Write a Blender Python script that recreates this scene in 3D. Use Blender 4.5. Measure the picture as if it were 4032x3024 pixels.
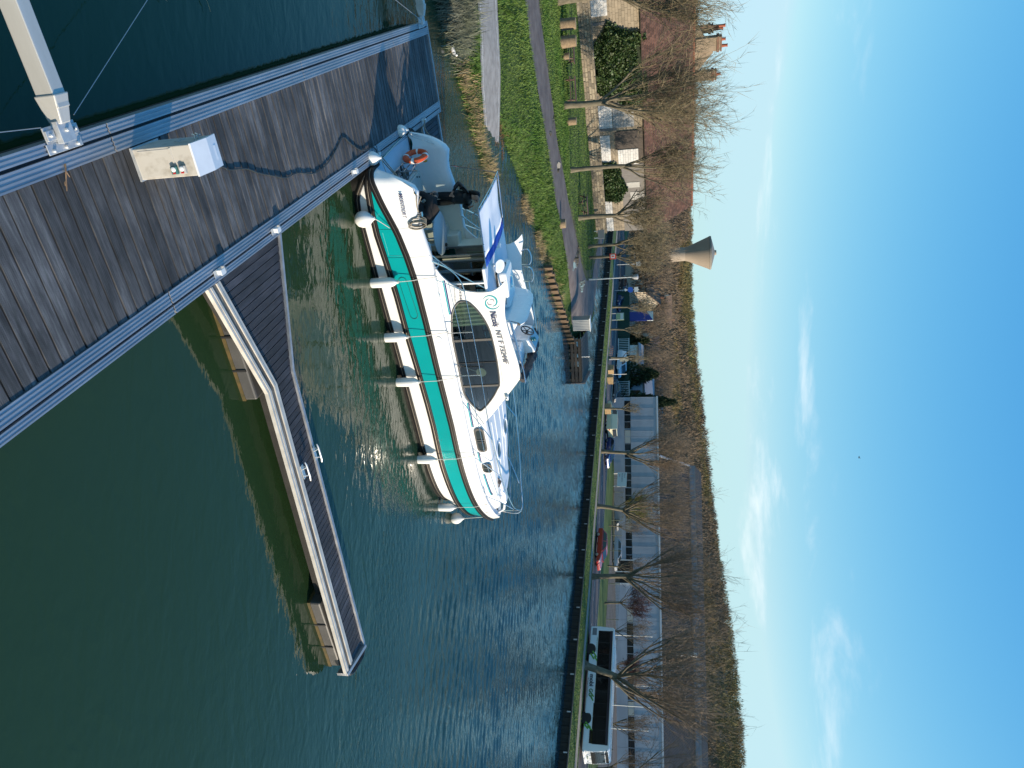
import bpy, bmesh, math, random
import numpy as np
from mathutils import Vector, Matrix, Euler
R = math.radians
random.seed(7); RNG = np.random.default_rng(7)
SC = bpy.context.scene; COL = SC.collection
for o in list(bpy.data.objects): bpy.data.objects.remove(o)

# ------------------------------------------------------------------ camera
CAM_H = 7.8; PITCH = R(11.6); ROLL = 0.018
cd = bpy.data.cameras.new('camera'); cam = bpy.data.objects.new('camera', cd); COL.objects.link(cam)
cd.sensor_fit = 'HORIZONTAL'; cd.sensor_width = 36.0; cd.lens = 36.0*2920/4032
cd.clip_start = 0.1; cd.clip_end = 6000
fw = Vector((0, math.cos(PITCH), -math.sin(PITCH))); up = Vector((0, math.sin(PITCH), math.cos(PITCH))); rt = Vector((1, 0, 0))
cx = up*math.cos(ROLL)+rt*math.sin(ROLL); cy = up*math.sin(ROLL)-rt*math.cos(ROLL); cz = -fw
cam.matrix_world = Matrix(((cx.x, cy.x, cz.x, 0), (cx.y, cy.y, cz.y, 0), (cx.z, cy.z, cz.z, CAM_H), (0, 0, 0, 1)))
SC.camera = cam

# ------------------------------------------------------------------ sky, sun, exposure
SUN_AZ = R(-9); SUN_EL = R(15)
w = bpy.data.worlds.new('World'); SC.world = w; w.use_nodes = True
nt = w.node_tree; nt.nodes.clear()
def wn(t, **k):
    n = nt.nodes.new(t)
    for a, b in k.items(): setattr(n, a, b)
    return n
sky = wn('ShaderNodeTexSky', sky_type='NISHITA', sun_disc=False, sun_elevation=SUN_EL, sun_rotation=R(90)-SUN_AZ, altitude=200, air_density=1.0, dust_density=0.5, ozone_density=1.2)
tcw = wn('ShaderNodeTexCoord'); sepw = wn('ShaderNodeSeparateXYZ'); nt.links.new(tcw.outputs['Generated'], sepw.inputs[0])
def wmath(op, a, b=None, clamp=False):
    n = wn('ShaderNodeMath', operation=op, use_clamp=clamp)
    for i, v in enumerate((a, b)):
        if v is None: continue
        if isinstance(v, (int, float)): n.inputs[i].default_value = v
        else: nt.links.new(v, n.inputs[i])
    return n.outputs[0]
mpw = wn('ShaderNodeMapping'); mpw.inputs['Rotation'].default_value = (R(7), R(-9), R(20)); mpw.inputs['Scale'].default_value = (3.0, 3.0, 13.0); mpw.inputs['Location'].default_value = (9.4, 6.3, 3.3)
nt.links.new(tcw.outputs['Generated'], mpw.inputs[0])
n1 = wn('ShaderNodeTexNoise'); n1.inputs['Scale'].default_value = 1.25; n1.inputs['Detail'].default_value = 10; n1.inputs['Roughness'].default_value = 0.60; n1.inputs['Distortion'].default_value = 0.35
nt.links.new(mpw.outputs[0], n1.inputs['Vector'])
rampw = wn('ShaderNodeMapRange', interpolation_type='SMOOTHSTEP'); rampw.inputs['From Min'].default_value = 0.55; rampw.inputs['From Max'].default_value = 0.76
nt.links.new(n1.outputs['Fac'], rampw.inputs['Value'])
band = wn('ShaderNodeMapRange', interpolation_type='SMOOTHSTEP'); band.inputs['From Min'].default_value = 0.30; band.inputs['From Max'].default_value = 0.10; nt.links.new(sepw.outputs['Z'], band.inputs['Value'])
cl = wmath('MULTIPLY', wmath('MULTIPLY', rampw.outputs[0], band.outputs[0]), 0.62, True)
# film response of the sky colour: one curve per channel, the same in every direction
sepc = wn('ShaderNodeSeparateColor'); nt.links.new(sky.outputs[0], sepc.inputs[0]); comc = wn('ShaderNodeCombineColor')
for i, (pre, cap, gm, k) in enumerate(((0.70, 2.15, 1.7, 0.74), (1.06, 4.4, 0.86, 1.12), (1.20, 12.0, 0.32, 2.56))):
    v = wmath('MINIMUM', wmath('MULTIPLY', sepc.outputs[i], pre), cap); nt.links.new(wmath('MULTIPLY', wmath('POWER', v, gm), k), comc.inputs[i])
cmix = wn('ShaderNodeMix', data_type='RGBA'); nt.links.new(cl, cmix.inputs['Factor']); nt.links.new(comc.outputs[0], cmix.inputs['A']); cmix.inputs['B'].default_value = (5.6, 5.7, 5.7, 1)
bg = wn('ShaderNodeBackground'); bg.inputs['Strength'].default_value = 0.14
nt.links.new(cmix.outputs['Result'], bg.inputs['Color'])
ow = wn('ShaderNodeOutputWorld'); nt.links.new(bg.outputs[0], ow.inputs[0])
sl = bpy.data.lights.new('sun', 'SUN'); sl.energy = 4.7; sl.angle = R(0.53); sl.color = (1.0, 0.86, 0.68)
sun = bpy.data.objects.new('sun', sl); COL.objects.link(sun)
sdir = Vector((math.cos(SUN_EL)*math.cos(SUN_AZ), math.cos(SUN_EL)*math.sin(SUN_AZ), math.sin(SUN_EL)))
sun.rotation_euler = sdir.to_track_quat('Z', 'Y').to_euler(); sun.location = (60, -10, 40)
SC.view_settings.view_transform = 'Standard'; SC.view_settings.look = 'None'; SC.view_settings.gamma = 1; SC.view_settings.use_curve_mapping = False
SC.view_settings.exposure = 0.59

# ------------------------------------------------------------------ materials
MATS = {}
def mat(name, c1, c2=None, scale=6.0, rough=0.6, metal=0.0, bump=0.0, bscale=None, stretch=(1, 1, 1), ior=1.45, coat=0.0, detail=5, contrast=(0.35, 0.65), island=0.0, rvar=0.0, objrand=0.0):
    if name in MATS: return MATS[name]
    m = bpy.data.materials.new(name); m.use_nodes = True; t = m.node_tree; b = t.nodes['Principled BSDF']
    b.inputs['Roughness'].default_value = rough; b.inputs['Metallic'].default_value = metal; b.inputs['IOR'].default_value = ior
    if coat: b.inputs['Coat Weight'].default_value = coat; b.inputs['Coat Roughness'].default_value = 0.05
    b.inputs['Base Color'].default_value = (*c1, 1)
    tc = t.nodes.new('ShaderNodeTexCoord'); mp = t.nodes.new('ShaderNodeMapping'); mp.inputs['Scale'].default_value = stretch
    t.links.new(tc.outputs['Object'], mp.inputs[0])
    last = None
    if c2 is not None:
        n = t.nodes.new('ShaderNodeTexNoise'); n.inputs['Scale'].default_value = scale; n.inputs['Detail'].default_value = detail; n.inputs['Roughness'].default_value = 0.6
        t.links.new(mp.outputs[0], n.inputs['Vector'])
        r = t.nodes.new('ShaderNodeMapRange'); r.inputs['From Min'].default_value = contrast[0]; r.inputs['From Max'].default_value = contrast[1]
        t.links.new(n.outputs['Fac'], r.inputs['Value'])
        x = t.nodes.new('ShaderNodeMix'); x.data_type = 'RGBA'; x.inputs['A'].default_value = (*c1, 1); x.inputs['B'].default_value = (*c2, 1)
        t.links.new(r.outputs[0], x.inputs['Factor']); last = x.outputs['Result']
        if rvar:
            rr = t.nodes.new('ShaderNodeMapRange'); rr.inputs['To Min'].default_value = max(0.02, rough-rvar); rr.inputs['To Max'].default_value = min(1, rough+rvar)
            t.links.new(n.outputs['Fac'], rr.inputs['Value']); t.links.new(rr.outputs[0], b.inputs['Roughness'])
    if island or objrand:
        src = None
        if island:
            g = t.nodes.new('ShaderNodeNewGeometry'); src = g.outputs['Random Per Island']; amt = island
        else:
            g = t.nodes.new('ShaderNodeObjectInfo'); src = g.outputs['Random']; amt = objrand
        h = t.nodes.new('ShaderNodeHueSaturation'); mr = t.nodes.new('ShaderNodeMapRange'); mr.inputs['To Min'].default_value = 1-amt; mr.inputs['To Max'].default_value = 1+amt
        t.links.new(src, mr.inputs['Value']); t.links.new(mr.outputs[0], h.inputs['Value'])
        if last: t.links.new(last, h.inputs['Color'])
        else: h.inputs['Color'].default_value = (*c1, 1)
        last = h.outputs[0]
    if last: t.links.new(last, b.inputs['Base Color'])
    if bump:
        n2 = t.nodes.new('ShaderNodeTexNoise'); n2.inputs['Scale'].default_value = bscale or scale*3; n2.inputs['Detail'].default_value = 6
        t.links.new(mp.outputs[0], n2.inputs['Vector'])
        bp = t.nodes.new('ShaderNodeBump'); bp.inputs['Strength'].default_value = bump; bp.inputs['Distance'].default_value = 0.02
        t.links.new(n2.outputs['Fac'], bp.inputs['Height']); t.links.new(bp.outputs[0], b.inputs['Normal'])
    MATS[name] = m; return m

# ------------------------------------------------------------------ mesh helpers
class MB:
    def __init__(s): s.v = []; s.f = []; s.m = []
    def add(s, vs, fs, mi=0, M=None):
        k = len(s.v)
        for v in vs:
            s.v.append(tuple(M @ Vector(v)) if M is not None else tuple(v))
        for f in fs: s.f.append(tuple(i+k for i in f)); s.m.append(mi)
        return s
    def box(s, x0, x1, y0, y1, z0, z1, mi=0, M=None):
        return s.add([(x0, y0, z0), (x1, y0, z0), (x1, y1, z0), (x0, y1, z0), (x0, y0, z1), (x1, y0, z1), (x1, y1, z1), (x0, y1, z1)],
                     [(0, 3, 2, 1), (4, 5, 6, 7), (0, 1, 5, 4), (1, 2, 6, 5), (2, 3, 7, 6), (3, 0, 4, 7)], mi, M)
    def cbox(s, c, d, rz=0, mi=0):
        return s.box(-d[0]/2, d[0]/2, -d[1]/2, d[1]/2, -d[2]/2, d[2]/2, mi, Matrix.Translation(c) @ Matrix.Rotation(rz, 4, 'Z'))
    def hexa(s, p, mi=0):   # 8 points: bottom loop of four, top loop of four
        return s.add(p, [(0, 3, 2, 1), (4, 5, 6, 7), (0, 1, 5, 4), (1, 2, 6, 5), (2, 3, 7, 6), (3, 0, 4, 7)], mi)
    def tube(s, pts, r, n=6, mi=0, caps=True, closed=False):
        pts = [Vector(p) for p in pts]; N = len(pts); rr = r if isinstance(r, (list, tuple)) else [r]*N
        k = len(s.v); ref = None
        for i in range(N):
            if closed: d = pts[(i+1) % N]-pts[i-1]
            else: d = pts[min(i+1, N-1)]-pts[max(i-1, 0)]
            if d.length < 1e-9: d = Vector((0, 0, 1))
            d.normalize()
            if ref is None: ref = Vector((0, 0, 1)) if abs(d.z) < 0.9 else Vector((1, 0, 0))
            a = d.cross(ref)
            if a.length < 1e-5: a = d.orthogonal()
            a.normalize(); b = d.cross(a); ref = -b if False else a.cross(d)
            for j in range(n):
                an = 2*math.pi*j/n; q = pts[i]+(a*math.cos(an)+b*math.sin(an))*rr[i]; s.v.append(tuple(q))
        for i in range(N if closed else N-1):
            i2 = (i+1) % N
            for j in range(n):
                j2 = (j+1) % n; s.f.append((k+i*n+j, k+i*n+j2, k+i2*n+j2, k+i2*n+j)); s.m.append(mi)
        if caps and not closed:
            s.f.append(tuple(k+j for j in range(n))[::-1]); s.m.append(mi); s.f.append(tuple(k+(N-1)*n+j for j in range(n))); s.m.append(mi)
        return s
    def lathe(s, prof, n=16, mi=0, M=None, caps=True):
        vs = []; fs = []; L = len(prof)
        for (r, z) in prof:
            for j in range(n): a = 2*math.pi*j/n; vs.append((r*math.cos(a), r*math.sin(a), z))
        for i in range(L-1):
            for j in range(n): j2 = (j+1) % n; fs.append((i*n+j, i*n+j2, (i+1)*n+j2, (i+1)*n+j))
        if caps: fs.append(tuple(range(n))[::-1]); fs.append(tuple((L-1)*n+j for j in range(n)))
        return s.add(vs, fs, mi, M)
    def prism(s, poly, z0, z1, mi=0, M=None):
        n = len(poly); vs = [(x, y, z0) for x, y in poly]+[(x, y, z1) for x, y in poly]
        fs = [tuple(range(n))[::-1], tuple(range(n, 2*n))]+[(i, (i+1) % n, n+(i+1) % n, n+i) for i in range(n)]
        return s.add(vs, fs, mi, M)
    def grid(s, P, mi=0, closeu=False, M=None, flip=False):
        nr = len(P); nc = len(P[0]); vs = [p for row in P for p in row]; fs = []
        for i in range(nr-1):
            for j in range(nc if closeu else nc-1):
                q = (i*nc+j, i*nc+(j+1) % nc, (i+1)*nc+(j+1) % nc, (i+1)*nc+j); fs.append(q[::-1] if flip else q)
        return s.add(vs, fs, mi, M)
    def ell(s, c, r, nu=12, nv=8, mi=0, M=None):
        rr = r if isinstance(r, (list, tuple)) else (r, r, r); P = []
        for i in range(nv+1):
            t = -math.pi/2+math.pi*i/nv; ct = max(math.cos(t), 1e-3)
            P.append([(c[0]+rr[0]*ct*math.cos(2*math.pi*j/nu), c[1]+rr[1]*ct*math.sin(2*math.pi*j/nu), c[2]+rr[2]*math.sin(t)) for j in range(nu)])
        return s.grid(P, mi, True, M)
    def mesh(s, name, mats, smooth=False, ang=40):
        me = bpy.data.meshes.new(name); me.from_pydata(s.v, [], s.f)
        for m in (mats if isinstance(mats, (list, tuple)) else [mats]): me.materials.append(m)
        if len(me.materials) > 1: me.polygons.foreach_set('material_index', s.m)
        if smooth:
            me.polygons.foreach_set('use_smooth', [True]*len(s.f)); me.set_sharp_from_angle(angle=R(ang))
        me.update(); return me
    def build(s, name, mats, parent=None, smooth=False, bevel=0.0, bseg=2, ang=40, fixn=False, **k):
        me = s.mesh(name, mats, smooth, ang)
        if fixn:
            b = bmesh.new(); b.from_mesh(me); bmesh.ops.recalc_face_normals(b, faces=b.faces); b.to_mesh(me); b.free()
        o = bpy.data.objects.new(name, me); COL.objects.link(o)
        if parent is not None: o.parent = parent
        if bevel:
            bm = o.modifiers.new('bevel', 'BEVEL'); bm.width = bevel; bm.segments = bseg; bm.limit_method = 'ANGLE'; bm.angle_limit = R(38)
        tag(o, **k); return o
def tag(o, label=None, cat=None, group=None, kind=None):
    if label: o['label'] = label
    if cat: o['category'] = cat
    if group: o['group'] = group
    if kind: o['kind'] = kind
    return o
def thing(name, label, cat, loc=(0, 0, 0), rz=0.0, group=None):
    o = bpy.data.objects.new(name, None); COL.objects.link(o); o.location = loc; o.rotation_euler = (0, 0, rz); o.empty_display_size = 0.3
    return tag(o, label, cat, group)
def link(name, me, parent=None, loc=(0, 0, 0), rot=(0, 0, 0), scale=(1, 1, 1), **k):
    o = bpy.data.objects.new(name, me); COL.objects.link(o); o.location = loc; o.rotation_euler = rot; o.scale = scale
    if parent is not None: o.parent = parent
    return tag(o, **k)
def kids(o): return [c for c in bpy.data.objects if c.parent is o]
def dup(root, loc, rz, label, scale=None):
    r = root.copy(); COL.objects.link(r); r.location = loc; r.rotation_euler = (0, 0, rz); r['label'] = label
    if scale: r.scale = scale
    for ch in CH[root.name]:
        c = ch.copy(); COL.objects.link(c); c.parent = r
        for g in CH.get(ch.name, []):
            d = g.copy(); COL.objects.link(d); d.parent = c
    return r
CH = {}
def reg(*roots):      # remember children for dup()
    for r in roots:
        CH[r.name] = kids(r)
        for c in CH[r.name]: CH[c.name] = kids(c)
def rawmesh(name, V, F, m, parent=None, smooth=False, **k):   # numpy verts (n,3), faces (m,3|4)
    me = bpy.data.meshes.new(name); V = np.asarray(V, dtype=np.float32); F = np.asarray(F, dtype=np.int32); c = F.shape[1]
    me.vertices.add(len(V)); me.vertices.foreach_set('co', V.ravel()); me.loops.add(F.size); me.loops.foreach_set('vertex_index', F.ravel())
    me.polygons.add(len(F)); me.polygons.foreach_set('loop_start', np.arange(0, F.size, c, dtype=np.int32)); me.polygons.foreach_set('loop_total', np.full(len(F), c, dtype=np.int32))
    if smooth: me.polygons.foreach_set('use_smooth', np.ones(len(F), dtype=bool))
    for q in (m if isinstance(m, (list, tuple)) else [m]): me.materials.append(q)
    me.update(calc_edges=True); me.validate()
    o = bpy.data.objects.new(name, me); COL.objects.link(o)
    if parent is not None: o.parent = parent
    return tag(o, **k)
def smoothstep(x, a, b):
    t = np.clip((x-a)/(b-a), 0, 1); return t*t*(3-2*t)
def text(name, s, size, m, parent, loc, rot, shear=0.0, extrude=0.002, align='LEFT', sx=1.0, label=None, weight=0.0):
    cu = bpy.data.curves.new(name, 'FONT'); cu.body = s; cu.size = size; cu.shear = shear; cu.extrude = extrude; cu.align_x = align; cu.offset = weight
    to = bpy.data.objects.new(name+'_curve', cu); COL.objects.link(to)
    dg = bpy.context.evaluated_depsgraph_get(); me = bpy.data.meshes.new_from_object(to.evaluated_get(dg))
    bpy.data.objects.remove(to); bpy.data.curves.remove(cu); me.materials.clear(); me.materials.append(m)
    return link(name, me, parent, loc, rot, (sx, 1, 1), label=label)
def vnoise(x, y, seed=0):     # cheap smooth value noise
    x = np.asarray(x, float); y = np.asarray(y, float)
    r = np.random.default_rng(seed).random((64, 64)); xi = np.floor(x).astype(int); yi = np.floor(y).astype(int); fx = x-xi; fy = y-yi
    fx = fx*fx*(3-2*fx); fy = fy*fy*(3-2*fy)
    g = lambda i, j: r[i % 64, j % 64]
    return (g(xi, yi)*(1-fx)+g(xi+1, yi)*fx)*(1-fy)+(g(xi, yi+1)*(1-fx)+g(xi+1, yi+1)*fx)*fy
# ------------------------------------------------------------------ water
def water_mat(open_=False):
    m = bpy.data.materials.new('open_canal_water' if open_ else 'canal_water'); m.use_nodes = True; t = m.node_tree; b = t.nodes['Principled BSDF']
    b.inputs['Base Color'].default_value = (0.012, 0.030, 0.022, 1); b.inputs['Roughness'].default_value = 0.02; b.inputs['IOR'].default_value = 1.333
    geo = t.nodes.new('ShaderNodeNewGeometry'); P = geo.outputs['Position']
    def mp(rz, sc):
        n = t.nodes.new('ShaderNodeMapping'); n.inputs['Rotation'].default_value = (0, 0, rz); n.inputs['Scale'].default_value = sc; t.links.new(P, n.inputs[0]); return n.outputs[0]
    def noise(v, s, d=3, dist=0.0):
        n = t.nodes.new('ShaderNodeTexNoise'); n.inputs['Scale'].default_value = s; n.inputs['Detail'].default_value = d; n.inputs['Distortion'].default_value = dist; n.inputs['Roughness'].default_value = 0.5
        t.links.new(v, n.inputs['Vector']); return n.outputs['Fac']
    def ma(op, a, c=None):
        n = t.nodes.new('ShaderNodeMath'); n.operation = op
        for i, v in enumerate((a, c)):
            if v is None: continue
            if isinstance(v, (int, float)): n.inputs[i].default_value = v
            else: t.links.new(v, n.inputs[i])
        return n.outputs[0]
    sp = t.nodes.new('ShaderNodeSeparateXYZ'); t.links.new(P, sp.inputs[0])
    # sheltered water lies behind the pontoons: calm near them, wind ripples out on the open basin
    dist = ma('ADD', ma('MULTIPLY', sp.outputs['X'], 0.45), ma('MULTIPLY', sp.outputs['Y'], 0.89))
    op = t.nodes.new('ShaderNodeMapRange'); op.interpolation_type = 'SMOOTHSTEP'; op.inputs['From Min'].default_value = 8; op.inputs['From Max'].default_value = 34
    op.inputs['To Min'].default_value = 0.10; op.inputs['To Max'].default_value = 0.8; t.links.new(dist, op.inputs['Value'])
    gust = t.nodes.new('ShaderNodeMapRange'); gust.inputs['From Min'].default_value = 0.3; gust.inputs['From Max'].default_value = 0.7; gust.inputs['To Min'].default_value = 0.55; gust.inputs['To Max'].default_value = 1.15
    t.links.new(noise(mp(0.3, (1, 2.2, 1)), 0.09, 2), gust.inputs['Value'])
    amp = ma('MULTIPLY', op.outputs[0], gust.outputs[0])
    w1 = noise(mp(0.55, (1.0, 2.3, 1)), 1.15, 2, 0.6); w2 = noise(mp(-0.2, (1.0, 1.7, 1)), 3.6, 3, 0.3); w3 = noise(mp(0.9, (1, 1.4, 1)), 0.35, 1)
    h = ma('ADD', ma('ADD', ma('MULTIPLY', w1, 0.62), ma('MULTIPLY', w2, 0.26)), ma('MULTIPLY', w3, 0.5))
    if open_: h = ma('MULTIPLY', w2, 0.26); amp = gust.outputs[0]
    bp = t.nodes.new('ShaderNodeBump'); bp.inputs['Distance'].default_value = 0.10 if open_ else 0.16; t.links.new(h, bp.inputs['Height']); t.links.new(amp, bp.inputs['Strength'])
    t.links.new(bp.outputs[0], b.inputs['Normal'])
    silt = t.nodes.new('ShaderNodeMix'); silt.data_type = 'RGBA'; silt.inputs['A'].default_value = (0.021, 0.046, 0.014, 1); silt.inputs['B'].default_value = (0.021, 0.045, 0.020, 1)
    t.links.new(noise(mp(0, (1, 1, 1)), 0.16, 3), silt.inputs['Factor'])
    # sheltered corner silty green; blue sky reflection painted into the open canal's colour
    opn_sky = t.nodes.new('ShaderNodeMix'); opn_sky.data_type = 'RGBA'; opn_sky.inputs['B'].default_value = (0.012, 0.040, 0.048, 1); t.links.new(silt.outputs['Result'], opn_sky.inputs['A'])
    mo = t.nodes.new('ShaderNodeMapRange'); mo.inputs['From Min'].default_value = 14; mo.inputs['From Max'].default_value = 38; t.links.new(dist, mo.inputs['Value']); t.links.new(mo.outputs[0], opn_sky.inputs['Factor']); t.links.new(opn_sky.outputs['Result'], b.inputs['Base Color'])
    return m
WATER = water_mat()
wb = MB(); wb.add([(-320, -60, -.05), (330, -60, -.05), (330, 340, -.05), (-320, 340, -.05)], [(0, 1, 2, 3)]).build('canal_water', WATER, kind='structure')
# wind waves on the open canal as real relief
wr_ = np.random.default_rng(12); wa = np.radians(np.linspace(-38, 42, 470)); wd = [17.0]
while wd[-1] < 150: wd.append(wd[-1]+0.07+0.0020*max(0, wd[-1]-24))
wd = np.array(wd); WA, WD = np.meshgrid(wa, wd); WX = WD*np.sin(WA); WY = WD*np.cos(WA); WZ = np.zeros_like(WX); sx_ = np.zeros_like(WX)
for k in range(26):
    lam = 0.26*(3.2**wr_.random()); th = R(78)+wr_.normal()*0.55; kk = 2*np.pi/lam; ph = kk*(WX*np.cos(th)+WY*np.sin(th))+wr_.random()*6.28+0.8*np.sin(0.35*WX+wr_.random()*6)+0.8*np.sin(0.3*WY+wr_.random()*6)
    fil = np.clip((lam-(0.07+0.0020*np.maximum(0, WD-24))*2.4)/0.15, 0, 1); WZ += fil*0.0063*lam*(np.sin(ph)+0.25*np.cos(2*ph))*(0.55+0.9*vnoise(WX*0.12+k, WY*0.12, 77))
fade = smoothstep(.45*WX+.89*WY, 19.5, 31)*smoothstep(-WD, -149, -140)*smoothstep(WA, R(-38), R(-36))*smoothstep(-WA, R(-42), R(-40)); WZ = WZ*fade-0.06*(1-smoothstep(.45*WX+.89*WY, 18.5, 22.5))-0.055*(1-smoothstep(-WD, -150, -147))
nr = len(wd); nc = len(wa); ii, jj = np.meshgrid(np.arange(nr-1), np.arange(nc-1), indexing='ij'); q = (ii*nc+jj).ravel(); F = np.stack([q, q+1, q+nc+1, q+nc], -1)[:, ::-1]
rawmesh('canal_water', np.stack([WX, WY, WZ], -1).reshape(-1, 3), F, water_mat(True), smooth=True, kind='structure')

# ------------------------------------------------------------------ left bank (a spit of land between basin and canal)
LP = np.array([(-90, 4), (-40, 12.5), (-26, 19.5), (-17, 23.9), (-13.9, 25.9), (-12.6, 27.5), (-11.4, 29.7), (-10.3, 31), (-9.5, 33), (-9.8, 34.4), (-11, 35.0), (-12.2, 35.6), (-11.6, 37.2), (-10.8, 40.3), (-9.4, 45.2), (-7.6, 50.5), (-4.9, 57.8), (-3.4, 63), (-3.2, 68), (-3.9, 75.2), (-7.3, 78.6), (-13.0, 88.2), (-16.6, 95), (-34, 121), (-75, 180), (-200, 330), (-310, 330), (-310, 4)], float)
def inside(x, y, poly):
    c = np.zeros(np.shape(x), bool); n = len(poly)
    for i in range(n):
        x1, y1 = poly[i]; x2, y2 = poly[(i+1) % n]
        k = ((y1 > y) != (y2 > y)) & (x < (x2-x1)*(y-y1)/((y2-y1) if y2 != y1 else 1e-9)+x1); c ^= k
    return c
def pdist(x, y, poly, closed=True):
    d = np.full(np.shape(x), 1e9); n = len(poly)
    for i in range(n if closed else n-1):
        a = poly[i]; b = poly[(i+1) % n]; ab = b-a; L = (ab**2).sum()
        t = np.clip(((x-a[0])*ab[0]+(y-a[1])*ab[1])/L, 0, 1); d = np.minimum(d, np.hypot(x-a[0]-t*ab[0], y-a[1]-t*ab[1]))
    return d
SLIP = np.array([(-40, 20.2), (-26, 26.2), (-16, 29.9), (-13.0, 31.5), (-10.4, 33.9), (-11.4, 36.0), (-13.8, 35.2), (-17.8, 33.4), (-28, 29.8), (-41, 24)], float)
def slipz(x): return np.interp(x, [-41, -20, -15, -12.3, -10.4], [1.0, 0.72, 0.42, 0.08, -0.25])
def landz(x, y):
    x = np.asarray(x, float); y = np.asarray(y, float); ins = inside(x, y, LP); d = pdist(x, y, LP)*np.where(ins, 1, -1)
    z = -0.55+1.55*smoothstep(d, -0.6, 3.0)+0.10*(vnoise(x*0.6, y*0.6, 3)-0.5)*smoothstep(d, 0.3, 3)
    ds_ = np.where(inside(x, y, SLIP), 0, pdist(x, y, SLIP)); z = np.where(ds_ < 5, np.minimum(z, slipz(x)-0.13+np.maximum(0, ds_-.4)*.28), z)
    return z
GRASSG = mat('grass_ground', (0.030, 0.062, 0.008), (0.075, 0.105, 0.018), 1.3, 0.95, bump=0.5, bscale=9)
gx = np.concatenate([np.arange(-300, -60, 8.0), np.arange(-60, -34, 1.6), np.arange(-34, -18, 0.42), np.arange(-18, -8, .28), np.arange(-8, -1.9, .42)]); gy = np.concatenate([np.arange(8, 22, 1.4), np.arange(22, 38, 0.28), np.arange(38, 66, 0.42), np.arange(66, 130, 1.2), np.arange(130, 331, 10.0)])
X, Y = np.meshgrid(gx, gy); Zl = landz(X, Y); V = np.stack([X, Y, Zl], -1).reshape(-1, 3); nc = len(gx); nr = len(gy)
ii, jj = np.meshgrid(np.arange(nr-1), np.arange(nc-1), indexing='ij'); q = (ii*nc+jj).ravel(); F = np.stack([q, q+1, q+nc+1, q+nc], -1)
F = F[(V[F][:, :, 2].max(1) > -0.5)]
rawmesh('grass_bank', V, F, GRASSG, smooth=True, kind='structure')
# slipway
CONC = mat('slip_concrete', (0.25, 0.225, 0.20), (0.36, 0.33, 0.295), 2.2, 0.9, bump=0.25, bscale=30, stretch=(1, 1, 1))
def ribbon(name, A, B, zf, m, dz=0.012, n=60, kind='structure', parent=None, across=4, **k):
    def rs(P):
        P = np.array(P, float); s = np.concatenate([[0], np.cumsum(np.hypot(*np.diff(P, axis=0).T))]); t = np.linspace(0, s[-1], n)
        return np.stack([np.interp(t, s, P[:, 0]), np.interp(t, s, P[:, 1])], -1)
    a = rs(A); b = rs(B); rows = []
    for i in range(across+1):
        p = a+(b-a)*i/across; rows.append([(x, y, z+dz) for (x, y), z in zip(p, zf(p[:, 0], p[:, 1]))])
    mb = MB(); mb.grid(rows, flip=True); o = mb.build(name, m, parent, smooth=True, **k); o['kind'] = kind; return o
ribbon('slipway', [(-40, 20.3), (-26, 26.3), (-16, 30.0), (-13.1, 31.6), (-10.6, 33.9)], [(-41, 24), (-28, 29.8), (-17.8, 33.3), (-13.8, 35.1), (-11.5, 35.9)], lambda x, y: slipz(x), CONC, 0.0)
WHITEL = mat('worn_line_paint', (0.62, 0.60, 0.55), (0.40, 0.38, 0.34), 3, 0.8, contrast=(0.45, 0.6))
def strip(name, pts, wdt, zf, m, dz, kind='structure', parent=None, n=40):
    P = np.array(pts, float); d = np.gradient(P, axis=0); d /= np.linalg.norm(d, axis=1)[:, None]; nn = np.stack([-d[:, 1], d[:, 0]], -1)
    return ribbon(name, P+nn*wdt/2, P-nn*wdt/2, zf, m, dz, n, kind, parent, 1)
strip('slip_edge_line', [(-26, 26.7), (-16, 30.4), (-13.2, 31.9), (-11.2, 33.8)], 0.09, lambda x, y: slipz(x), WHITEL, 0.006)
strip('slip_edge_line', [(-26, 30.1), (-17.6, 32.95), (-13.9, 34.7), (-11.9, 35.5)], 0.09, lambda x, y: slipz(x), WHITEL, 0.006)
# gravel track
GRAVEL = mat('gravel_track', (0.105, 0.082, 0.075), (0.175, 0.145, 0.13), 1.1, 0.9, bump=0.5, bscale=40, rvar=0.1)
RC = np.array([(-46, 16), (-34, 26), (-22.3, 39.4), (-18.9, 42.6), (-16.8, 45.4), (-14.5, 48.4), (-12.0, 53), (-9.6, 58), (-7.4, 63), (-7.0, 68), (-8.8, 73.5), (-13, 80.2), (-17.8, 87.5), (-31, 107), (-60, 145)], float)
RW = np.array([6.2, 6.0, 5.6, 4.8, 4.4, 4.6, 4.6, 5.0, 5.4, 4.6, 3.2, 2.8, 2.8, 2.8, 2.8])
dd = np.gradient(RC, axis=0); dd /= np.linalg.norm(dd, axis=1)[:, None]; nn = np.stack([-dd[:, 1], dd[:, 0]], -1)
ROADL = RC+nn*RW[:, None]/2; ROADR = RC-nn*RW[:, None]/2; ROADPOLY = np.concatenate([ROADL, ROADR[::-1]])
ribbon('gravel_track', ROADL, ROADR, lambda x, y: landz(x, y), GRAVEL, 0.05, 150, across=8)
RUT = mat('track_verge_dirt', (0.12, 0.085, 0.055), (0.07, 0.075, 0.02), 2.5, 0.95, bump=0.5)
ribbon('track_dirt_verge', ROADL+nn*0.0, ROADL+nn*0.9, lambda x, y: landz(x, y), RUT, 0.025, 120, across=3)
PUD = mat('puddle_water', (0.04, 0.037, 0.033), rough=0.02, ior=1.333)
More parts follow.
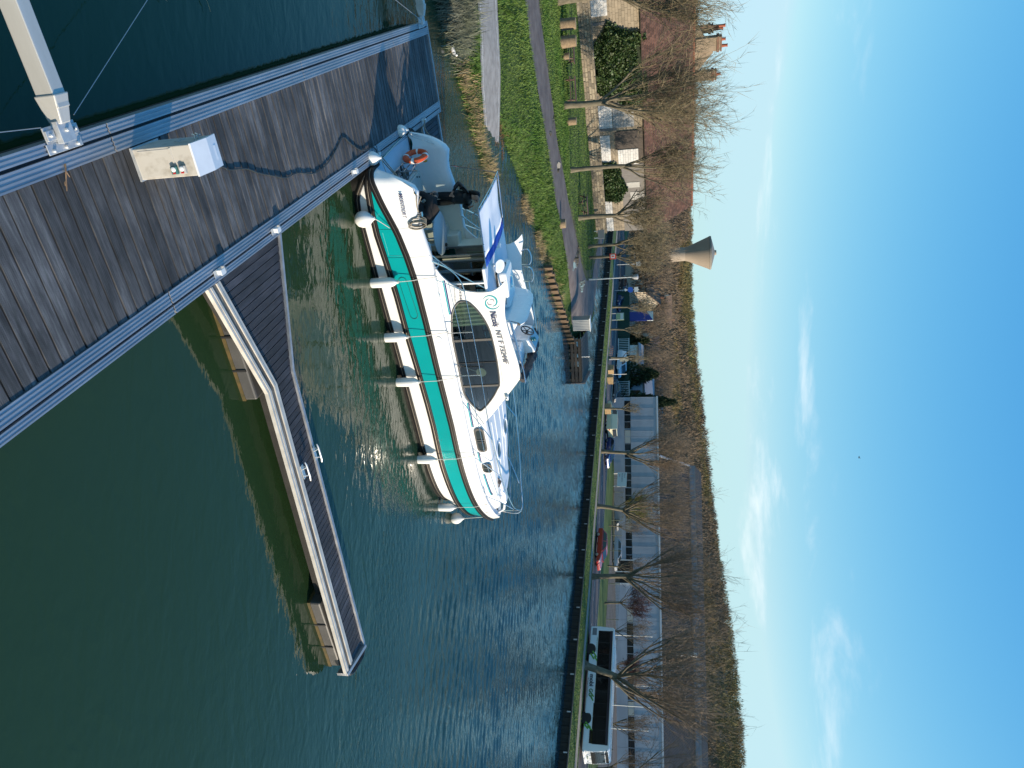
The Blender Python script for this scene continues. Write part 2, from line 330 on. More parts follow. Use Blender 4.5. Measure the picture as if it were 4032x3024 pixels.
def puddle(cx, cy, rx, ry, rz, sd):
    rr = random.Random(sd); pts = []
    for k in range(28):
        a = 2*math.pi*k/28; q = 1+0.25*math.sin(3*a+sd)+rr.uniform(-.12, .12); x = rx*q*math.cos(a); y = ry*q*math.sin(a)
        pts.append((cx+x*math.cos(rz)-y*math.sin(rz), cy+x*math.sin(rz)+y*math.cos(rz)))
    zz = float(np.median(landz(np.array([p[0] for p in pts]), np.array([p[1] for p in pts]))))+0.058
    MB().add([(x, y, zz) for x, y in pts], [tuple(range(28))]).build('puddle', PUD, kind='structure')
puddle(-9.9, 59.3, 0.55, 2.6, 0.45, 1); puddle(-8.3, 63.2, 0.45, 2.2, 0.2, 2); puddle(-14.4, 49.6, 0.3, 1.5, 0.6, 5); puddle(-16.4, 46.9, 0.25, 1.6, 0.7, 9)

# ------------------------------------------------------------------ far bank, laid out along the quay line
FO = Vector((27, 53, 0)); FU = Vector((-0.63, 0.7766, 0)); FN = Vector((0.7766, 0.63, 0)); FRZ = math.atan2(FU.y, FU.x)
def far(u, n, z=0.0): p = FO+FU*u+FN*n; return (p.x, p.y, z)
def farz(n): return float(np.interp(n, [-0.7, 0.6, 1.8, 4.4, 5.5, 14.2, 16, 22, 400], [0.62, 0.70, 0.76, 0.74, 0.42, 0.42, 0.55, 0.65, 0.65]))
def farstrip(name, u0, u1, ns, m, dz=0.0, du=4.0, kind='structure', **k):
    us = np.arange(u0, u1+du/2, du); rows = []
    for n in ns: rows.append([far(u, n, farz(n)+dz+0.03*(float(vnoise(u*0.35, n*0.9, 5))-.5)*(1 if dz == 0 and n < 5 else 0)) for u in us])
    return MB().grid(rows, flip=False).build(name, m, smooth=True, kind=kind, **k)
GRASSF = mat('verge_grass', (0.040, 0.085, 0.012), (0.085, 0.125, 0.026), 0.9, 0.95, bump=0.5, bscale=8)
ASPH = mat('road_asphalt', (0.060, 0.056, 0.060), (0.088, 0.080, 0.082), 1.2, 0.85, bump=0.2, bscale=60)
PATH = mat('towpath_grit', (0.22, 0.19, 0.155), (0.30, 0.265, 0.215), 1.5, 0.95, bump=0.3, bscale=30)
farstrip('far_bank_verge', -60, 190, [-0.62, -0.1, 0.6, 1.2, 1.8, 3, 4.6, 5.0, 5.6], GRASSF)
farstrip('towpath', -60, 190, [2.1, 2.7, 3.3, 3.7], PATH, 0.03)
farstrip('road', -60, 190, [5.5, 8, 10, 13.9], ASPH, 0.008)
farstrip('road_verge', -60, 190, [13.85, 14.2, 16, 19, 22], GRASSF, 0.004)
YARD = mat('yard_tarmac', (0.075, 0.07, 0.07), (0.11, 0.105, 0.10), 0.8, 0.9)
farstrip('factory_yard', -60, 40, [21.9, 30, 60], YARD, 0.006)
MB().grid([[far(-300, 21.5, 0.63), far(-60, 21.5, 0.63), far(40, 21.5, 0.63), far(400, 21.5, 0.63)], [far(-300, 420, 0.63), far(-60, 420, 0.63), far(40, 420, 0.63), far(400, 420, 0.63)]]).build('valley_ground', mat('valley_ground', (0.06, 0.06, 0.022), (0.09, 0.08, 0.04), 0.05, 0.95), kind='structure')
for n0 in (5.75, 13.6): farstrip('road_edge_line', -60, 190, [n0, n0+0.1], WHITEL, 0.016)
for k in range(42):
    u0 = -40+k*5; MB().grid([[far(u0, 9.65, 0.437), far(u0+2.4, 9.65, 0.437)], [far(u0, 9.78, 0.437), far(u0+2.4, 9.78, 0.437)]]).build('road_centre_dash', WHITEL, kind='structure')
KERB = mat('kerb_stone', (0.30, 0.28, 0.25), (0.22, 0.21, 0.19), 2, 0.9)
mk = MB()
mk.grid([[far(u, n, z) for u in np.arange(-60, 191, 5)] for n, z in ((13.86, 0.35), (13.86, 0.53), (14.02, 0.53), (14.02, 0.35))]); mk.build('road_kerb', KERB, kind='structure')
# quay wall of dark steel sheet piles
PILE = mat('quay_steel', (0.022, 0.019, 0.016), (0.05, 0.04, 0.03), 3, 0.75, metal=0.3, stretch=(1, 1, 0.3))
pm = MB(); pm.prism([(0, 0), (0.09, 0.11), (0.36, 0.11), (0.45, 0), (0.62, 0), (0.62, 0.05), (0, 0.05)], -0.5, 0.57); pme = pm.mesh('sheet_pile', PILE)
qr = thing('quay_wall', 'dark steel sheet pile quay wall along the far bank', 'quay wall', far(0, -0.72), FRZ)
MB().box(-60, 190, -0.10, 0.18, 0.57, 0.66).build('capping_beam', mat('quay_cap', (0.045, 0.04, 0.034), (0.075, 0.065, 0.05), 2, 0.8), qr)
for k in range(205): link('sheet_pile', pme, qr, (-8+k*0.62, 0.0, 0), (0, 0, 0))
pm = MB()
for k in range(100): pm.prism([(x+k*0.62, y) for x, y in [(0, 0), (0.09, 0.11), (0.36, 0.11), (0.45, 0), (0.62, 0), (0.62, 0.05), (0, 0.05)]], -0.5, 0.57)
o = pm.build('sheet_pile_run', PILE, qr, kind='stuff'); o.location = (119.1, 0, 0)
RINGM = mat('galvanised', (0.42, 0.43, 0.44), (0.55, 0.56, 0.57), 8, 0.45, metal=0.8)
rm = MB(); rm.box(-0.05, 0.05, 0.10, 0.16, 0.28, 0.62); rme = rm.mesh('mooring_ladder_bracket', RINGM)
for k in range(26): link('wall_bracket', rme, qr, (-6+k*3.0, 0.0, 0))

# ------------------------------------------------------------------ hills
HILLM = mat('hill_leaf_litter', (0.060, 0.045, 0.030), (0.085, 0.066, 0.040), 0.02, 0.95)
AZ = np.radians([-60, -34, -27, -20, -14, -8, -3, 2, 7, 12, 18, 23, 28, 34, 60]); RH = np.array([26, 26, 26, 25, 24, 23.5, 24.5, 28, 33, 37.5, 42, 45, 46, 46, 45])
def hillz(x, y):
    d = np.hypot(x, y); a = np.arctan2(x, y); r = np.interp(a, AZ, RH)
    z = 0.6+(r-5)*smoothstep(d, 215, 500)*(1+0.10*(vnoise(x*0.012, y*0.012, 9)-.5))
    return z-smoothstep(d, 560, 1400)*6
aa = np.linspace(R(-62), R(62), 90); ds = np.concatenate([np.arange(200, 560, 14), np.arange(560, 2600, 150)])
Am, Dm = np.meshgrid(aa, ds); Xh = Dm*np.sin(Am); Yh = Dm*np.cos(Am); Zh = hillz(Xh, Yh); nc = len(aa); nr = len(ds)
ii, jj = np.meshgrid(np.arange(nr-1), np.arange(nc-1), indexing='ij'); q = (ii*nc+jj).ravel(); F = np.stack([q, q+nc, q+nc+1, q+1], -1)
rawmesh('wooded_hills', np.stack([Xh, Yh, Zh], -1).reshape(-1, 3), F[:, ::-1], HILLM, smooth=True, kind='structure')
def tufts(name, P, H, Wd, m, nt, seed, up=0.75, thin=0.055, ln=.14, **k):   # a wood that reads as one mass: every crown a burst of slim twig blades
    r = np.random.default_rng(seed); n = len(P); N = n*nt
    base = np.repeat(P, nt, 0); h = np.repeat(H, nt); wd = np.repeat(Wd, nt)
    th = r.random(N)*2*np.pi; f = r.random(N)**0.6; zz = 0.22+0.7*r.random(N); env = np.sqrt(np.clip(1-((zz-0.55)/0.50)**2, 0.03, 1))
    c = base+np.stack([np.cos(th)*f*wd*0.5*env, np.sin(th)*f*wd*0.5*env, zz*h], -1)
    dirv = np.stack([np.cos(th)*(0.35+0.5*r.random(N)), np.sin(th)*(0.35+0.5*r.random(N)), up+0.5*r.random(N)], -1); dirv /= np.linalg.norm(dirv, axis=1)[:, None]
    L = (ln+ln*r.random(N))*h; ph = r.random(N)*6.28; sd = np.stack([np.cos(ph), np.sin(ph), 0.2*(r.random(N)-.5)], -1)*(thin*h*(0.6+0.8*r.random(N)))[:, None]
    a = c-dirv*L[:, None]*0.5; V = np.stack([a-sd, a+sd, c+dirv*L[:, None]*0.5], 1).reshape(-1, 3)
    return rawmesh(name, V, np.arange(N*3).reshape(-1, 3), m, kind='stuff', **k)
WOODM = mat('bare_woodland', (0.115, 0.088, 0.062), (0.16, 0.115, 0.07), 0.03, 0.9, island=0.5)
WOODO = mat('woodland_ochre', (0.16, 0.105, 0.045), (0.13, 0.12, 0.045), 0.03, 0.9, island=0.45)
WOODD = mat('woodland_dark', (0.055, 0.052, 0.030), (0.08, 0.07, 0.038), 0.03, 0.9, island=0.4)
def scat(n, d0, d1, seed, a0=-33, a1=36, pw=1.0):
    r = np.random.default_rng(seed); a = np.radians(a0+(a1-a0)*r.random(n)); d = d0+(d1-d0)*r.random(n)**pw; x = d*np.sin(a); y = d*np.cos(a); return x, y, r
x, y, r = scat(6200, 235, 540, 11); zz = hillz(x, y)-0.5; k = vnoise(x*0.02, y*0.02, 4)
sel = k < 0.60; tufts('bare_woodland', np.stack([x, y, zz], -1)[sel], 6+4.5*r.random(sel.sum()), 6+4*r.random(sel.sum()), WOODM, 120, 1, thin=.020, ln=.10, label='grey brown leafless woods covering the hillside', cat='woodland')
sel2 = (k >= 0.60); tufts('ochre_woodland', np.stack([x, y, zz], -1)[sel2], 5+4.5*r.random(sel2.sum()), 6+4*r.random(sel2.sum()), WOODO, 115, 2, thin=.020, ln=.10, label='ochre tinged bare woods in patches on the hillside', cat='woodland')
x, y, r = scat(130, 300, 450, 17, 0, 36); zz = hillz(x, y); k = vnoise(x*0.03+7, y*0.03, 21); s = k > 0.56
tufts('dark_woodland', np.stack([x, y, zz], -1)[s], 5+2.5*r.random(s.sum()), 5+3*r.random(s.sum()), WOODD, 110, 3, up=0.5, thin=0.025, label='dark evergreen patches among the bare hillside trees', cat='woodland')
x, y, r = scat(420, 128, 235, 23, -31, 9); s = (y > 122+0.05*x) & (np.abs((x+33)) > 4); x = x[s]; y = y[s]
tufts('valley_copse', np.stack([x, y, np.full(len(x), 0.7)], -1), 5+5*r.random(len(x)), 5+3*r.random(len(x)), WOODM, 420, 5, thin=0.007, ln=.07, label='tangle of bare trees in the valley behind the road', cat='woodland')
# ------------------------------------------------------------------ pontoons
PD = R(119.84)
def extr(mb, poly, x0, x1, mi=0):
    n = len(poly); vs = [(x0, y, z) for y, z in poly]+[(x1, y, z) for y, z in poly]
    mb.add(vs, [tuple(range(n))[::-1], tuple(range(n, 2*n))]+[(i, (i+1) % n, n+(i+1) % n, n+i) for i in range(n)], mi); return mb
def plank_mat(name, c1, c2, c3, pitch):
    m = bpy.data.materials.new(name); m.use_nodes = True; t = m.node_tree; b = t.nodes['Principled BSDF']; b.inputs['Roughness'].default_value = 0.72
    tc = t.nodes.new('ShaderNodeTexCoord'); oi = t.nodes.new('ShaderNodeObjectInfo')
    mp = t.nodes.new('ShaderNodeMapping'); mp.inputs['Scale'].default_value = (13, 1.3, 13); t.links.new(tc.outputs['Object'], mp.inputs[0])
    ad = t.nodes.new('ShaderNodeVectorMath'); ad.operation = 'ADD'; t.links.new(mp.outputs[0], ad.inputs[0])
    sc = t.nodes.new('ShaderNodeVectorMath'); sc.operation = 'SCALE'; sc.inputs[0].default_value = (37, 91, 13); t.links.new(oi.outputs['Random'], sc.inputs['Scale']); t.links.new(sc.outputs[0], ad.inputs[1])
    n = t.nodes.new('ShaderNodeTexNoise'); n.inputs['Scale'].default_value = 1.0; n.inputs['Detail'].default_value = 8; n.inputs['Roughness'].default_value = 0.72; t.links.new(ad.outputs[0], n.inputs['Vector'])
    cr = t.nodes.new('ShaderNodeValToRGB'); e = cr.color_ramp.elements; e[0].position = 0.32; e[0].color = (*c1, 1); e[1].position = 0.70; e[1].color = (*c3, 1); x = e.new(0.5); x.color = (*c2, 1)
    t.links.new(n.outputs['Fac'], cr.inputs[0])
    # blotches of damp and lichen that run over many boards
    geo = t.nodes.new('ShaderNodeNewGeometry'); n3 = t.nodes.new('ShaderNodeTexNoise'); n3.inputs['Scale'].default_value = 1.1; n3.inputs['Detail'].default_value = 5; t.links.new(geo.outputs['Position'], n3.inputs['Vector'])
    mr3 = t.nodes.new('ShaderNodeMapRange'); mr3.inputs['From Min'].default_value = 0.35; mr3.inputs['From Max'].default_value = 0.65; mr3.inputs['To Min'].default_value = 0.62; mr3.inputs['To Max'].default_value = 1.18; t.links.new(n3.outputs['Fac'], mr3.inputs['Value'])
    mr4 = t.nodes.new('ShaderNodeMapRange'); mr4.inputs['To Min'].default_value = 0.62; mr4.inputs['To Max'].default_value = 1.30; t.links.new(oi.outputs['Random'], mr4.inputs['Value'])
    mu = t.nodes.new('ShaderNodeMath'); mu.operation = 'MULTIPLY'; t.links.new(mr3.outputs[0], mu.inputs[0]); t.links.new(mr4.outputs[0], mu.inputs[1])
    hs = t.nodes.new('ShaderNodeHueSaturation'); t.links.new(cr.outputs[0], hs.inputs['Color']); t.links.new(mu.outputs[0], hs.inputs['Value']); t.links.new(hs.outputs[0], b.inputs['Base Color'])
    wv = t.nodes.new('ShaderNodeTexWave'); wv.bands_direction = 'X'; wv.inputs['Scale'].default_value = 0.31416/pitch; wv.inputs['Distortion'].default_value = 0.15; t.links.new(tc.outputs['Object'], wv.inputs['Vector'])
    h = t.nodes.new('ShaderNodeMath'); h.operation = 'MULTIPLY_ADD'; t.links.new(wv.outputs['Fac'], h.inputs[0]); h.inputs[1].default_value = 0.55; t.links.new(n.outputs['Fac'], h.inputs[2])
    bp = t.nodes.new('ShaderNodeBump'); bp.inputs['Strength'].default_value = 0.55; bp.inputs['Distance'].default_value = 0.008; t.links.new(h.outputs[0], bp.inputs['Height']); t.links.new(bp.outputs[0], b.inputs['Normal'])
    return m
PLANK = plank_mat('weathered_deck_board', (0.027, 0.025, 0.0245), (0.078, 0.0745, 0.0735), (0.174, 0.167, 0.164), 0.028)
PLANKD = plank_mat('dark_deck_board', (0.016, 0.017, 0.021), (0.032, 0.033, 0.041), (0.066, 0.067, 0.080), 0.024)
ALU = mat('anodised_rail', (0.33, 0.34, 0.355), (0.45, 0.46, 0.475), 5, 0.48, metal=0.65, rvar=0.12, bump=0.06, bscale=60, stretch=(0.15, 1, 1))
ALUW = mat('oxidised_rail', (0.46, 0.43, 0.375), (0.58, 0.55, 0.49), 4, 0.65, metal=0.15, stretch=(0.3, 1, 1))
GALV = mat('galvanised_steel', (0.46, 0.47, 0.47), (0.60, 0.61, 0.60), 9, 0.5, metal=0.55, bump=0.08)
BLACKR = mat('black_rubber', (0.012, 0.012, 0.013), (0.022, 0.022, 0.022), 8, 0.55)
DARKB = mat('dark_beam', (0.018, 0.017, 0.016), (0.035, 0.032, 0.028), 3, 0.8)
FLOATM = mat('float_plastic', (0.062, 0.060, 0.057), (0.085, 0.082, 0.077), 2, 0.5)
ALGAE = mat('algae_line', (0.12, 0.075, 0.02), (0.06, 0.05, 0.015), 6, 0.7)
WHITEP = mat('white_plastic', (0.74, 0.74, 0.72), (0.66, 0.66, 0.63), 7, 0.35)

mp_ = thing('main_pontoon', 'long floating pontoon with grey timber deck and grooved aluminium edge rails', 'pontoon', (-14*0.4975+2.6*0.8675, 14*0.8675+2.6*0.4975, 0), PD)
A = lambda a: a-14.0
NN = lambda n: -(n-2.6)
def grooved(n0, n1, z, depth=0.012, k=3, zb=0.30):
    # rail section: ribs k, returned in local (y,z) running from n1 to n0 along the top
    ys = []; w_ = (n1-n0)/(2*k+1)
    top = []
    for i in range(2*k+1):
        zz = z if i % 2 == 0 else z-depth; top += [(n0+i*w_+0.002, zz), (n0+(i+1)*w_-0.002, zz)]
    poly = [(NN(a), b) for a, b in top]; poly = [(NN(n0), zb)]+poly+[(NN(n1), zb)]
    return poly[::-1]
segs = [(2.5, 9.32), (9.355, 15.75), (15.77, 22.0), (22.02, 25.72)]
for (x0, x1) in segs:
    for (n0, n1, k) in ((1.195, 1.335, 2), (1.375, 1.578, 3), (3.648, 3.845, 3), (3.880, 4.005, 2)):
        extr(MB(), grooved(n0, n1, 0.505, 0.012, k), A(x0), A(x1)).build('edge_rail', ALU, mp_)
mb = MB(); mb.box(A(2.5), A(25.7), NN(1.40), NN(1.31), 0.28, 0.455); mb.box(A(2.5), A(25.7), NN(3.90), NN(3.83), 0.28, 0.455); mb.build('slot_channel', BLACKR, mp_)
mb = MB(); mb.box(A(2.5), A(25.69), NN(1.26), NN(1.22), 0.02, 0.31); mb.box(A(2.5), A(25.69), NN(3.98), NN(3.95), 0.02, 0.31); mb.box(A(2.5), A(25.6), NN(3.6), NN(1.6), 0.20, 0.30); mb.build('underframe', DARKB, mp_)
for k in range(5): MB().box(A(3.2+k*4.7), A(6.6+k*4.7), NN(3.85), NN(1.35), -0.35, 0.27).build('float', FLOATM, mp_, bevel=0.05)
pk = MB(); pk.box(-0.096, 0.096, -1.030, 1.030, -0.035, 0.0); pme = pk.mesh('plank', PLANK)
npl = int((25.6-2.6)/0.2225)
for k in range(npl):
    rr = random.Random(k); link('plank', pme, mp_, (A(2.7+k*0.2225), NN(2.613), 0.487+rr.uniform(-.004, .004)), (rr.uniform(-.002, .002), rr.uniform(-.006, .006), rr.uniform(-.0015, .0015)))
MB().box(A(25.66), A(25.76), NN(4.005), NN(1.195), 0.22, 0.508).build('end_beam', ALU, mp_)
def cleat_mesh():
    m = MB(); m.box(-0.16, 0.16, -0.075, 0.075, 0, 0.012, 1); m.box(-0.055, 0.055, -0.05, 0.05, 0.012, 0.11, 0); m.box(-0.075, 0.075, -0.06, 0.06, 0.11, 0.135, 0)
    m.tube([(-0.17, 0, 0.01), (-0.17, 0, 0.10), (-0.11, 0, 0.10)], 0.011, 6, 1); m.box(-0.165, -0.15, -0.07, 0.07, 0.0, 0.09, 1)
    return m.mesh('cleat', [WHITEP, GALV])
cme = cleat_mesh()
for a in (10.69, 12.85, 17.23, 18.97, 23.48): link('cleat', cme, mp_, (A(a), NN(3.865), 0.508), (0, 0, math.pi), (.85, .8, .75))
# stick lying on the deck
mb = MB(); mb.tube([(0, 0, 0.02), (-.05, -.08, 0.03), (-.09, -.17, .022), (-.15, -.3, .02)], [0.012, 0.011, 0.009, 0.008], 6); mb.tube([(-.05, -.08, .03), (-.02, -.16, .028)], 0.006, 5)
mb.tube([(-.09, -.17, .022), (-.13, -.2, .02), (-.14, -.24, .02)], .006, 5)
o = mb.build('twig', mat('dry_twig', (0.30, 0.18, 0.09), (0.20, 0.12, 0.07), 20, 0.8), label='dry brown twig lying on the near pontoon deck', cat='twig')
def PW(a, n, z): return Vector((-a*0.4975+n*0.8675, a*0.8675+n*0.4975, z))
o.location = PW(8.33, 1.49, 0.495); o.rotation_euler = (0, 0, PD)

# service pedestal
CREAM = mat('pedestal_enamel', (0.47, 0.44, 0.385), (0.30, 0.265, 0.21), 5, 0.45, bump=0.05, contrast=(0.5, 0.75), detail=8)
pd = thing('service_pedestal', 'white boxy power and water pedestal standing on the pontoon deck', 'pedestal', PW(9.95, 1.83, 0.487), PD)
mb = MB(); x0, x1, y0, y1 = -0.31, 0.31, -0.215, 0.215
mb.hexa([(x0, y0, 0.02), (x1, y0, 0.02), (x1, y1, 0.02), (x0, y1, 0.02), (x0, y0, 0.93), (x1, y0, 0.95), (x1, y1, 0.95), (x0, y1, 0.93)]); mb.build('body', CREAM, pd, bevel=0.012)
mb = MB(); e = 0.012
mb.add([(x0-e, y0-e, .925), (x1+e, y0-e, .945), (x1+e, y1+e, .945), (x0-e, y1+e, .925), (x0-e, y0-e, .955), (0.03, y0-e, 1.0), (x1+e, y0-e, .965), (x1+e, y1+e, .965), (0.03, y1+e, 1.0), (x0-e, y1+e, .955)],
       [(3, 2, 1, 0), (4, 5, 8, 9), (5, 6, 7, 8), (0, 1, 6, 5, 4), (1, 2, 7, 6), (2, 3, 9, 8, 7), (3, 0, 4, 9)])
cap = mb.build('cap', mat('pedestal_cap', (0.70, 0.73, 0.76), (0.64, 0.67, 0.70), 4, 0.5), pd)
MB().box(-0.02+.1, .22, -0.11, .09, .972, .984).build('vent_plate', mat('pedestal_cap', (0, 0, 0)), cap)
mb = MB(); mb.box(x0-.006, x0+.02, y0+.03, y1-.03, .10, .62); mb.box(x0-.010, x0+.02, y0+.02, y1-.02, .60, .625); mb.build('front_panel', CREAM, pd, bevel=0.004)
SOCK = mat('socket_teal', (0.05, 0.16, 0.16), rough=0.4); SOCKG = mat('socket_grey', (0.42, 0.42, 0.40), rough=0.4); REDP = mat('red_plastic', (0.45, 0.03, 0.03), rough=0.4)
for (yy, zz, m_) in ((-.105, .60, SOCK), (-.105, .73, SOCKG)):
    s = MB(); s.box(x0-.045, x0, yy-.06, yy+.05, zz-.05, zz+.05); so = s.build('socket', m_, pd, bevel=.006)
    l = MB(); l.lathe([(.034, 0), (.036, .012), (.026, .02)], 14, 0, Matrix.Translation((x0-.045, yy+.012, zz)) @ Matrix.Rotation(R(-90), 4, 'Y')); l.build('socket_lid', WHITEP, so, smooth=True)
    l = MB(); l.box(x0-.06, x0-.04, yy-.05, yy-.03, zz-.02, zz+.02); l.build('switch', REDP, so)
TAPM = mat('tap_metal', (0.5, 0.5, 0.48), rough=0.35, metal=0.9)
for xx in (.03, .11):
    tp = MB(); tp.tube([(xx, y1, .83), (xx, y1+.06, .83), (xx, y1+.075, .80)], .012, 8); tp.tube([(xx-.025, y1+.05, .86), (xx+.025, y1+.05, .86)], .008, 6); tp.tube([(xx, y1+.05, .83), (xx, y1+.05, .86)], .008, 6); tp.build('tap', TAPM, pd, smooth=True)
for xx in (.02, .14):
    l = MB(); l.lathe([(.045, 0), (.045, .012), (.03, .016)], 16, 0, Matrix.Translation((xx, y1, .55)) @ Matrix.Rotation(R(-90), 4, 'X')); l.build('blanking_cap', SOCKG, pd)
mb = MB(); mb.box(x0-.02, x1+.02, y0-.02, y1+.02, 0, .03); mb.build('base_plate', GALV, pd)
# power lead on the deck
cab = [(10.3, 2.03), (11.0, 2.16), (11.75, 2.38), (11.92, 2.47), (12.47, 2.59), (12.89, 2.78), (13.42, 2.97), (13.82, 3.11), (14.38, 3.16), (15.14, 3.36), (15.85, 3.34), (16.5, 3.18), (17.05, 3.02), (17.46, 3.26), (17.95, 3.51), (18.4, 3.60), (18.75, 3.62), (18.97, 3.75), (18.9, 3.85)]
def spline(P, n):
    P = [Vector(p) for p in P]; out = []
    for i in range(len(P)-1):
        p0 = P[max(i-1, 0)]; p1 = P[i]; p2 = P[i+1]; p3 = P[min(i+2, len(P)-1)]
        for k in range(n):
            t = k/n; out.append(0.5*((2*p1)+(p2-p0)*t+(2*p0-5*p1+4*p2-p3)*t*t+(3*p1-p0-3*p2+p3)*t*t*t))
    out.append(P[-1]); return out
CABM = mat('dark_cable', (0.02, 0.028, 0.033), rough=0.45)
mb = MB(); mb.tube([Vector((p.x+.0, p.y, p.z)) for p in spline([PW(a, n, 0.505+(0.02 if a > 18.3 else 0)) for a, n in cab], 6)], 0.014, 6)
o = mb.build('power_cable', CABM, smooth=True, label='dark power cable winding along the pontoon deck', cat='cable')
mb = MB()
lp = [PW(18.93+.18*math.cos(t)-.12, 3.72+.17*math.sin(t), .525+.004*t) for t in np.linspace(0, 9.5, 40)]
mb.tube(lp, .008, 5); mb.build('cable_coil', CABM, smooth=True, label='thin black cable looped round the middle pontoon cleat', cat='cable')

# anchoring arms and stay wires
def arm(a, label, far_=-13.0):
    t = thing('mooring_strut', label, 'mooring strut', PW(a, 1.05, 0), PD, 'mooring struts')
    # local: x along pontoon, y = away from deck (toward the shore)
    MB().box(-.105, .105, .20, 1.05-far_, .47, .72).build('square_tube', mat('arm_paint', (0.47, 0.46, 0.42), (0.55, 0.54, 0.505), 3, 0.42, metal=0.35, stretch=(1, .2, 1)), t, bevel=.012)
    MB().hexa([(-.10, .02, .50), (.10, .02, .50), (.125, .36, .45), (-.125, .36, .45), (-.08, .02, .66), (.08, .02, .66), (.125, .36, .745), (-.125, .36, .745)]).build('end_socket', mat('arm_paint', (0, 0, 0)), t, bevel=.015)
    b = MB(); b.box(-.28, .28, -.17, .02, .508, .53); b.box(-.12, .12, -.20, .06, .53, .62); b.box(-.28, -.14, -.14, -.02, .53, .56); b.box(.14, .28, -.14, -.02, .53, .56); b.box(-.31, .31, -.30, -.17, .506, .522)
    br = b.build('bracket', GALV, t, bevel=.006)
    for x, y in ((-.22, -.08), (.22, -.08), (0, -.06), (-.22, -.26), (0, -.26), (.22, -.26)):
        s = MB(); s.lathe([(.026, 0), (.026, .02), (.014, .032)], 8, 0, Matrix.Translation((x, y, .62 if (x == 0 and y > -.1) else (.56 if y > -.1 else .522)))); s.build('bolt', GALV, br)
    return t
arm(8.45, 'square grey mooring arm bolted to the near left pontoon edge'); arm(25.0, 'far mooring arm at the shore end of the pontoon')
WIRE = mat('steel_wire', (0.45, 0.45, 0.44), rough=0.4, metal=0.8)
def wire(p, q, label, r=.006): MB().tube([PW(*p), PW(*q)], r, 5).build('stay_wire', WIRE, label=label, cat='wire', group='mooring stay wires')
wire((8.74, .98, .56), (8.74+4.14*2.2, .98-2.05*2.2, .40), 'thin steel stay wire slanting over dark water from the near arm')
wire((8.15, 1.02, .54), (4.2, .55, .42), 'short steel stay wire leaving the near arm bracket toward the camera')
wire((24.7, 1.05, .55), (16.5, -1.6, .40), 'stay wire at the far mooring arm by the pontoon end', .009)

# finger pontoon
fp = thing('finger_pontoon', 'dark planked finger pontoon with wedge shaped root and pale left rail', 'pontoon', PW(11.3, 9.0, 0), PD)
FA = lambda a: a-11.3
FNn = lambda n: -(n-9.0)
FL = [(4.03, 10.32), (6.45, 11.04), (8.5, 10.92), (13.75, 10.60)]; FR = [(4.03, 13.10), (6.55, 12.15), (9.2, 11.98), (14.02, 11.70)]
ZF = 0.43
def fl(n): return float(np.interp(n, [p[0] for p in FL], [p[1] for p in FL]))
def fr_(n): return float(np.interp(n, [p[0] for p in FR], [p[1] for p in FR]))
for k in range(66):
    n = 4.10+k*0.149
    if n > 13.86: break
    a0 = fl(n)+0.40; a1 = fr_(n)-0.05; L = a1-a0; rr = random.Random(k+500)
    mb = MB(); mb.box(-.0665, .0665, -L/2, L/2, -.035, 0); o = mb.build('plank', PLANKD, fp); o.location = (FA((a0+a1)/2), FNn(n), ZF+rr.uniform(-.003, .003)); o.rotation_euler = (0, 0, R(90))
def rail_path(mb, path, off0, off1, z0, z1, mi=0):
    pts = [Vector((FA(a), FNn(n), 0)) for n, a in path]; L = []; Rr = []
    for i, p in enumerate(pts):
        d = (pts[min(i+1, len(pts)-1)]-pts[max(i-1, 0)]).normalized(); nv = Vector((1, 0, 0)); L.append(p+nv*off0); Rr.append(p+nv*off1)
    for i in range(len(pts)-1):
        mb.hexa([(*L[i].xy, z0), (*Rr[i].xy, z0), (*Rr[i+1].xy, z0), (*L[i+1].xy, z0), (*L[i].xy, z1), (*Rr[i].xy, z1), (*Rr[i+1].xy, z1), (*L[i+1].xy, z1)], mi)
    return mb
for (o0, o1, z1) in ((0.0, .055, .475), (.065, .12, .485), (.255, .30, .487), (.315, .385, .478)): rail_path(MB(), FL, o0, o1, .40, z1).build('side_rail', ALUW, fp)
rail_path(MB(), FL, .12, .255, .38, .462).build('timber_infill', plank_mat('rail_timber', (0.10, 0.08, 0.06), (0.19, 0.16, 0.125), (0.33, 0.29, 0.235), .03), fp)
rail_path(MB(), FL, .30, .315, .30, .455).build('rail_slot', BLACKR, fp)
for (o0, o1, z1) in ((-.05, -.012, .478), (-.006, .04, .470)): rail_path(MB(), FR, o0, o1, .24, z1).build('side_rail', ALU, fp)
rail_path(MB(), FL, .34, .37, .05, .40).build('underframe', DARKB, fp); rail_path(MB(), FR, -.04, -.01, .05, .26).build('underframe', DARKB, fp)
MB().hexa([(FA(10.62), FNn(13.76), .22), (FA(10.62), FNn(13.84), .22), (FA(11.72), FNn(14.12), .22), (FA(11.72), FNn(14.03), .22), (FA(10.62), FNn(13.76), .49), (FA(10.62), FNn(13.84), .49), (FA(11.72), FNn(14.12), .49), (FA(11.72), FNn(14.03), .49)]).build('end_beam', ALU, fp)
bp_ = spline([(FA(10.83), FNn(13.83), .40), (FA(10.86), FNn(14.05), .38), (FA(11.0), FNn(14.17), .38), (FA(11.35), FNn(14.27), .38), (FA(11.60), FNn(14.30), .38), (FA(11.70), FNn(14.20), .39), (FA(11.70), FNn(14.08), .40)], 6)
MB().tube(bp_, .045, 8).build('bumper', BLACKR, fp, smooth=True)
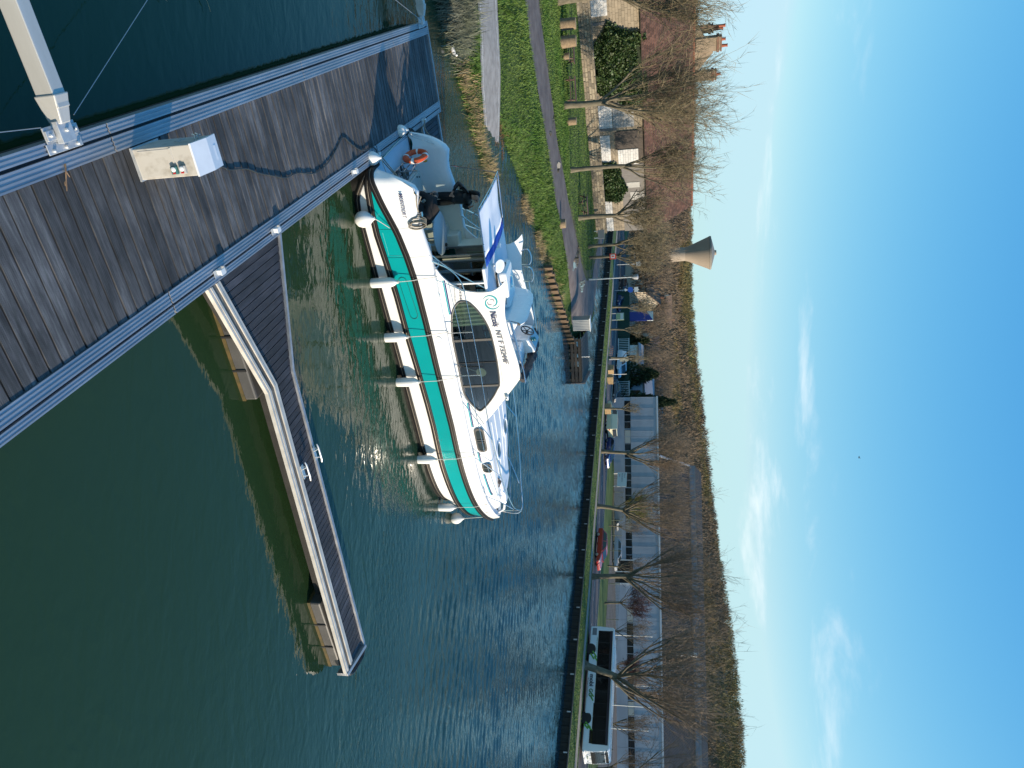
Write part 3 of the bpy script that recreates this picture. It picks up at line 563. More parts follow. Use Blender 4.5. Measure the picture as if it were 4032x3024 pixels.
def floatbox(n0, n1, a0, a1):
    f = MB().box(FA(a0), FA(a1), FNn(n1), FNn(n0), -.45, .25).build('float', FLOATM, fp, bevel=.04)
    MB().box(FA(a0)-.012, FA(a1), FNn(n1)-.01, FNn(n0)+.01, -.06, .02).build('algae_line', ALGAE, f)
    for q in (.33, .68):
        nn_ = n0+(n1-n0)*q; MB().box(FA(a0)-.02, FA(a0)+.03, FNn(nn_)-.02, FNn(nn_)+.02, -.2, .22).build('strap', BLACKR, f)
floatbox(4.55, 6.55, 10.98, 12.3); floatbox(11.7, 13.75, 10.80, 11.7)
def horn(mb):
    for s in (-.10, .10): mb.tube([(s*1.3, -.02, 0), (s, 0, .10)], .013, 6); mb.tube([(s*.7, .05, 0), (s, 0, .10)], .011, 6)
    mb.tube([(-.23, 0, .105), (-.15, 0, .12), (.15, 0, .12), (.23, 0, .105)], [.012, .02, .02, .012], 8); mb.box(-.16, .16, -.04, .06, 0, .012); return mb
hm = horn(MB()).mesh('horn_cleat', mat('cleat_alu', (0.62, 0.62, 0.60), rough=.35, metal=.7), True)
link('horn_cleat', hm, fp, (FA(11.36), FNn(8.5), .487), (0, 0, R(90))); link('horn_cleat', hm, fp, (FA(12.0), FNn(8.49), .478), (0, 0, R(90)))
# second finger, beyond the boat
f2 = thing('finger_pontoon', 'short dark planked finger pontoon at the far end behind the boat stern', 'pontoon', PW(24.5, 5.0, 0), PD)
for k in range(22):
    rr = random.Random(k+900); mb = MB(); mb.box(-.0665, .0665, -.78, .82, -.035, 0); o = mb.build('plank', PLANKD, f2); o.location = (.1, -(4.10+k*.149-5), ZF+rr.uniform(-.003, .003)); o.rotation_euler = (0, 0, R(90))
for x in (-.95, .98): MB().box(x-.06, x+.06, -2.4, .96, .2, .475).build('side_rail', ALU, f2)
MB().box(-.8, .8, -2.2, .6, -.4, .38).build('float', DARKB, f2)
MB().box(-.9, .95, -2.44, -2.36, .2, .47).build('end_beam', ALU, f2)
# low hoop rail in the water at the pontoon's shore end
MB().tube([PW(26.05, 1.5, .05), PW(26.05, 1.5, .34), PW(26.1, 2.2, .34), PW(26.1, 2.2, .05)], .03, 8).build('tube_rail', GALV, smooth=True, label='low tubular rail in the water at the shore end of the pontoon', cat='rail')
# ------------------------------------------------------------------ canal cruiser
GEL = mat('gelcoat_white', (0.80, 0.795, 0.775), (0.76, 0.755, 0.73), 2.0, 0.28, coat=0.3, rvar=0.06)
GELC = mat('cockpit_cream', (0.74, 0.70, 0.60), (0.68, 0.64, 0.545), 2.5, 0.5)
TEAL = mat('teal_band', (0.001, 0.300, 0.300), (0.001, 0.278, 0.278), 1.2, 0.16, coat=0.5)
STRAKE = mat('rubbing_strake', (0.008, 0.0075, 0.0075), (0.015, 0.014, 0.0135), 9, 0.45, ior=1.22, stretch=(.2, 1, 1))
STRIP = mat('strake_insert', (0.20, 0.17, 0.13), rough=0.4, metal=0.6)
BOOT = mat('black_bottom_paint', (0.014, 0.013, 0.012), (0.028, 0.026, 0.022), 4, 0.4)
CHROME = mat('stainless', (0.68, 0.68, 0.67), rough=0.14, metal=1.0)
FRAMEG = mat('window_gasket', (0.075, 0.072, 0.066), rough=0.5)
NAVY = mat('navy_stripe', (0.012, 0.014, 0.13), rough=0.35)
TEALS = mat('teal_stripe', (0.01, 0.32, 0.36), rough=0.35)
INK = mat('navy_lettering', (0.025, 0.028, 0.09), rough=0.5); INKG = mat('grey_lettering', (0.16, 0.16, 0.18), rough=0.5)
ROPE = mat('mooring_rope', (0.32, 0.27, 0.20), (0.20, 0.17, 0.13), 40, 0.9, bump=0.4, bscale=120)
ROPEW = mat('white_cord', (0.62, 0.60, 0.55), (0.5, 0.48, 0.44), 40, 0.85)
def glass_mat(name, tint, refl=1.5):
    m = bpy.data.materials.new(name); m.use_nodes = True; t = m.node_tree; t.nodes.clear()
    o = t.nodes.new('ShaderNodeOutputMaterial'); mx = t.nodes.new('ShaderNodeMixShader'); tr = t.nodes.new('ShaderNodeBsdfTransparent'); gl = t.nodes.new('ShaderNodeBsdfGlossy'); fr = t.nodes.new('ShaderNodeFresnel')
    fr.inputs['IOR'].default_value = refl; tr.inputs['Color'].default_value = (*tint, 1); gl.inputs['Roughness'].default_value = 0.01; gl.inputs['Color'].default_value = (.95, .95, .95, 1)
    t.links.new(fr.outputs[0], mx.inputs[0]); t.links.new(tr.outputs[0], mx.inputs[1]); t.links.new(gl.outputs[0], mx.inputs[2]); t.links.new(mx.outputs[0], o.inputs[0]); return m
GLASS = glass_mat('tinted_glass', (0.30, 0.36, 0.34), 1.62)
GLASSC = glass_mat('door_glass', (0.70, 0.75, 0.73), 1.5)
bt = thing('canal_cruiser', 'white canal cruiser with broad teal band and black rubbing strakes moored stern to', 'boat', (-5.885, 19.854, 0), R(34.3))
def itab(*p): a = np.array(p, float); return lambda s: float(np.interp(s, a[:, 0], a[:, 1]))
HB = 2.05
ZW_ = itab((-.8, .48), (-.55, .32), (-.35, .17), (-.1, .07), (.3, .03), (.8, .04), (2, .06), (4.3, .12), (7.3, .17), (9, .18), (11.6, .24))
ZM_ = itab((-.8, .50), (-.4, .43), (.24, .38), (.86, .38), (1.8, .46), (2.7, .52), (3.9, .55), (5.2, .62), (6.4, .67), (7.3, .69), (9, .66), (11, .68), (12.8, .80))
ZU_ = itab((-.8, .53), (-.6, .56), (-.41, .61), (0, .70), (.26, .78), (.82, .95), (1.5, 1.07), (2.24, 1.15), (3.6, 1.20), (5, 1.22), (6, 1.25), (7.3, 1.29), (9, 1.28), (11, 1.28), (13.3, 1.30))
ZG_ = itab((-.8, .56), (-.72, .78), (-.65, .98), (-.55, 1.20), (-.44, 1.38), (-.3, 1.55), (-.15, 1.62), (0, 1.58), (.2, 1.53), (.43, 1.51), (.8, 1.56), (1.6, 1.66), (4, 1.67), (6, 1.70), (8.6, 1.72), (11, 1.68), (13.25, 1.62))
def bow(s, Y0, sb, se, p, q): return Y0*max(0.0, 1-(max(s-sb, 0)/(se-sb))**p)**q
LV = {'w': (ZW_, lambda s: bow(s, 1.97, 8, 11.75, 3.0, .55), 11.75), 'm': (ZM_, lambda s: bow(s, 2.03, 8, 12.8, 2.0, .6), 12.8), 'u': (ZU_, lambda s: bow(s, HB, 7, 13.3, 2.8, 1.0), 13.3), 'g': (ZG_, lambda s: bow(s, 2.0-.14*max(0, min(1, (0.9-s)/1.2)), 7, 13.22, 2.75, .97), 13.22)}
SS0 = -.8
def level(l, n=110, inset=0.0, off=0.0, dz=0.0):
    zf, yf, se = LV[l]; pts = []
    for k in range(5): pts.append((SS0-off, -(yf(SS0)-.32)*k/4, zf(SS0)+dz))
    for k in range(1, 6): a = R(90)*k/6; r = .32; pts.append((SS0+r-(r+off)*math.cos(a), -(yf(SS0)-r)-(r+off)*math.sin(a), zf(SS0+r-r*math.cos(a))+dz))
    for k in range(n):
        t = k/(n-1); t = 1-(1-t)**1.6; s = SS0+.32+(se-SS0-.32)*t; y = yf(s)
        ds = 1e-3; dy = (yf(min(s+ds, se))-yf(s-ds))/(2*ds); L = math.hypot(1, dy); nx = -dy/L; ny = 1/L
        if k == n-1: nx, ny = 1, 0
        pts.append((s+nx*off, -(y+ny*off), zf(s)+dz))
    return pts
def mirror(P): return [(x, -y, z) for x, y, z in P]
def hullsurf(l0, l1, name, m, d0=0.0, d1=0.0, sub=3, z0=None):
    mb = MB(); A_ = level(l0, dz=d0); B_ = level(l1, dz=d1)
    if z0 is not None: A_ = [(x, y*.97, z0) for x, y, z in A_]
    rows = [[tuple(a[i]+(b[i]-a[i])*k/sub for i in range(3)) for a, b in zip(A_, B_)] for k in range(sub+1)]
    mb.grid(rows); mb.grid([mirror(r) for r in rows], flip=True)
    return mb.build(name, m, bt, smooth=True, ang=60)
hullsurf('w', 'w', 'bottom_band', BOOT, z0=-.35)
hullsurf('w', 'm', 'lower_hull', GEL); hullsurf('m', 'u', 'teal_panel', TEAL); top = hullsurf('u', 'g', 'topsides', GEL, sub=4)
def strake(l, name, h=.055, pr=.05, dz=0.0, insert=True, i0=3):
    mb = MB(); prof = [(-.02, -h), (pr*.8, -h*.95), (pr, -h*.45), (pr*.72, -h*.2), (pr*.72, h*.2), (pr, h*.45), (pr*.8, h*.95), (-.02, h)]
    rows = [level(l, off=o, dz=dz+z)[i0:] for o, z in prof]
    mb.grid(rows); mb.grid([mirror(r) for r in rows], flip=True); so = mb.build(name, STRAKE, bt, smooth=True, ang=50)
    if insert:
        mb = MB(); P = level(l, off=pr*.72+.004, dz=dz)[i0:]; mb.tube(P, .008, 5, caps=False); mb.tube(mirror(P), .008, 5, caps=False); mb.build('metal_insert', STRIP, so, smooth=True)
strake('m', 'middle_strake', .085, .06); strake('u', 'upper_strake', .085, .065); strake('w', 'waterline_strake', .07, .055, -.03)
# panel joints, engraved pockets, vents on the side
def hully(s, z):
    for a, b in (('w', 'm'), ('m', 'u'), ('u', 'g')):
        z0 = LV[a][0](s); z1 = LV[b][0](s)
        if z <= z1 or b == 'g': f = (z-z0)/(z1-z0); return LV[a][1](s)+(LV[b][1](s)-LV[a][1](s))*f
def onhull(s, z, off=.004): return (s, -(hully(s, z)+off), z)
def hline(mb, pts, r=.006, n=4, off=.002): mb.tube([onhull(s, z, off) for s, z in pts], r, n)
TEALD = mat('teal_joint', (0.0, 0.14, 0.135), rough=.4)
for s in (.70, 1.52): mb = MB(); hline(mb, [(s, ZM_(s)+.06), (s+.02, ZU_(s)-.07)]); mb.build('panel_joint', TEALD, bt)
mb = MB(); hline(mb, [(.80, ZM_(.8)+.16), (1.46, ZM_(1.46)+.14), (1.49, ZU_(1.49)-.09)], .005); mb.build('hatch_outline', mat('teal_highlight', (0.18, 0.5, 0.46), rough=.3), bt)
pk = []
for k in range(9): a = R(90+180*k/8); pk.append((2.25+.13*math.cos(a), .82+.115*math.sin(a)-.03))
for k in range(9): a = R(-90+180*k/8); pk.append((3.30+.13*math.cos(a), .885+.115*math.sin(a)))
mb = MB(); mb.tube([onhull(s, z, .003) for s, z in pk], .012, 5, closed=True); mb.build('recess_outline', TEALD, bt)
mb = MB(); mb.lathe([(.115, 0), (.11, .02), (.085, .022), (.08, .014), (.055, .014), (.05, .022), (.0, .022)], 22, 0, Matrix.Translation(onhull(4.16, 1.45, -.004)) @ Matrix.Rotation(R(90), 4, 'X')); mb.build('vent_cap', GEL, bt, smooth=True)
for s in (.72, 1.55):
    mb = MB(); hline(mb, [(s, ZU_(s)+.07), (s, ZG_(s)-.01)], .004); mb.build('moulding_joint', mat('joint_grey', (.45, .45, .44), rough=.6), bt)
# gunwale rim, quarters, side decks
def gy(s): return LV['g'][1](s)
def sidey(s, z): return min(1.70, gy(s)-.31)-(z-1.65)*.045
def deckline(f, ss): return [f(s) for s in ss]
ssq = [-.79, -.76, -.72, -.68, -.65, -.6, -.55, -.5, -.44, -.37, -.3, -.22, -.15, -.08, 0, .1, .2, .32, .43, .6, .8, 1.0, 1.3, 1.6, 1.9, 2.3, 2.7]
def qy(s): return gy(s) if s > SS0+.32 else gy(SS0)-.32+math.sqrt(max(0, .32**2-(SS0+.32-s)**2))
for sg in (1, -1):
    prof = [(0, 0), (.03, .035), (.09, .055), (.17, .05), (.23, .015), (.26, -.06), (.27, -.25), (.27, -1.2)]
    rows = []
    for o, dz in prof:
        rows.append([(s, -sg*(qy(s)-o*min(1, .35+(s+.8)*1.3)), max(.52, ZG_(s)+dz*min(1, .2+(s+.8)*1.2))) for s in ssq])
    MB().grid(rows, flip=(sg < 0)).build('quarter_coaming', GEL, bt, smooth=True, ang=60)
sd = [1.55+k*.25 for k in range(48)]
sd = [s for s in sd if s < 12.9]+[12.95, 13.1]
for sg in (1, -1):
    rim = [[(s, -sg*(max(gy(s)-o, 0.0)), ZG_(s)+dz) for s in sd] for o, dz in ((0, 0), (.0, .02), (.04, .045), (.075, .03), (.085, -.015))]
    MB().grid(rim, flip=(sg < 0)).build('gunwale', GEL, bt, smooth=True, ang=60)
    rows = [[(s, -sg*max(0.0, (gy(s)-.08)*(1-f)+f*max(sidey(s, 1.65)-.02, 0)), ZG_(s)-.014) for s in sd] for f in (0, .5, 1)]
    MB().grid(rows, flip=(sg < 0)).build('side_deck', mat('deck_grey_white', (0.66, 0.68, 0.70), (0.62, 0.64, 0.66), 3, 0.6), bt, smooth=True)
    for s0 in (2.85, 3.98, 5.45, 6.35, 8.62, 10.7):
        MB().hexa([(s0-.28, -sg*(gy(s0)-.09), ZG_(s0)-.02), (s0+.28, -sg*(gy(s0)-.09), ZG_(s0)-.02), (s0+.2, -sg*(gy(s0)-.2), ZG_(s0)-.02), (s0-.2, -sg*(gy(s0)-.2), ZG_(s0)-.02), (s0-.10, -sg*(gy(s0)-.02), ZG_(s0)+.055), (s0+.10, -sg*(gy(s0)-.02), ZG_(s0)+.055), (s0+.08, -sg*(gy(s0)-.13), ZG_(s0)+.055), (s0-.08, -sg*(gy(s0)-.13), ZG_(s0)+.055)]).build('stanchion_base', GEL, bt, fixn=True)
# cockpit floor, swim platform, inner mouldings
MB().box(-.78, .35, -1.70, 1.70, .44, .50).build('swim_platform', mat('deck_grey_white', (0, 0, 0)), bt, bevel=.02)
MB().box(.35, 2.9, -1.75, 1.75, .50, .60).build('cockpit_sole', GELC, bt, bevel=.015)
MB().box(.40, 1.0, .70, 1.72, .60, .66).build('locker_lid', GELC, bt, bevel=.012)
MB().box(.36, 1.25, .15, .68, .60, .612).build('floor_hatch', GELC, bt, bevel=.004)
mb = MB()
for x, y in ((.45, .12), (.95, .12), (.45, 1.3), (.52, 1.5)): mb.lathe([(.028, 0), (.028, .02), (.0, .02)], 10, 0, Matrix.Translation((x, y, .66)))
mb.build('hinge', BLACKR, bt)
# moulded steps up to the roof on the port side
for k, (x0, x1, y0, y1, z1) in enumerate(((1.75, 2.75, .95, 1.72, .95), (2.05, 2.75, 1.05, 1.72, 1.3), (2.3, 2.75, 1.15, 1.72, 1.65), (1.3, 2.75, 1.55, 1.74, 1.75))):
    MB().box(x0, x1, y0, y1, .6, z1).build('moulded_step', GELC, bt, bevel=.05, bseg=3)
# cabin walls with window openings
WALL = [(1.75, 1.58), (2.2, 1.74), (2.5, 1.95), (2.75, 2.25), (2.87, 2.6), (2.9, 3.0), (2.86, 3.2), (2.74, 3.40), (2.58, 3.56), (2.80, 3.57), (3.1, 3.50), (3.5, 3.42), (3.9, 3.41), (4.6, 3.49), (5.3, 3.58), (5.65, 3.59), (5.85, 3.55), (6.0, 3.46), (6.4, 3.14), (6.75, 2.86), (7.1, 2.57), (7.4, 2.30), (7.52, 2.22), (7.52, 1.58)]
WIN = [(3.30, 2.0), (3.14, 2.16), (3.13, 2.32), (3.22, 2.48), (3.55, 2.70), (4.0, 2.87), (4.45, 2.93), (5.2, 2.96), (5.95, 2.93), (6.18, 2.83), (6.45, 2.67), (6.72, 2.46), (6.9, 2.28), (6.97, 2.17), (6.88, 2.07), (6.67, 1.93), (6.40, 1.81), (6.10, 1.765), (5.2, 1.765), (4.3, 1.765), (3.75, 1.84), (3.5, 1.9)]
PW1 = []; PW2 = []
def rrect(s0, s1, z0, z1, r, sk=0.0):
    o = []
    for cx_, cz_, a0 in ((s1-r, z1-r, 0), (s0+r, z1-r, 90), (s0+r, z0+r, 180), (s1-r, z0+r, 270)):
        for k in range(5): a = R(a0+90*k/4); o.append((cx_+r*math.cos(a), cz_+r*math.sin(a)+sk*(cx_-s0)))
    return o
def smoothpoly(P, n=3):
    out = []; m = len(P)
    for i in range(m):
        p0, p1, p2, p3 = (Vector((*P[(i+j-1) % m], 0)) for j in range(4))
        for k in range(n):
            t = k/n; q = 0.5*((2*p1)+(p2-p0)*t+(2*p0-5*p1+4*p2-p3)*t*t+(3*p1-p0-3*p2+p3)*t*t*t); out.append((q.x, q.y))
    return out
WIN_S = smoothpoly(WIN, 3)
WALL_S = [WALL[0]]+[ (q.x, q.y) for q in spline([Vector((*p, 0)) for p in WALL[:9]], 4)][1:]+[(q.x, q.y) for q in spline([Vector((*p, 0)) for p in WALL[9:23]], 4)]+[WALL[-1]]
def holed(outer, holes, f, name, m, th=.05, **k):    # filled outline with openings, mapped by f(s,z)->xyz, given thickness inward
    bm = bmesh.new(); es = []
    for L in [outer]+holes:
        vs = [bm.verts.new((p[0], p[1], 0)) for p in L]; es += [bm.edges.new((vs[i], vs[(i+1) % len(vs)])) for i in range(len(vs))]
    bmesh.ops.triangle_fill(bm, use_beauty=True, use_dissolve=False, edges=es)
    for fc in bm.faces:
        if fc.normal.z < 0: fc.normal_flip()
    for v in bm.verts: v.co = f(v.co.x, v.co.y)
    me = bpy.data.meshes.new(name); bm.to_mesh(me); bm.free(); me.materials.append(m); o = bpy.data.objects.new(name, me); COL.objects.link(o); o.parent = bt
    s_ = o.modifiers.new('solid', 'SOLIDIFY'); s_.thickness = th; s_.offset = -1; s_.use_even_offset = False
    bv = o.modifiers.new('bevel', 'BEVEL'); bv.width = .018; bv.segments = 3; bv.limit_method = 'ANGLE'; bv.angle_limit = R(60)
    return o
for sg in (1, -1):
    f = lambda s, z, sg=sg: Vector((s, -sg*sidey(s, z), z))
    o = holed(WALL_S, [WIN_S], f, 'cabin_side', GEL, .06)
    if sg < 0:
        b = bmesh.new(); b.from_mesh(o.data); bmesh.ops.reverse_faces(b, faces=b.faces); b.to_mesh(o.data); b.free()
    wo = bpy.data.objects.new('side_window', None)
    fr = MB(); fr.tube([(s, -sg*(sidey(s, z)+.004), z) for s, z in WIN_S], .026, 6, closed=True)
    for s0, w_ in ((4.42, .035), (6.04, .032)): fr.box(s0-w_, s0+w_, -sg*sidey(s0, 2.3)-.012, -sg*sidey(s0, 2.3)+.012, 0, 1)
    # pillars follow the wall's lean
    k0 = len(fr.v)-16
    for i in range(k0, len(fr.v)):
        x, y, z = fr.v[i]; zz = 1.77 if z < .5 else 2.935; fr.v[i] = (x, -sg*(sidey(x, zz)+(.014 if abs(y)*1.0 > abs(sidey(x, 2.3)) else -.012)), zz)
    fw_ = fr.build('window_frame', FRAMEG, bt, smooth=True, ang=50)
    g = MB(); cz_ = (4.9, 2.35); n = len(WIN_S); g.add([(cz_[0], -sg*(sidey(*cz_)-.012), cz_[1])]+[(s, -sg*(sidey(s, z)-.012), z) for s, z in WIN_S], [((0, 1+i, 1+(i+1) % n) if sg > 0 else (0, 1+(i+1) % n, 1+i)) for i in range(n)]); g.build('glass', GLASS, fw_)
    fb = MB(); fb.tube([(5.2, -sg*(sidey(5.2, 1.77)+.004), 1.77), (5.2, -sg*(sidey(5.2, 2.95)+.004), 2.95)], .012, 5); fb.build('sliding_edge', BLACKR, fw_)
    # curtain behind the aft end of the glass
    cu = MB(); rows = []
    for k in range(5):
        z = 1.72+.3*k; rows.append([(3.05+.95*j/40, -sg*(sidey(3.5, z)-.10-.022*math.sin(j*1.15+.3*k)), z) for j in range(41)])
    cu.grid(rows); cu.build('curtain', mat('pale_curtain', (0.50, 0.62, 0.56), (0.62, 0.66, 0.50), 1.5, .85), bt, smooth=True)
# cowl above window (grey awning track) and white rail
mb = MB(); mb.tube([(3.98, -(sidey(4, 3.0)+.02), 3.0), (5.0, -(sidey(5, 3.07)+.02), 3.06), (5.95, -(sidey(5.9, 3.06)+.02), 3.05)], .014, 6); mb.build('awning_track', WHITEP, bt, smooth=True)
# roof deck / flybridge floor
MB().hexa([(2.22, -1.56, 2.93), (6.3, -1.58, 2.93), (6.3, 1.58, 2.93), (2.22, 1.56, 2.93), (2.22, -1.56, 3.02), (6.1, -1.58, 3.02), (6.1, 1.58, 3.02), (2.22, 1.56, 3.02)]).build('roof_deck', mat('roof_white', (0.72, 0.745, 0.77), (0.68, 0.705, 0.73), 2, .45), bt, bevel=.03)
# front slope with windscreen
f0 = [(5.95, 3.50), (7.44, 2.26)]
def fs(t, y): s = f0[0][0]+(f0[1][0]-f0[0][0])*t; z = f0[0][1]+(f0[1][1]-f0[0][1])*t; return (s, y, z)
mb = MB(); mb.grid([[fs(t, y*(1.60+.05*t)) for y in (-1, -.5, 0, .5, 1)] for t in (0, .5, 1)]); mb.build('front_slope', GEL, bt, smooth=True)
g = MB(); g.grid([[tuple(Vector(fs(t, y*(1.48+.05*t)))+Vector((.03, 0, .035))) for y in (-1, -.5, 0, .5, 1)] for t in (.16, .92)]); g.build('windscreen', mat('dark_windscreen', (0.012, 0.014, 0.016), rough=.04), bt)
for y in (-1.15, .2):
    w_ = MB(); w_.tube([tuple(Vector(fs(.97, y))+Vector((.05, 0, .05))), tuple(Vector(fs(.45, y+.2))+Vector((.05, 0, .06)))], .014, 5); w_.lathe([(.035, 0), (.03, .05), (0, .05)], 10, 0, Matrix.Translation(Vector(fs(.97, y)))); w_.build('wiper', BLACKR, bt)
mb = MB(); mb.box(6.42, 6.56, -1.72, -1.60, 3.05, 3.14); mb.lathe([(.03, 0), (.03, .03), (0, .03)], 12, 0, Matrix.Translation((6.5, -1.73, 3.09)) @ Matrix.Rotation(R(90), 4, 'X')); mb.build('navigation_light', GEL, bt, bevel=.015)
# fore cabin trunk
tz = itab((7.3, 2.26), (9, 2.22), (10.5, 2.12), (11.6, 2.0), (12.2, 1.86), (12.5, 1.68))
st = [7.40+k*.2 for k in range(25)]+[12.3, 12.42]
def ty(s): return max(0.02, min(1.70, gy(s)-.31))
rows = []
for (fy, fz) in ((1.0, 0.0), (.985, .55), (.955, .9), (.90, .98), (.80, 1.0), (.55, 1.035), (.28, 1.055), (0, 1.06)):
    row = []
    for s in st:
        z0 = ZG_(s)-.03; z1 = tz(s); z = z0+(z1-z0)*fz; y = ty(s)*fy*(1 if fz > .95 else 1)-max(0, min(z, z1)-1.65)*.045*(1 if fz <= .99 else 0)
        row.append((s, -max(y, 0), z))
    rows.append(row)
mb = MB(); mb.grid(rows); mb.grid([mirror(r) for r in rows], flip=True); mb.build('fore_cabin', GEL, bt, smooth=True, ang=70)
TOPB = mat('roof_white', (0, 0, 0))
rows = [[(s, y*ty(s)*.78, tz(s)+.012+.10*(tz(s)-ZG_(s))*(1-abs(y))*.55) for s in st[:-4]] for y in (-1, -.66, -.33, 0, .33, .66, 1)]
MB().grid(rows, flip=True).build('foredeck_panel', TOPB, bt, smooth=True)
for yy in (-.62, -.35, .05, .4): MB().tube([(s, yy*ty(s), tz(s)+.022+.055*(tz(s)-ZG_(s))*(1-abs(yy))) for s in (7.9, 8.6, 9.4, 10.2, 11.0)], .012, 4).build('deck_rib', GEL, bt)
for (s, y) in ((9.40, -.62), (9.40, .68)):
    mb = MB(); mb.lathe([(.36, 0), (.34, .05), (.27, .055), (.24, .03), (.0, .03)], 24, 0, Matrix.Translation((s, y, tz(s)+.02))); dl = mb.build('deck_hatch', TOPB, bt, smooth=True)
    mb = MB(); mb.lathe([(.235, 0), (.20, .012), (0, .016)], 24, 0, Matrix.Translation((s, y, tz(s)+.052))); mb.build('hatch_glass', mat('dark_windscreen', (0, 0, 0)), dl, smooth=True)
mb = MB(); mb.prism([(10.6, -.75), (11.55, -.55), (11.7, 0), (11.55, .55), (10.6, .75), (10.45, 0)], 1.98, 2.14); mb.build('bow_seat', TOPB, bt, bevel=.05, bseg=3)
mb = MB(); mb.box(11.3, 12.3, -.18, .18, 1.86, 2.05); mb.tube([(12.1, 0, 2.0), (12.75, 0, 1.86), (12.95, 0, 1.6)], .05, 8); mb.build('anchor_platform', GEL, bt, bevel=.03)
mb = MB(); mb.ell((10.55, -.95, 2.14), (.10, .06, .06)); mb.tube([(10.3, -1.0, 2.12), (10.55, -.95, 2.22), (10.75, -.85, 2.13), (10.9, -.8, 2.08)], .02, 6); mb.tube([(10.45, -.9, 2.12), (10.6, -1.0, 2.2), (10.8, -.95, 2.1)], .018, 6); mb.build('deck_cleat', mat('dark_rope', (0.03, 0.03, 0.035), rough=.8), bt, smooth=True)
# fore cabin ports
def port(P, nm, split):
    f = lambda s, z: (s, -(sidey(s, z)+.008), z)
    mb = MB(); n = len(P); c = (sum(p[0] for p in P)/n, sum(p[1] for p in P)/n)
    Pi = [(c[0]+(p[0]-c[0])*.86, c[1]+(p[1]-c[1])*.72) for p in P]
    out = [f(*p) for p in P]; inn = [f(*p) for p in Pi]
    mb.grid([out+[out[0]], [(x, y-.018, z) for x, y, z in out+[out[0]]], [(x, y-.02, z) for x, y, z in inn+[inn[0]]], inn+[inn[0]]]); fo = mb.build(nm, FRAMEG, bt, smooth=True, ang=40, fixn=True)
    g = MB(); g.add([(x, y-.002, z) for x, y, z in inn], [tuple(range(n))[::-1]]); g.build('pane', mat('port_glass', (0.03, 0.04, 0.04), rough=.05), fo, fixn=True)
    for sp in split: h = MB(); h.box(sp-.012, sp+.012, -sidey(sp, 2.0)-.026, -sidey(sp, 2.0)-.006, 1.885, 2.125); h.build('port_divider', FRAMEG, fo)
port(rrect(7.66, 8.66, 1.84, 2.17, .15), 'long_port', (8.14, 8.24)); port(rrect(9.22, 9.66, 1.84, 2.17, .13), 'short_port', (9.43,))
# teal and navy stripe along the cabin base
for (z0, z1, m_) in ((1.795, 1.835, TEALS), (1.84, 1.878, NAVY)):
    ss = [2.45+k*.12 for k in range(73)]
    for seg in ([s for s in ss if s < 3.62], [s for s in ss if 6.62 < s < 7.64], [s for s in ss if 8.68 < s < 9.2], [s for s in ss if s > 9.68]):
        MB().grid([[(s, -(sidey(s, z)+.006), z+(.0 if s < 7 else .0)) for s in seg] for z in (z0, z1)]).build('cabin_stripe', m_, bt)
# lettering
def sidetext(s, z, body, size, m_, sh=0.0, ang=0.0, w=0.0, sx=1.0, off=.012): return text('lettering', body, size, m_, bt, (s, -(sidey(s, z)+off), z), (R(90+2.6), -ang, 0), shear=sh, weight=w, sx=sx, extrude=.002)
sidetext(3.50, 2.985, 'Nicols', .27, INK, .28, R(5), .004, .72); sidetext(4.12, 3.06, 'NT F 73244F', .235, INKG, .22, R(4.5), .003, .92)
sidetext(2.62, 2.24, 'Tél:02 41 56 46 56', .105, INKG, .2, R(-6), .001, .68); sidetext(2.66, 2.08, 'www.nicols.com', .105, mat('pale_lettering', (.45, .46, .47), rough=.5), .15, R(-6), 0, .72)
mb = MB()
def swirl(mb, c, r0, r1, a0, a1, t0, t1):
    P = []; Rr = []
    for k in range(22):
        f = k/21; a = R(a0+(a1-a0)*f); r = r0+(r1-r0)*f; s = c[0]+r*math.cos(a); z = c[1]+r*math.sin(a); P.append((s, -(sidey(s, z)+.008), z)); Rr.append(t0+(t1-t0)*abs(f-.45)*2)
    for i in range(len(P)-1):
        n0 = Vector((P[i+1][0]-P[i][0], 0, P[i+1][2]-P[i][2])).normalized(); n0 = Vector((-n0.z, 0, n0.x)); a = Vector(P[i]); b = Vector(P[i+1]); k = len(mb.v)
        mb.v += [tuple(a+n0*Rr[i]), tuple(b+n0*Rr[i+1]), tuple(b-n0*Rr[i+1]), tuple(a-n0*Rr[i])]; mb.f.append((k, k+1, k+2, k+3)); mb.m.append(0)
swirl(mb, (3.22, 3.07), .13, .24, 10, 250, .028, .004); mb.build('logo_swirl', TEALS, bt); mb = MB(); swirl(mb, (3.22, 3.07), .12, .26, 200, 440, .026, .003); mb.build('logo_swirl', TEALS, bt)
mb = MB(); swirl(mb, (3.19, 3.10), .06, .06, 60, 240, .02, .008); swirl(mb, (3.24, 3.03), .06, .06, -120, 60, .02, .008); mb.build('logo_letter', mat('logo_grey', (.30, .28, .32), rough=.5), bt)
text('lettering', 'MONTFORT', .145, INK, bt, (-.22, -(hully(-.2, 1.18)+.045), 1.20), (R(90-8), 0, R(-6)), shear=.25, sx=.80, weight=.001)
text('lettering', 'MONTFORT', .15, INKG, bt, (12.02, -(hully(12.0, 1.42)+.012), 1.42), (R(95), R(-4), R(42)), shear=.2, sx=.8)
mb = MB(); mb.lathe([(.04, 0), (.04, .008), (.02, .01)], 14, 0, Matrix.Translation((2.66, -1.93, 1.70))); mb.build('filler_cap', CHROME, bt)
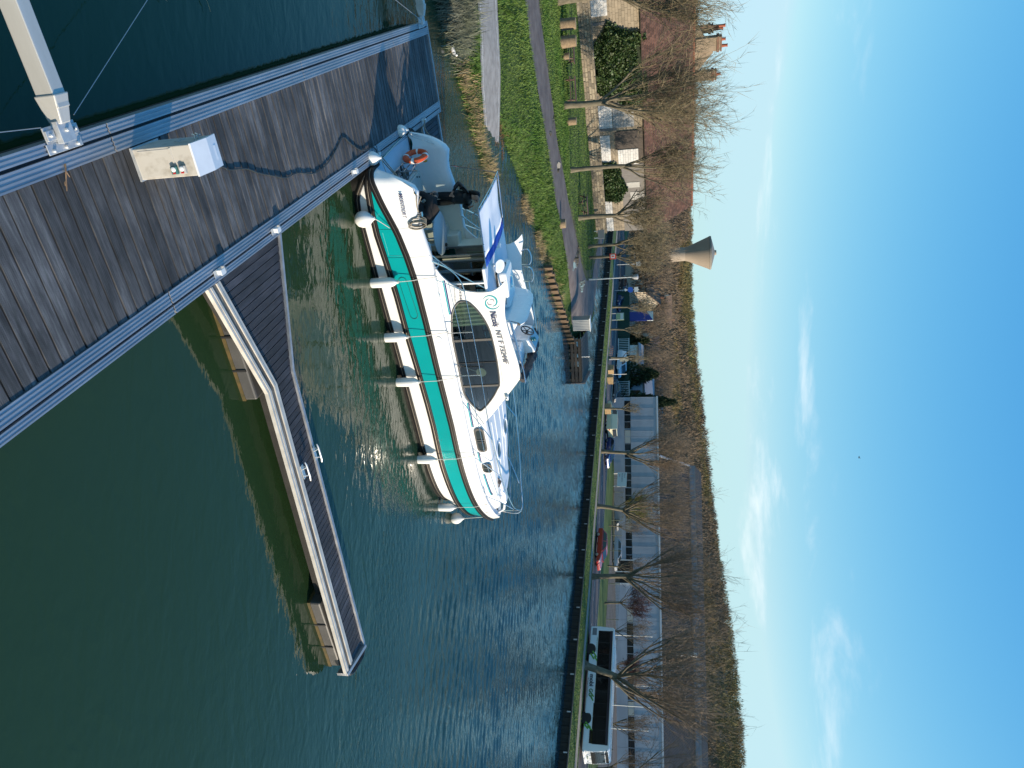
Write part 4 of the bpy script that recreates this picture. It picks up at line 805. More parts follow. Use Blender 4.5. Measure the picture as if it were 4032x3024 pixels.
# rails: stanchions and life lines
def ry(s): return -(gy(s)-.07)
for sg in (1, -1):
    Q = lambda s, z, dy=0: (s, sg*(ry(s)+dy), z)
    ro = MB().tube(spline([Q(8.02, 2.43, .1), Q(9.0, 2.46, .1), Q(10, 2.46, .1), Q(11, 2.47, .1), Q(12.0, 2.48, .1), (12.85, .02*sg, 2.5), (12.87, .02*sg, 1.72)], 5), .017, 6).build('pulpit_rail', CHROME, bt, smooth=True)
    for P_ in ([Q(4.0, 1.70), Q(4.02, 2.46, .05)], [Q(5.48, 1.70), Q(5.5, 2.46, .05)], [Q(6.35, 1.72), Q(8.02, 2.43, .1)], [Q(8.65, 1.73), Q(9.7, 2.46, .1)], [Q(10.75, 1.70), Q(11.4, 2.12, .1), Q(12.1, 2.42, .1)]): MB().tube(P_, .016, 6).build('stanchion', CHROME, bt, smooth=True)
    MB().tube(spline([Q(1.73, 1.66), Q(1.95, 2.06), Q(2.18, 2.29), Q(2.44, 2.41), Q(2.70, 2.45)], 4), .020, 7).build('boarding_rail', CHROME, bt, smooth=True); MB().tube([Q(2.28, 1.66), Q(2.45, 2.02), Q(2.68, 2.42)], .014, 6).build('boarding_brace', CHROME, bt, smooth=True)
    mb = MB(); mb.tube([Q(2.70, 2.45), Q(4.02, 2.46, .05), Q(5.5, 2.47, .05), Q(7.0, 2.44, .06), Q(8.02, 2.43, .1)], .0085, 5); mb.tube([Q(2.42, 2.05), Q(4.01, 2.09, .03), Q(5.49, 2.09, .03), Q(7.2, 2.10, .05), Q(9.2, 2.10, .05), Q(11.3, 2.10, .05), (12.7, 0, 2.1)], .0085, 5); mb.build('life_line', CHROME, ro)
    mb = MB(); mb.tube(spline([(1.7, -sg*1.60, 1.60), (2.25, -sg*1.58, 2.16), (2.80, -sg*1.54, 2.92)], 4), .022, 7); mb.build('grab_rail', CHROME, bt, smooth=True)
mb = MB(); mb.tube(spline([(3.87, -1.54, 3.36), (3.9, -1.54, 3.50), (4.05, -1.54, 3.52), (4.9, -1.55, 3.62), (5.6, -1.55, 3.70), (6.05, -1.54, 3.70)], 4), .022, 7); mb.tube([(4.1, -1.46, 3.54), (5.0, -1.47, 3.64), (6.05, -1.46, 3.70)], .016, 7); mb.build('roof_rail', CHROME, bt, smooth=True)
mb = MB(); mb.tube(spline([(3.05, 1.36, 3.5), (3.0, 1.36, 3.72), (3.25, 1.36, 3.8), (3.5, 1.36, 3.72), (3.5, 1.36, 3.45)], 5), .018, 6); mb.tube(spline([(3.6, 1.36, 3.45), (3.62, 1.36, 3.72), (3.85, 1.36, 3.8), (4.1, 1.36, 3.72), (4.08, 1.36, 3.45)], 5), .018, 6); mb.tube(spline([(4.1, 1.38, 3.62), (5.0, 1.38, 3.66), (6.0, 1.38, 3.68)], 4), .016, 6); mb.build('port_roof_rail', CHROME, bt, smooth=True)
# roof equipment
mb = MB()
def rr_slab(s0, s1, y0, y1, z0, z1, r, taper=0.12):
    P = []
    for cx_, cy_, a0 in ((s1-r, y1-r, 0), (s0+r, y1-r, 90), (s0+r, y0+r, 180), (s1-r, y0+r, 270)):
        for k in range(6): a = R(a0+90*k/5); P.append((cx_+r*math.cos(a), cy_+r*math.sin(a)))
    c = ((s0+s1)/2, (y0+y1)/2); lay = []
    for f, z in ((.93, z0), (1, z0+(z1-z0)*.25), (1, z0+(z1-z0)*.6), (1-taper*.4, z0+(z1-z0)*.88), (1-taper, z1)): lay.append([(c[0]+(x-c[0])*f, c[1]+(y-c[1])*f, z) for x, y in P])
    return lay, len(P)
lay, n = rr_slab(2.82, 4.02, -.58, .42, 3.10, 3.36, .12); mb.grid(lay, closeu=True); mb.add(lay[-1], [tuple(range(n))]); ac = mb.build('air_conditioner', GEL, bt, smooth=True, ang=35)
MB().box(2.95, 3.9, -.46, .32, 3.02, 3.11).build('unit_base', BLACKR, ac)
mb = MB()
for k in range(9): mb.box(3.12+k*.065, 3.15+k*.065, -.588, -.574, 3.20, 3.27)
mb.build('side_louvre', BLACKR, ac)
mb = MB(); mb.box(2.812, 2.83, -.42, .10, 3.18, 3.27); mb.build('rear_grille', FRAMEG, ac)
for (x0, x1) in ((2.9, 3.25),): MB().hexa([(2.83, -.45, 3.27), (2.93, -.45, 3.33), (2.93, .05, 3.33), (2.83, .05, 3.27), (2.825, -.45, 3.28), (2.93, -.45, 3.345), (2.93, .05, 3.345), (2.825, .05, 3.28)]).build('top_grille', FRAMEG, ac)
mb = MB(); mb.lathe([(.19, 0), (.17, .03), (.10, .045), (0, .05)], 18, 0, Matrix.Translation((3.42, .05, 3.355))); mb.build('vent_dome', CHROME, ac, smooth=True)
text('lettering', 'Webasto', .075, INKG, ac, (3.62, -.585, 3.235), (R(90), 0, 0), sx=.9)
mb = MB(); mb.lathe([(.05, 0), (.04, .12), (.03, .2)], 12, 0, Matrix.Translation((2.55, -.62, 3.02))); mb.lathe([(.03, 0), (.17, .03), (.20, .05), (.17, .055), (0, .05)], 20, 0, Matrix.Translation((2.58, -.64, 3.2)) @ Matrix.Rotation(R(35), 4, 'X')); mb.build('satellite_dish', TOPB, bt, smooth=True)
mb = MB(); mb.box(2.3, 2.42, .25, .40, 3.02, 3.12); mb.box(2.27, 2.3, .26, .39, 3.04, 3.10); mb.build('deck_lamp', GEL, bt, bevel=.01)
# helm bench: reclined back, seat and near end
mb = MB(); ba = []
for k in range(13):
    f = k/12; y = -1.05+2.1*f; hgt = .82*(1-(2*f-1)**6*.18); ba.append((y, hgt))
rows = [[(4.05+o+.30*h*fz, y, 3.03+h*fz) for y, h in ba] for fz, o in ((0, 0), (.5, 0), (.92, .0), (1, .04), (.95, .10), (.5, .16), (.1, .3))]
mb.grid(rows, flip=True); mb.build('helm_seat_back', GEL, bt, smooth=True, ang=55)
MB().box(4.25, 4.85, -1.0, 1.0, 3.02, 3.34).build('helm_seat', GEL, bt, bevel=.08, bseg=3)
MB().hexa([(4.05, -1.12, 3.02), (4.95, -1.12, 3.02), (4.95, -1.02, 3.02), (4.05, -1.02, 3.02), (4.25, -1.12, 3.62), (4.6, -1.12, 3.40), (4.6, -1.02, 3.40), (4.25, -1.02, 3.62)]).build('seat_end', GEL, bt, bevel=.04)
# console with wheel
co = MB(); co.hexa([(5.28, -.15, 3.02), (5.95, -.15, 3.02), (5.95, .85, 3.02), (5.28, .85, 3.02), (5.40, -.12, 3.66), (5.85, -.12, 3.84), (5.85, .82, 3.84), (5.40, .82, 3.66)]); con = co.build('helm_console', GEL, bt, bevel=.04, bseg=3)
dp = MB(); dp.hexa([(5.43, .0, 3.685), (5.80, .0, 3.835), (5.80, .72, 3.835), (5.43, .72, 3.685), (5.425, .0, 3.695), (5.795, .0, 3.845), (5.795, .72, 3.845), (5.425, .72, 3.695)]); dp.build('instrument_panel', mat('panel_silver', (.45, .48, .50), rough=.25, metal=.6), con)
for (x, y) in ((5.5, .12), (5.6, .3)): l = MB(); l.lathe([(.07, 0), (.065, .02), (0, .02)], 16, 0, Matrix.Translation((x, y, 3.72+(x-5.43)*.4)) @ Matrix.Rotation(R(-22), 4, 'Y')); l.build('gauge', TEALD, con)
wh = MB(); MW = Matrix.Translation((5.26, .25, 3.60)) @ Matrix.Rotation(R(-62), 4, 'Y')
wh.tube([MW @ Vector((.21*math.cos(a), .21*math.sin(a), 0)) for a in np.linspace(0, 2*math.pi, 25)[:-1]], .019, 7, closed=True)
for k in range(5): a = 2*math.pi*k/5; wh.tube([MW @ Vector((0, 0, -.02)), MW @ Vector((.2*math.cos(a), .2*math.sin(a), 0))], .014, 5)
wh.tube([MW @ Vector((0, 0, -.14)), MW @ Vector((0, 0, .01))], .03, 8); wh.build('steering_wheel', BLACKR, con, smooth=True)
MB().box(5.35, 5.9, -.75, -.22, 3.02, 3.52).build('companion_locker', GEL, bt, bevel=.06, bseg=3)
MB().box(5.345, 5.352, -.62, -.52, 3.36, 3.44).build('switch_plate', BLACKR, bt)
# black folded windscreen cover
cv = MB(); rows = []
for i in range(9):
    a = 2*math.pi*i/9; row = []
    for j in range(34):
        f = j/33; s, y, z = (5.98+.06*math.sin(f*3.1), -1.50+3.0*f, 3.60+.09*math.sin(f*math.pi)); rj = random.Random(i*77+j)
        r_ = .085+.05*math.sin(f*math.pi)+rj.uniform(-.028, .028); row.append((s+r_*.75*math.cos(a)+.02*math.sin(j*.9), y, z+r_*1.15*math.sin(a)))
    rows.append(row)
rows.append(rows[0]); cv.grid(rows); cv.add([r[0] for r in rows[:-1]], [tuple(range(9))]); cv.build('folded_cover', mat('black_canvas', (.020, .020, .026), (.035, .034, .042), 8, .55), bt, smooth=True, ang=50, fixn=True)
# bimini over the cockpit: pale canvas laced to a tube frame, blue band along the roof side
CANV = mat('white_canvas', (0.80, 0.81, 0.83), (0.74, 0.76, 0.79), 3, .75, bump=.2, bscale=4); BLUEC = mat('blue_canvas', (0.012, 0.07, 0.42), rough=.7)
def bz(s, y): return 3.05+.05*math.cos(y*1.0)-.05*(1.0-abs(s-1.35)/.9)+.022*math.sin(5*y+2*s)*math.sin((s-.5)*1.7)
def canopy(s0, s1, nm, m_, ny=30, nsx=12, sc=0.0):
    rows = [[(s0+(s1-s0)*i/nsx+(sc*abs(math.sin(j*math.pi*7/ny)) if i == 0 else 0), -1.40+2.8*j/ny, bz(s0+(s1-s0)*i/nsx, -1.40+2.8*j/ny)) for j in range(ny+1)] for i in range(nsx+1)]
    o = MB().grid(rows, flip=True).build(nm, m_, bt, smooth=True); so = o.modifiers.new('s', 'SOLIDIFY'); so.thickness = .006; return o
canopy(.62, 1.98, 'canopy', CANV, sc=.05); canopy(1.98, 2.24, 'canopy_band', BLUEC, nsx=3)
mb = MB(); mb.tube(spline([(2.25, -1.46, 3.04), (1.4, -1.46, 3.07), (.52, -1.46, 3.09)], 3), .02, 7); mb.tube(spline([(.52, -1.46, 3.09), (.50, 0, 3.14), (.52, 1.46, 3.09)], 5), .02, 7); mb.tube(spline([(2.25, 1.46, 3.04), (1.4, 1.46, 3.07), (.52, 1.46, 3.09)], 3), .02, 7)
mb.tube([(.55, 1.46, 3.07), (.35, 1.80, 1.62)], .016, 6); mb.tube([(1.5, 1.46, 3.06), (2.0, 1.75, 1.72)], .016, 6); fo = mb.build('canopy_frame', CHROME, bt, smooth=True)
mb = MB()
for k in range(9): y = -1.25+k*.31; mb.tube([(.60+.02, y, bz(.62, y)+.01), (.50, y+.01, 3.15-.05*abs(y))], .009, 4)
for k in range(7): s = .7+k*.21; mb.tube([(s, -1.39, bz(s, -1.4)+.01), (s, -1.47, 3.09)], .009, 4)
mb.build('lacing', STRAKE, fo)
# aft bulkhead: sliding glass door, open doorway on the port side
ALUF = mat('door_frame', (.30, .31, .32), rough=.35, metal=.6)
xb = 2.62
MB().box(xb, xb+.04, -1.58, -1.50, .6, 2.95).build('bulkhead_post', GEL, bt)
MB().box(xb, xb+.04, 1.0, 1.58, 1.6, 2.95).build('bulkhead_panel', GELC, bt)
mb = MB(); mb.box(xb-.02, xb+.05, -1.50, 1.0, .60, .66); mb.box(xb-.02, xb+.05, -1.50, 1.0, 2.86, 2.95)
for y in (-1.50, -.82, -.72, -.06, .34, .98): mb.box(xb-.015, xb+.045, y-.022, y+.022, .66, 2.86)
dr = mb.build('sliding_door', ALUF, bt)
MB().box(xb+.008, xb+.014, -1.48, -.84, .66, 2.86).build('door_pane', GLASSC, dr); MB().box(xb+.018, xb+.024, -.70, -.08, .66, 2.86).build('door_pane', GLASSC, dr)
mb = MB(); mb.box(xb-.012, xb+.03, -.80, -.74, 1.2, 2.7); mb.build('blue_blind', mat('blind_blue', (.03, .10, .16), rough=.5), dr)
WOODI = mat('interior_wood', (0.42, 0.21, 0.075), (0.34, 0.16, 0.05), 3, .5, stretch=(1, 1, .2))
MB().box(3.3, 3.36, .05, 1.55, .6, 2.9).build('interior_panel', WOODI, bt); MB().box(3.292, 3.3, .85, 1.15, 1.95, 2.3).build('socket_plate', WHITEP, bt)
cu = MB(); cu.grid([[(2.72+.5*f*(.4+.6*g), .36+.12*math.sin(f*16)*.25, 2.85-g*1.6) for f in np.linspace(0, 1, 18)] for g in np.linspace(0, 1, 6)]); cu.build('door_curtain', mat('beige_curtain', (.58, .52, .42), rough=.9), bt, smooth=True)
MB().box(2.68, 7.2, -1.60, 1.60, .52, .60).build('saloon_sole', WOODI, bt)
MB().box(3.4, 5.2, .4, 1.55, .6, 1.35).build('galley_unit', GELC, bt); MB().box(3.0, 4.0, -1.5, -.7, .6, 1.1).build('settee', mat('settee', (.18, .15, .11), rough=.9), bt); MB().box(7.2, 7.26, -1.6, 1.6, .6, 2.4).build('saloon_bulkhead', WOODI, bt)
lamp = MB(); lamp.lathe([(.16, 0), (.15, .012), (0, .015)], 18, 0, Matrix.Translation((5.65, -1.50, 2.38)) @ Matrix.Rotation(R(90), 4, 'X')); lamp.tube([(5.62, -1.50, 2.25), (5.5, -1.45, 1.9)], .012, 5); lamp.build('table_fan', mat('fan_cream', (.62, .62, .45), rough=.6), bt)
# stern fittings: bathing ladders, rail
LADM = mat('ladder_steel', (.42, .38, .37), rough=.25, metal=.9)
def ladder(s, y0, y1, nm):
    mb = MB(); z = .60
    mb.tube([(s-.12, y0, z), (s-.12, y1, z+.02)], .018, 6); mb.tube([(s+.12, y0+.10, z), (s+.12, y1+.1, z+.02)], .018, 6)
    for f in (.04, .5, .96): yy = y0+(y1-y0)*f; mb.tube([(s-.12, yy, z+.01), (s+.12, yy+.1, z+.01)], .016, 6)
    mb.tube([(s-.12, y0, z), (s-.14, y0, .5)], .016, 6); mb.tube([(s+.12, y1+.1, z), (s+.16, y1+.12, .95)], .016, 6); lo = mb.build(nm, LADM, bt, smooth=True)
    for f in (.3, .72): yy = y0+(y1-y0)*f; MB().box(s-.14, s+.14, yy-.03, yy+.06, z+.02, z+.05).build('tread', BLACKR, lo)
ladder(-.12, -.55, .45, 'bathing_ladder'); 
mb = MB(); mb.tube([(-.18, -.10, .52), (-.18, -.10, 1.0), (-.15, .75, 1.0), (-.15, .75, .52)], .018, 6); mb.tube([(-.18, -.10, .78), (-.15, .75, .78)], .014, 6); mb.build('stern_rail', LADM, bt, smooth=True)
mb = MB(); mb.lathe([(.04, 0), (.04, .12), (.07, .13), (.07, .16), (0, .16)], 12, 0, Matrix.Translation((.42, -1.88, 1.52))); mb.build('bollard', CHROME, bt, smooth=True)
reg(bt)
# ------------------------------------------------------------------ things on and around the boat
BO = Vector((-5.885, 19.854, 0)); BA = R(34.3)
def BW(s, y, z): return Vector((BO.x+s*math.cos(BA)-y*math.sin(BA), BO.y+s*math.sin(BA)+y*math.cos(BA), z))
FEND = mat('fender_vinyl', (0.74, 0.73, 0.69), (0.62, 0.59, 0.50), 3.5, .42, contrast=(.5, .8), detail=7)
def cyl_fender(s, y, zb, zt, tops, label, r=.135):
    f = thing('fender', label, 'fender', BW(s, y, zb), BA, 'fenders hanging along the hull'); h = zt-zb
    MB().lathe([(.02, -.015), (r*.75, 0), (r, .07), (r*1.02, h*.45), (r, h*.74), (r*.75, h*.86), (r*.38, h*.94), (r*.30, h), (.01, h+.01)], 18).build('body', FEND, f, smooth=True, ang=60)
    mb = MB(); mb.lathe([(r*.34, h*.95), (r*.36, h*.985), (r*.30, h+.02)], 10); mb.build('eye', ROPEW, f)
    P = [Vector((0, 0, h))]+[Vector((a, b, c-zb)) for a, b, c in tops]; mb = MB(); mb.tube(P, .011, 5); mb.tube([P[-1]+Vector((0, 0, .0)), P[-1]+Vector((-.05, -.02, -.10))], .008, 5); mb.build('cord', ROPEW, f)
    return f
def hy(s, z): return hully(s, z)
for (s, zb, zt, lab) in ((2.17, -.10, .72, 'long white fender over the teal recess outline nearest the cockpit'), (3.92, -.16, .62, 'long white fender below the round hull vent'), (5.48, -.11, .65, 'long white fender below the front end of the big side window'), (8.5, -.12, .60, 'long white fender below the gap between the two small ports')):
    cyl_fender(s, -(HB+.16), zb, zt, [(0, .04, ZU_(s)), (0, .07, ZU_(s)+.06), (0, .17, ZG_(s)+.03), (.01, .24, ZG_(s)+.12)], lab)
cyl_fender(11.25, -(hy(11.25, 1.2)+.16), -.10, .60, [(-.02, .02, 1.28), (-.05, .12, 1.72)], 'long white fender hanging at the curve of the bow')
def ball(s, y, z, r, tops, label):
    f = thing('buoy_fender', label, 'fender', BW(s, y, z), BA, 'ball fenders round the bow and stern')
    MB().lathe([(.01, -r*1.03), (r*.5, -r*.9), (r*.86, -r*.55), (r, -.05*r), (r*.93, r*.4), (r*.68, r*.8), (r*.36, r*1.12), (r*.2, r*1.3), (r*.17, r*1.45), (.01, r*1.46)], 20).build('body', FEND, f, smooth=True, ang=60)
    P = [Vector((0, 0, r*1.4))]+[Vector((a-s, b-y, c-z)) for a, b, c in tops]; mb = MB(); mb.tube(P, .012, 5); mb.build('cord', ROPEW, f)
    return f
b1 = ball(.30, -2.27, .20, .22, [(.45, -2.15, .60), (.65, -2.11, .80)], 'egg shaped white ball fender at the near stern quarter'); 
b2 = ball(-1.02, -1.5, .50, .19, [(-.80, -1.35, .72), (-.55, -1.2, .70), (-.4, -1.0, .62)], 'white ball fender squeezed between pontoon edge and near stern corner')
b3 = ball(-.98, 1.1, .52, .17, [(-.72, 1.3, .8), (-.3, 1.7, 1.4)], 'small white ball fender at the far corner of the stern')
b4 = ball(12.68, -.62, .16, .21, [(12.62, -.58, 1.25), (12.6, -.5, 1.64), (12.75, -.25, 1.75)], 'yellowed white ball fender hanging under the bow tip')
b5 = ball(12.75, .62, .72, .19, [(12.6, .55, 1.64)], 'white ball fender half hidden behind the bow')
# mooring lines and coil
def rope(pts, r, label, n=6, m_=ROPE, sag=0.0, seg=10):
    P = []
    for i in range(len(pts)-1):
        for k in range(seg): f = k/seg; p = pts[i].lerp(pts[i+1], f); p = p-Vector((0, 0, sag*4*f*(1-f))); P.append(p)
    P.append(pts[-1]); return MB().tube(P, r, n).build('mooring_rope', m_, smooth=True, label=label, cat='rope')
c1 = PW(18.97, 3.87, .60); bo = BW(.42, -1.86, 1.60)
rope([c1+Vector((.0, .05, 0)), BW(-.1, -1.93, 1.66), bo], .016, 'mooring rope from the middle cleat over the near quarter, left strand', sag=.04)
rope([c1+Vector((.1, .12, 0)), BW(.02, -1.70, 1.68), bo+Vector((.05, .05, -.02))], .016, 'mooring rope from the middle cleat over the near quarter, right strand', sag=.06)
c2 = PW(23.48, 3.87, .60); rope([c2, BW(-.55, 1.75, 1.2), BW(.1, 1.95, 1.65)], .018, 'doubled mooring rope from the far cleat, upper strand', sag=.1); rope([c2+Vector((.1, 0, -.02)), BW(-.45, 1.80, 1.1), BW(.25, 1.97, 1.62)], .018, 'doubled mooring rope from the far cleat, lower strand', sag=.16)
mb = MB()
for k in range(7):
    rr = random.Random(k); ax = .10+rr.uniform(-.015, .02); az = .26+rr.uniform(-.03, .03); yo = -.02-.018*k
    mb.tube([(ax*math.cos(a)+rr.uniform(-.006, .006)+.02*k-.05, yo+.02*math.sin(a), -az+az*math.sin(a)) for a in np.linspace(0, 2*math.pi, 20)[:-1]], .015, 5, closed=True)
o = mb.build('rope_coil', ROPE, smooth=True, label='coil of beige rope hanging on the near cockpit coaming', cat='rope'); o.location = BW(.60, -1.93, 1.78); o.scale = (.9, .9, .85); o.rotation_euler = (0, 0, BA)
mb = MB(); P = []
for k in range(90):
    t = k/89; a = t*2*math.pi*5.3; P.append((.15*math.cos(a)*(1-.3*t)+.04*math.sin(7*t*6), .20*math.sin(a)*(1-.3*t), .02+.10*t))
mb.tube(P, .014, 5); mb.tube([P[0], (-.25, -.35, .02), (-.18, -.5, .03), (-.3, -.62, .02)], .013, 5); o = mb.build('rope_heap', mat('grey_rope', (.12, .13, .12), (.18, .18, .16), 30, .9), smooth=True, label='heap of grey rope on the stern platform beside the ladders', cat='rope'); o.location = BW(.05, .35, .60); o.rotation_euler = (0, 0, BA)
# orange life ring against the stern rail
lr = thing('life_ring', 'orange life ring with white bands leaning at the stern', 'life ring', BW(-.32, .78, .52), BA+R(100))
ORA = mat('orange_ring', (0.62, 0.085, 0.022), (0.52, 0.075, 0.02), 4, .5)
ring = MB(); P = [(.29*math.cos(a), .02*0, .40+.29*math.sin(a)) for a in np.linspace(0, 2*math.pi, 41)[:-1]]
rows = []
for a in np.linspace(0, 2*math.pi, 41)[:-1]:
    rows.append([((.285+.095*math.cos(b))*math.cos(a), .07*math.sin(b), .40+(.285+.095*math.cos(b))*math.sin(a)) for b in np.linspace(0, 2*math.pi, 13)[:-1]])
rows.append(rows[0]); ring.grid(rows, closeu=True); ring.build('ring', ORA, lr, smooth=True, fixn=True)
for a0 in (0, 90, 180, 270):
    rows = [[((.285+.100*math.cos(b))*math.cos(R(a0+q)), .075*math.sin(b), .40+(.285+.100*math.cos(b))*math.sin(R(a0+q))) for b in np.linspace(0, 2*math.pi, 13)[:-1]] for q in (-7, 0, 7)]
    MB().grid(rows, closeu=True).build('white_band', WHITEP, lr, smooth=True, fixn=True)
MB().tube([(.40*math.cos(a)+.03*math.sin(4*a), -.03, .40+.40*math.sin(a)) for a in np.linspace(0, 2*math.pi, 33)[:-1]], .008, 4, closed=True).build('grab_line', ROPEW, lr)
o = MB().ell((0, 0, .04), (.05, .035, .07)).build('hand_float', mat('orange_float', (.65, .30, .03), rough=.5), smooth=True, label='small orange float lying beside the life ring', cat='float'); o.location = BW(-.02, 1.28, .98)
# round table, plastic chair, ashtray
PLW = mat('garden_plastic', (0.70, 0.73, 0.76), (0.66, 0.69, 0.72), 5, .38)
tb = thing('round_table', 'round white plastic table standing in the cockpit', 'table', BW(1.95, .52, .60), BA)
MB().lathe([(.60, .66), (.655, .675), (.66, .70), (.62, .72), (0, .725)], 40).build('table_top', PLW, tb, smooth=True, ang=50)
for k in range(4): a = R(45+90*k); MB().tube([(.42*math.cos(a), .42*math.sin(a), 0), (.34*math.cos(a), .34*math.sin(a), .66)], [.028, .036], 8).build('leg', PLW, tb, smooth=True)
ch = thing('garden_chair', 'white plastic armchair with slatted back in the cockpit', 'chair', BW(1.98, -.85, .60), BA+R(180))
mb = MB(); mb.grid([[(.24-.48*i/6, -.25+.5*j/6, .42-.02*math.sin(math.pi*i/6)-.015*math.cos((j-3)*.5)) for j in range(7)] for i in range(7)]); so = mb.build('seat', PLW, ch, smooth=True); so.modifiers.new('s', 'SOLIDIFY').thickness = .02
for k in range(7):
    y = -.20+k*.0665; bb = MB(); bb.hexa([(-.22, y-.022, .42), (-.20, y-.022, .42), (-.20, y+.022, .42), (-.22, y+.022, .42), (-.38, y*1.15-.022, .82), (-.36, y*1.15-.022, .82), (-.36, y*1.15+.022, .82), (-.38, y*1.15+.022, .82)]); bb.build('back_slat', PLW, ch)
MB().tube(spline([(-.20, -.25, .42), (-.30, -.27, .64), (-.38, -.22, .83), (-.40, 0, .89), (-.38, .22, .83), (-.30, .27, .64), (-.20, .25, .42)], 4), .024, 6).build('back_frame', PLW, ch, smooth=True)
for s_ in (-1, 1):
    MB().tube(spline([(.25, s_*.27, 0), (.23, s_*.27, .42), (.20, s_*.29, .62), (.10, s_*.29, .66), (-.15, s_*.29, .65), (-.31, s_*.27, .66)], 4), [.03]*21, 6).build('arm', PLW, ch, smooth=True); MB().tube([(-.30, s_*.26, 0), (-.22, s_*.25, .42)], .028, 6).build('leg', PLW, ch, smooth=True)
at_ = thing('ashtray', 'small black pot with a stick on the round table', 'pot', BW(2.42, .72, 1.325), BA)
MB().lathe([(.05, 0), (.055, .05), (.045, .055), (.0, .05)], 16).build('pot', BLACKR, at_, smooth=True); MB().tube([(0, 0, .04), (.03, .02, .12)], .006, 5).build('stick', BLACKR, at_)
sg_ = thing('safety_sticker', 'red and white no entry sticker on the moulded step', 'sticker', BW(1.743, 1.25, .80), BA)
MB().box(-.006, .0, -.10, .10, -.07, .07).build('sheet', WHITEP, sg_); MB().lathe([(.05, 0), (.05, .004), (.036, .004), (.036, 0)], 20, 0, Matrix.Translation((-.007, 0, 0)) @ Matrix.Rotation(R(-90), 4, 'Y'), caps=False).build('red_ring', REDP, sg_); MB().box(-.010, -.006, -.012, .012, -.025, .025).build('red_mark', REDP, sg_)

# ------------------------------------------------------------------ people
SKIN = mat('skin', (0.46, 0.27, 0.19), (0.42, 0.24, 0.17), 8, .55); CLOTH = mat('black_clothing', (0.006, 0.006, 0.007), (0.012, 0.012, 0.013), 12, .85, bump=.2); LEATH = mat('black_leather', (0.009, 0.011, 0.012), (0.018, 0.022, 0.024), 9, .42, bump=.3, bscale=14); HAIRB = mat('dark_hair', (0.006, 0.005, 0.005), (0.012, 0.010, 0.009), 30, .6); HAIRG = mat('grey_hair', (0.10, 0.085, 0.08), (0.05, 0.045, 0.042), 40, .7); DKGREY = mat('charcoal_shirt', (0.014, 0.012, 0.012), (0.022, 0.019, 0.019), 10, .85, bump=.2)
def skinmesh(name, J, Eg, root, parent, mats, pick, sub=2):
    me = bpy.data.meshes.new(name); names = list(J); ix = {n: i for i, n in enumerate(names)}
    me.from_pydata([J[n][0] for n in names], [(ix[a], ix[b]) for a, b in Eg], []); o = bpy.data.objects.new(name, me); COL.objects.link(o)
    bpy.context.view_layer.objects.active = o
    md = o.modifiers.new('skin', 'SKIN'); md.use_smooth_shade = True; md.branch_smoothing = .6
    if not me.skin_vertices:
        b = bmesh.new(); b.from_mesh(me); b.verts.layers.skin.verify(); b.to_mesh(me); b.free()
    for n in names:
        v = me.skin_vertices[0].data[ix[n]]; r = J[n][1]; v.radius = (r, r) if not isinstance(r, tuple) else r; v.use_root = (n == root)
    sb = o.modifiers.new('sub', 'SUBSURF'); sb.levels = sub; sb.render_levels = sub
    dg = bpy.context.evaluated_depsgraph_get(); m2 = bpy.data.meshes.new_from_object(o.evaluated_get(dg)); bpy.data.objects.remove(o); m2.name = name
    m2.materials.clear()
    for q in mats: m2.materials.append(q)
    for p in m2.polygons: p.material_index = pick(p.center); p.use_smooth = True
    return link(name, m2, parent)
def hand(J, Eg, pre, wr, tip, side, curl, pals):
    # palm and five unequal fingers from the wrist joint towards tip
    w_ = Vector(J[wr][0]); d = (Vector(tip)-w_).normalized(); s_ = Vector(side).normalized(); c = Vector(curl).normalized()
    palm = w_+d*.055; J[pre+'palm'] = (tuple(palm), (.036, .02)); Eg.append((wr, pre+'palm'))
    for k, (off, L) in enumerate(((.027, .060), (.009, .070), (-.010, .065), (-.027, .05))):
        a = palm+s_*off+d*.03; b = a+d*L*.5+c*.008; e = b+d*L*.35+c*.03
        for nm, q, r in (('a', a, .0095), ('b', b, .009), ('c', e, .0075)): J[pre+str(k)+nm] = (tuple(q), r)
        Eg += [(pre+'palm', pre+str(k)+'a'), (pre+str(k)+'a', pre+str(k)+'b'), (pre+str(k)+'b', pre+str(k)+'c')]
    a = w_+d*.03+s_*.035; b = a+d*.035+s_*.02; J[pre+'ta'] = (tuple(a), .012); J[pre+'tb'] = (tuple(b), .009); Eg += [(wr, pre+'ta'), (pre+'ta', pre+'tb')]
def face(parent, c, fwd, upv, s=1.0, hairm=HAIRB):
    f = Vector(fwd).normalized(); u = Vector(upv).normalized(); l = u.cross(f)
    M = Matrix((f, l, u)).transposed().to_4x4(); M.translation = Vector(c)
    MB().ell((.098*s, 0, -.012*s), (.022*s, .014*s, .026*s), 8, 6, 0, M).build('nose', SKIN, parent, smooth=True)
    for q in (-1, 1):
        MB().ell((.082*s, q*.033*s, .018*s), (.012*s, .016*s, .009*s), 8, 6, 0, M).build('eye', mat('eye_dark', (.03, .02, .02), rough=.2), parent, smooth=True); MB().ell((.0, q*.084*s, -.005*s), (.02*s, .012*s, .034*s), 8, 6, 0, M).build('ear', SKIN, parent, smooth=True)
    MB().ell((.086*s, 0, -.05*s), (.010*s, .026*s, .008*s), 8, 5, 0, M).build('mouth', mat('lips', (.32, .12, .10), rough=.5), parent, smooth=True)
    return M
p1 = thing('person', 'standing person in black leather jacket with long dark hair on the boat stern', 'person', BW(1.22, 1.42, .612), R(-18)); p1.scale = (1.30, 1.30, 1.09)
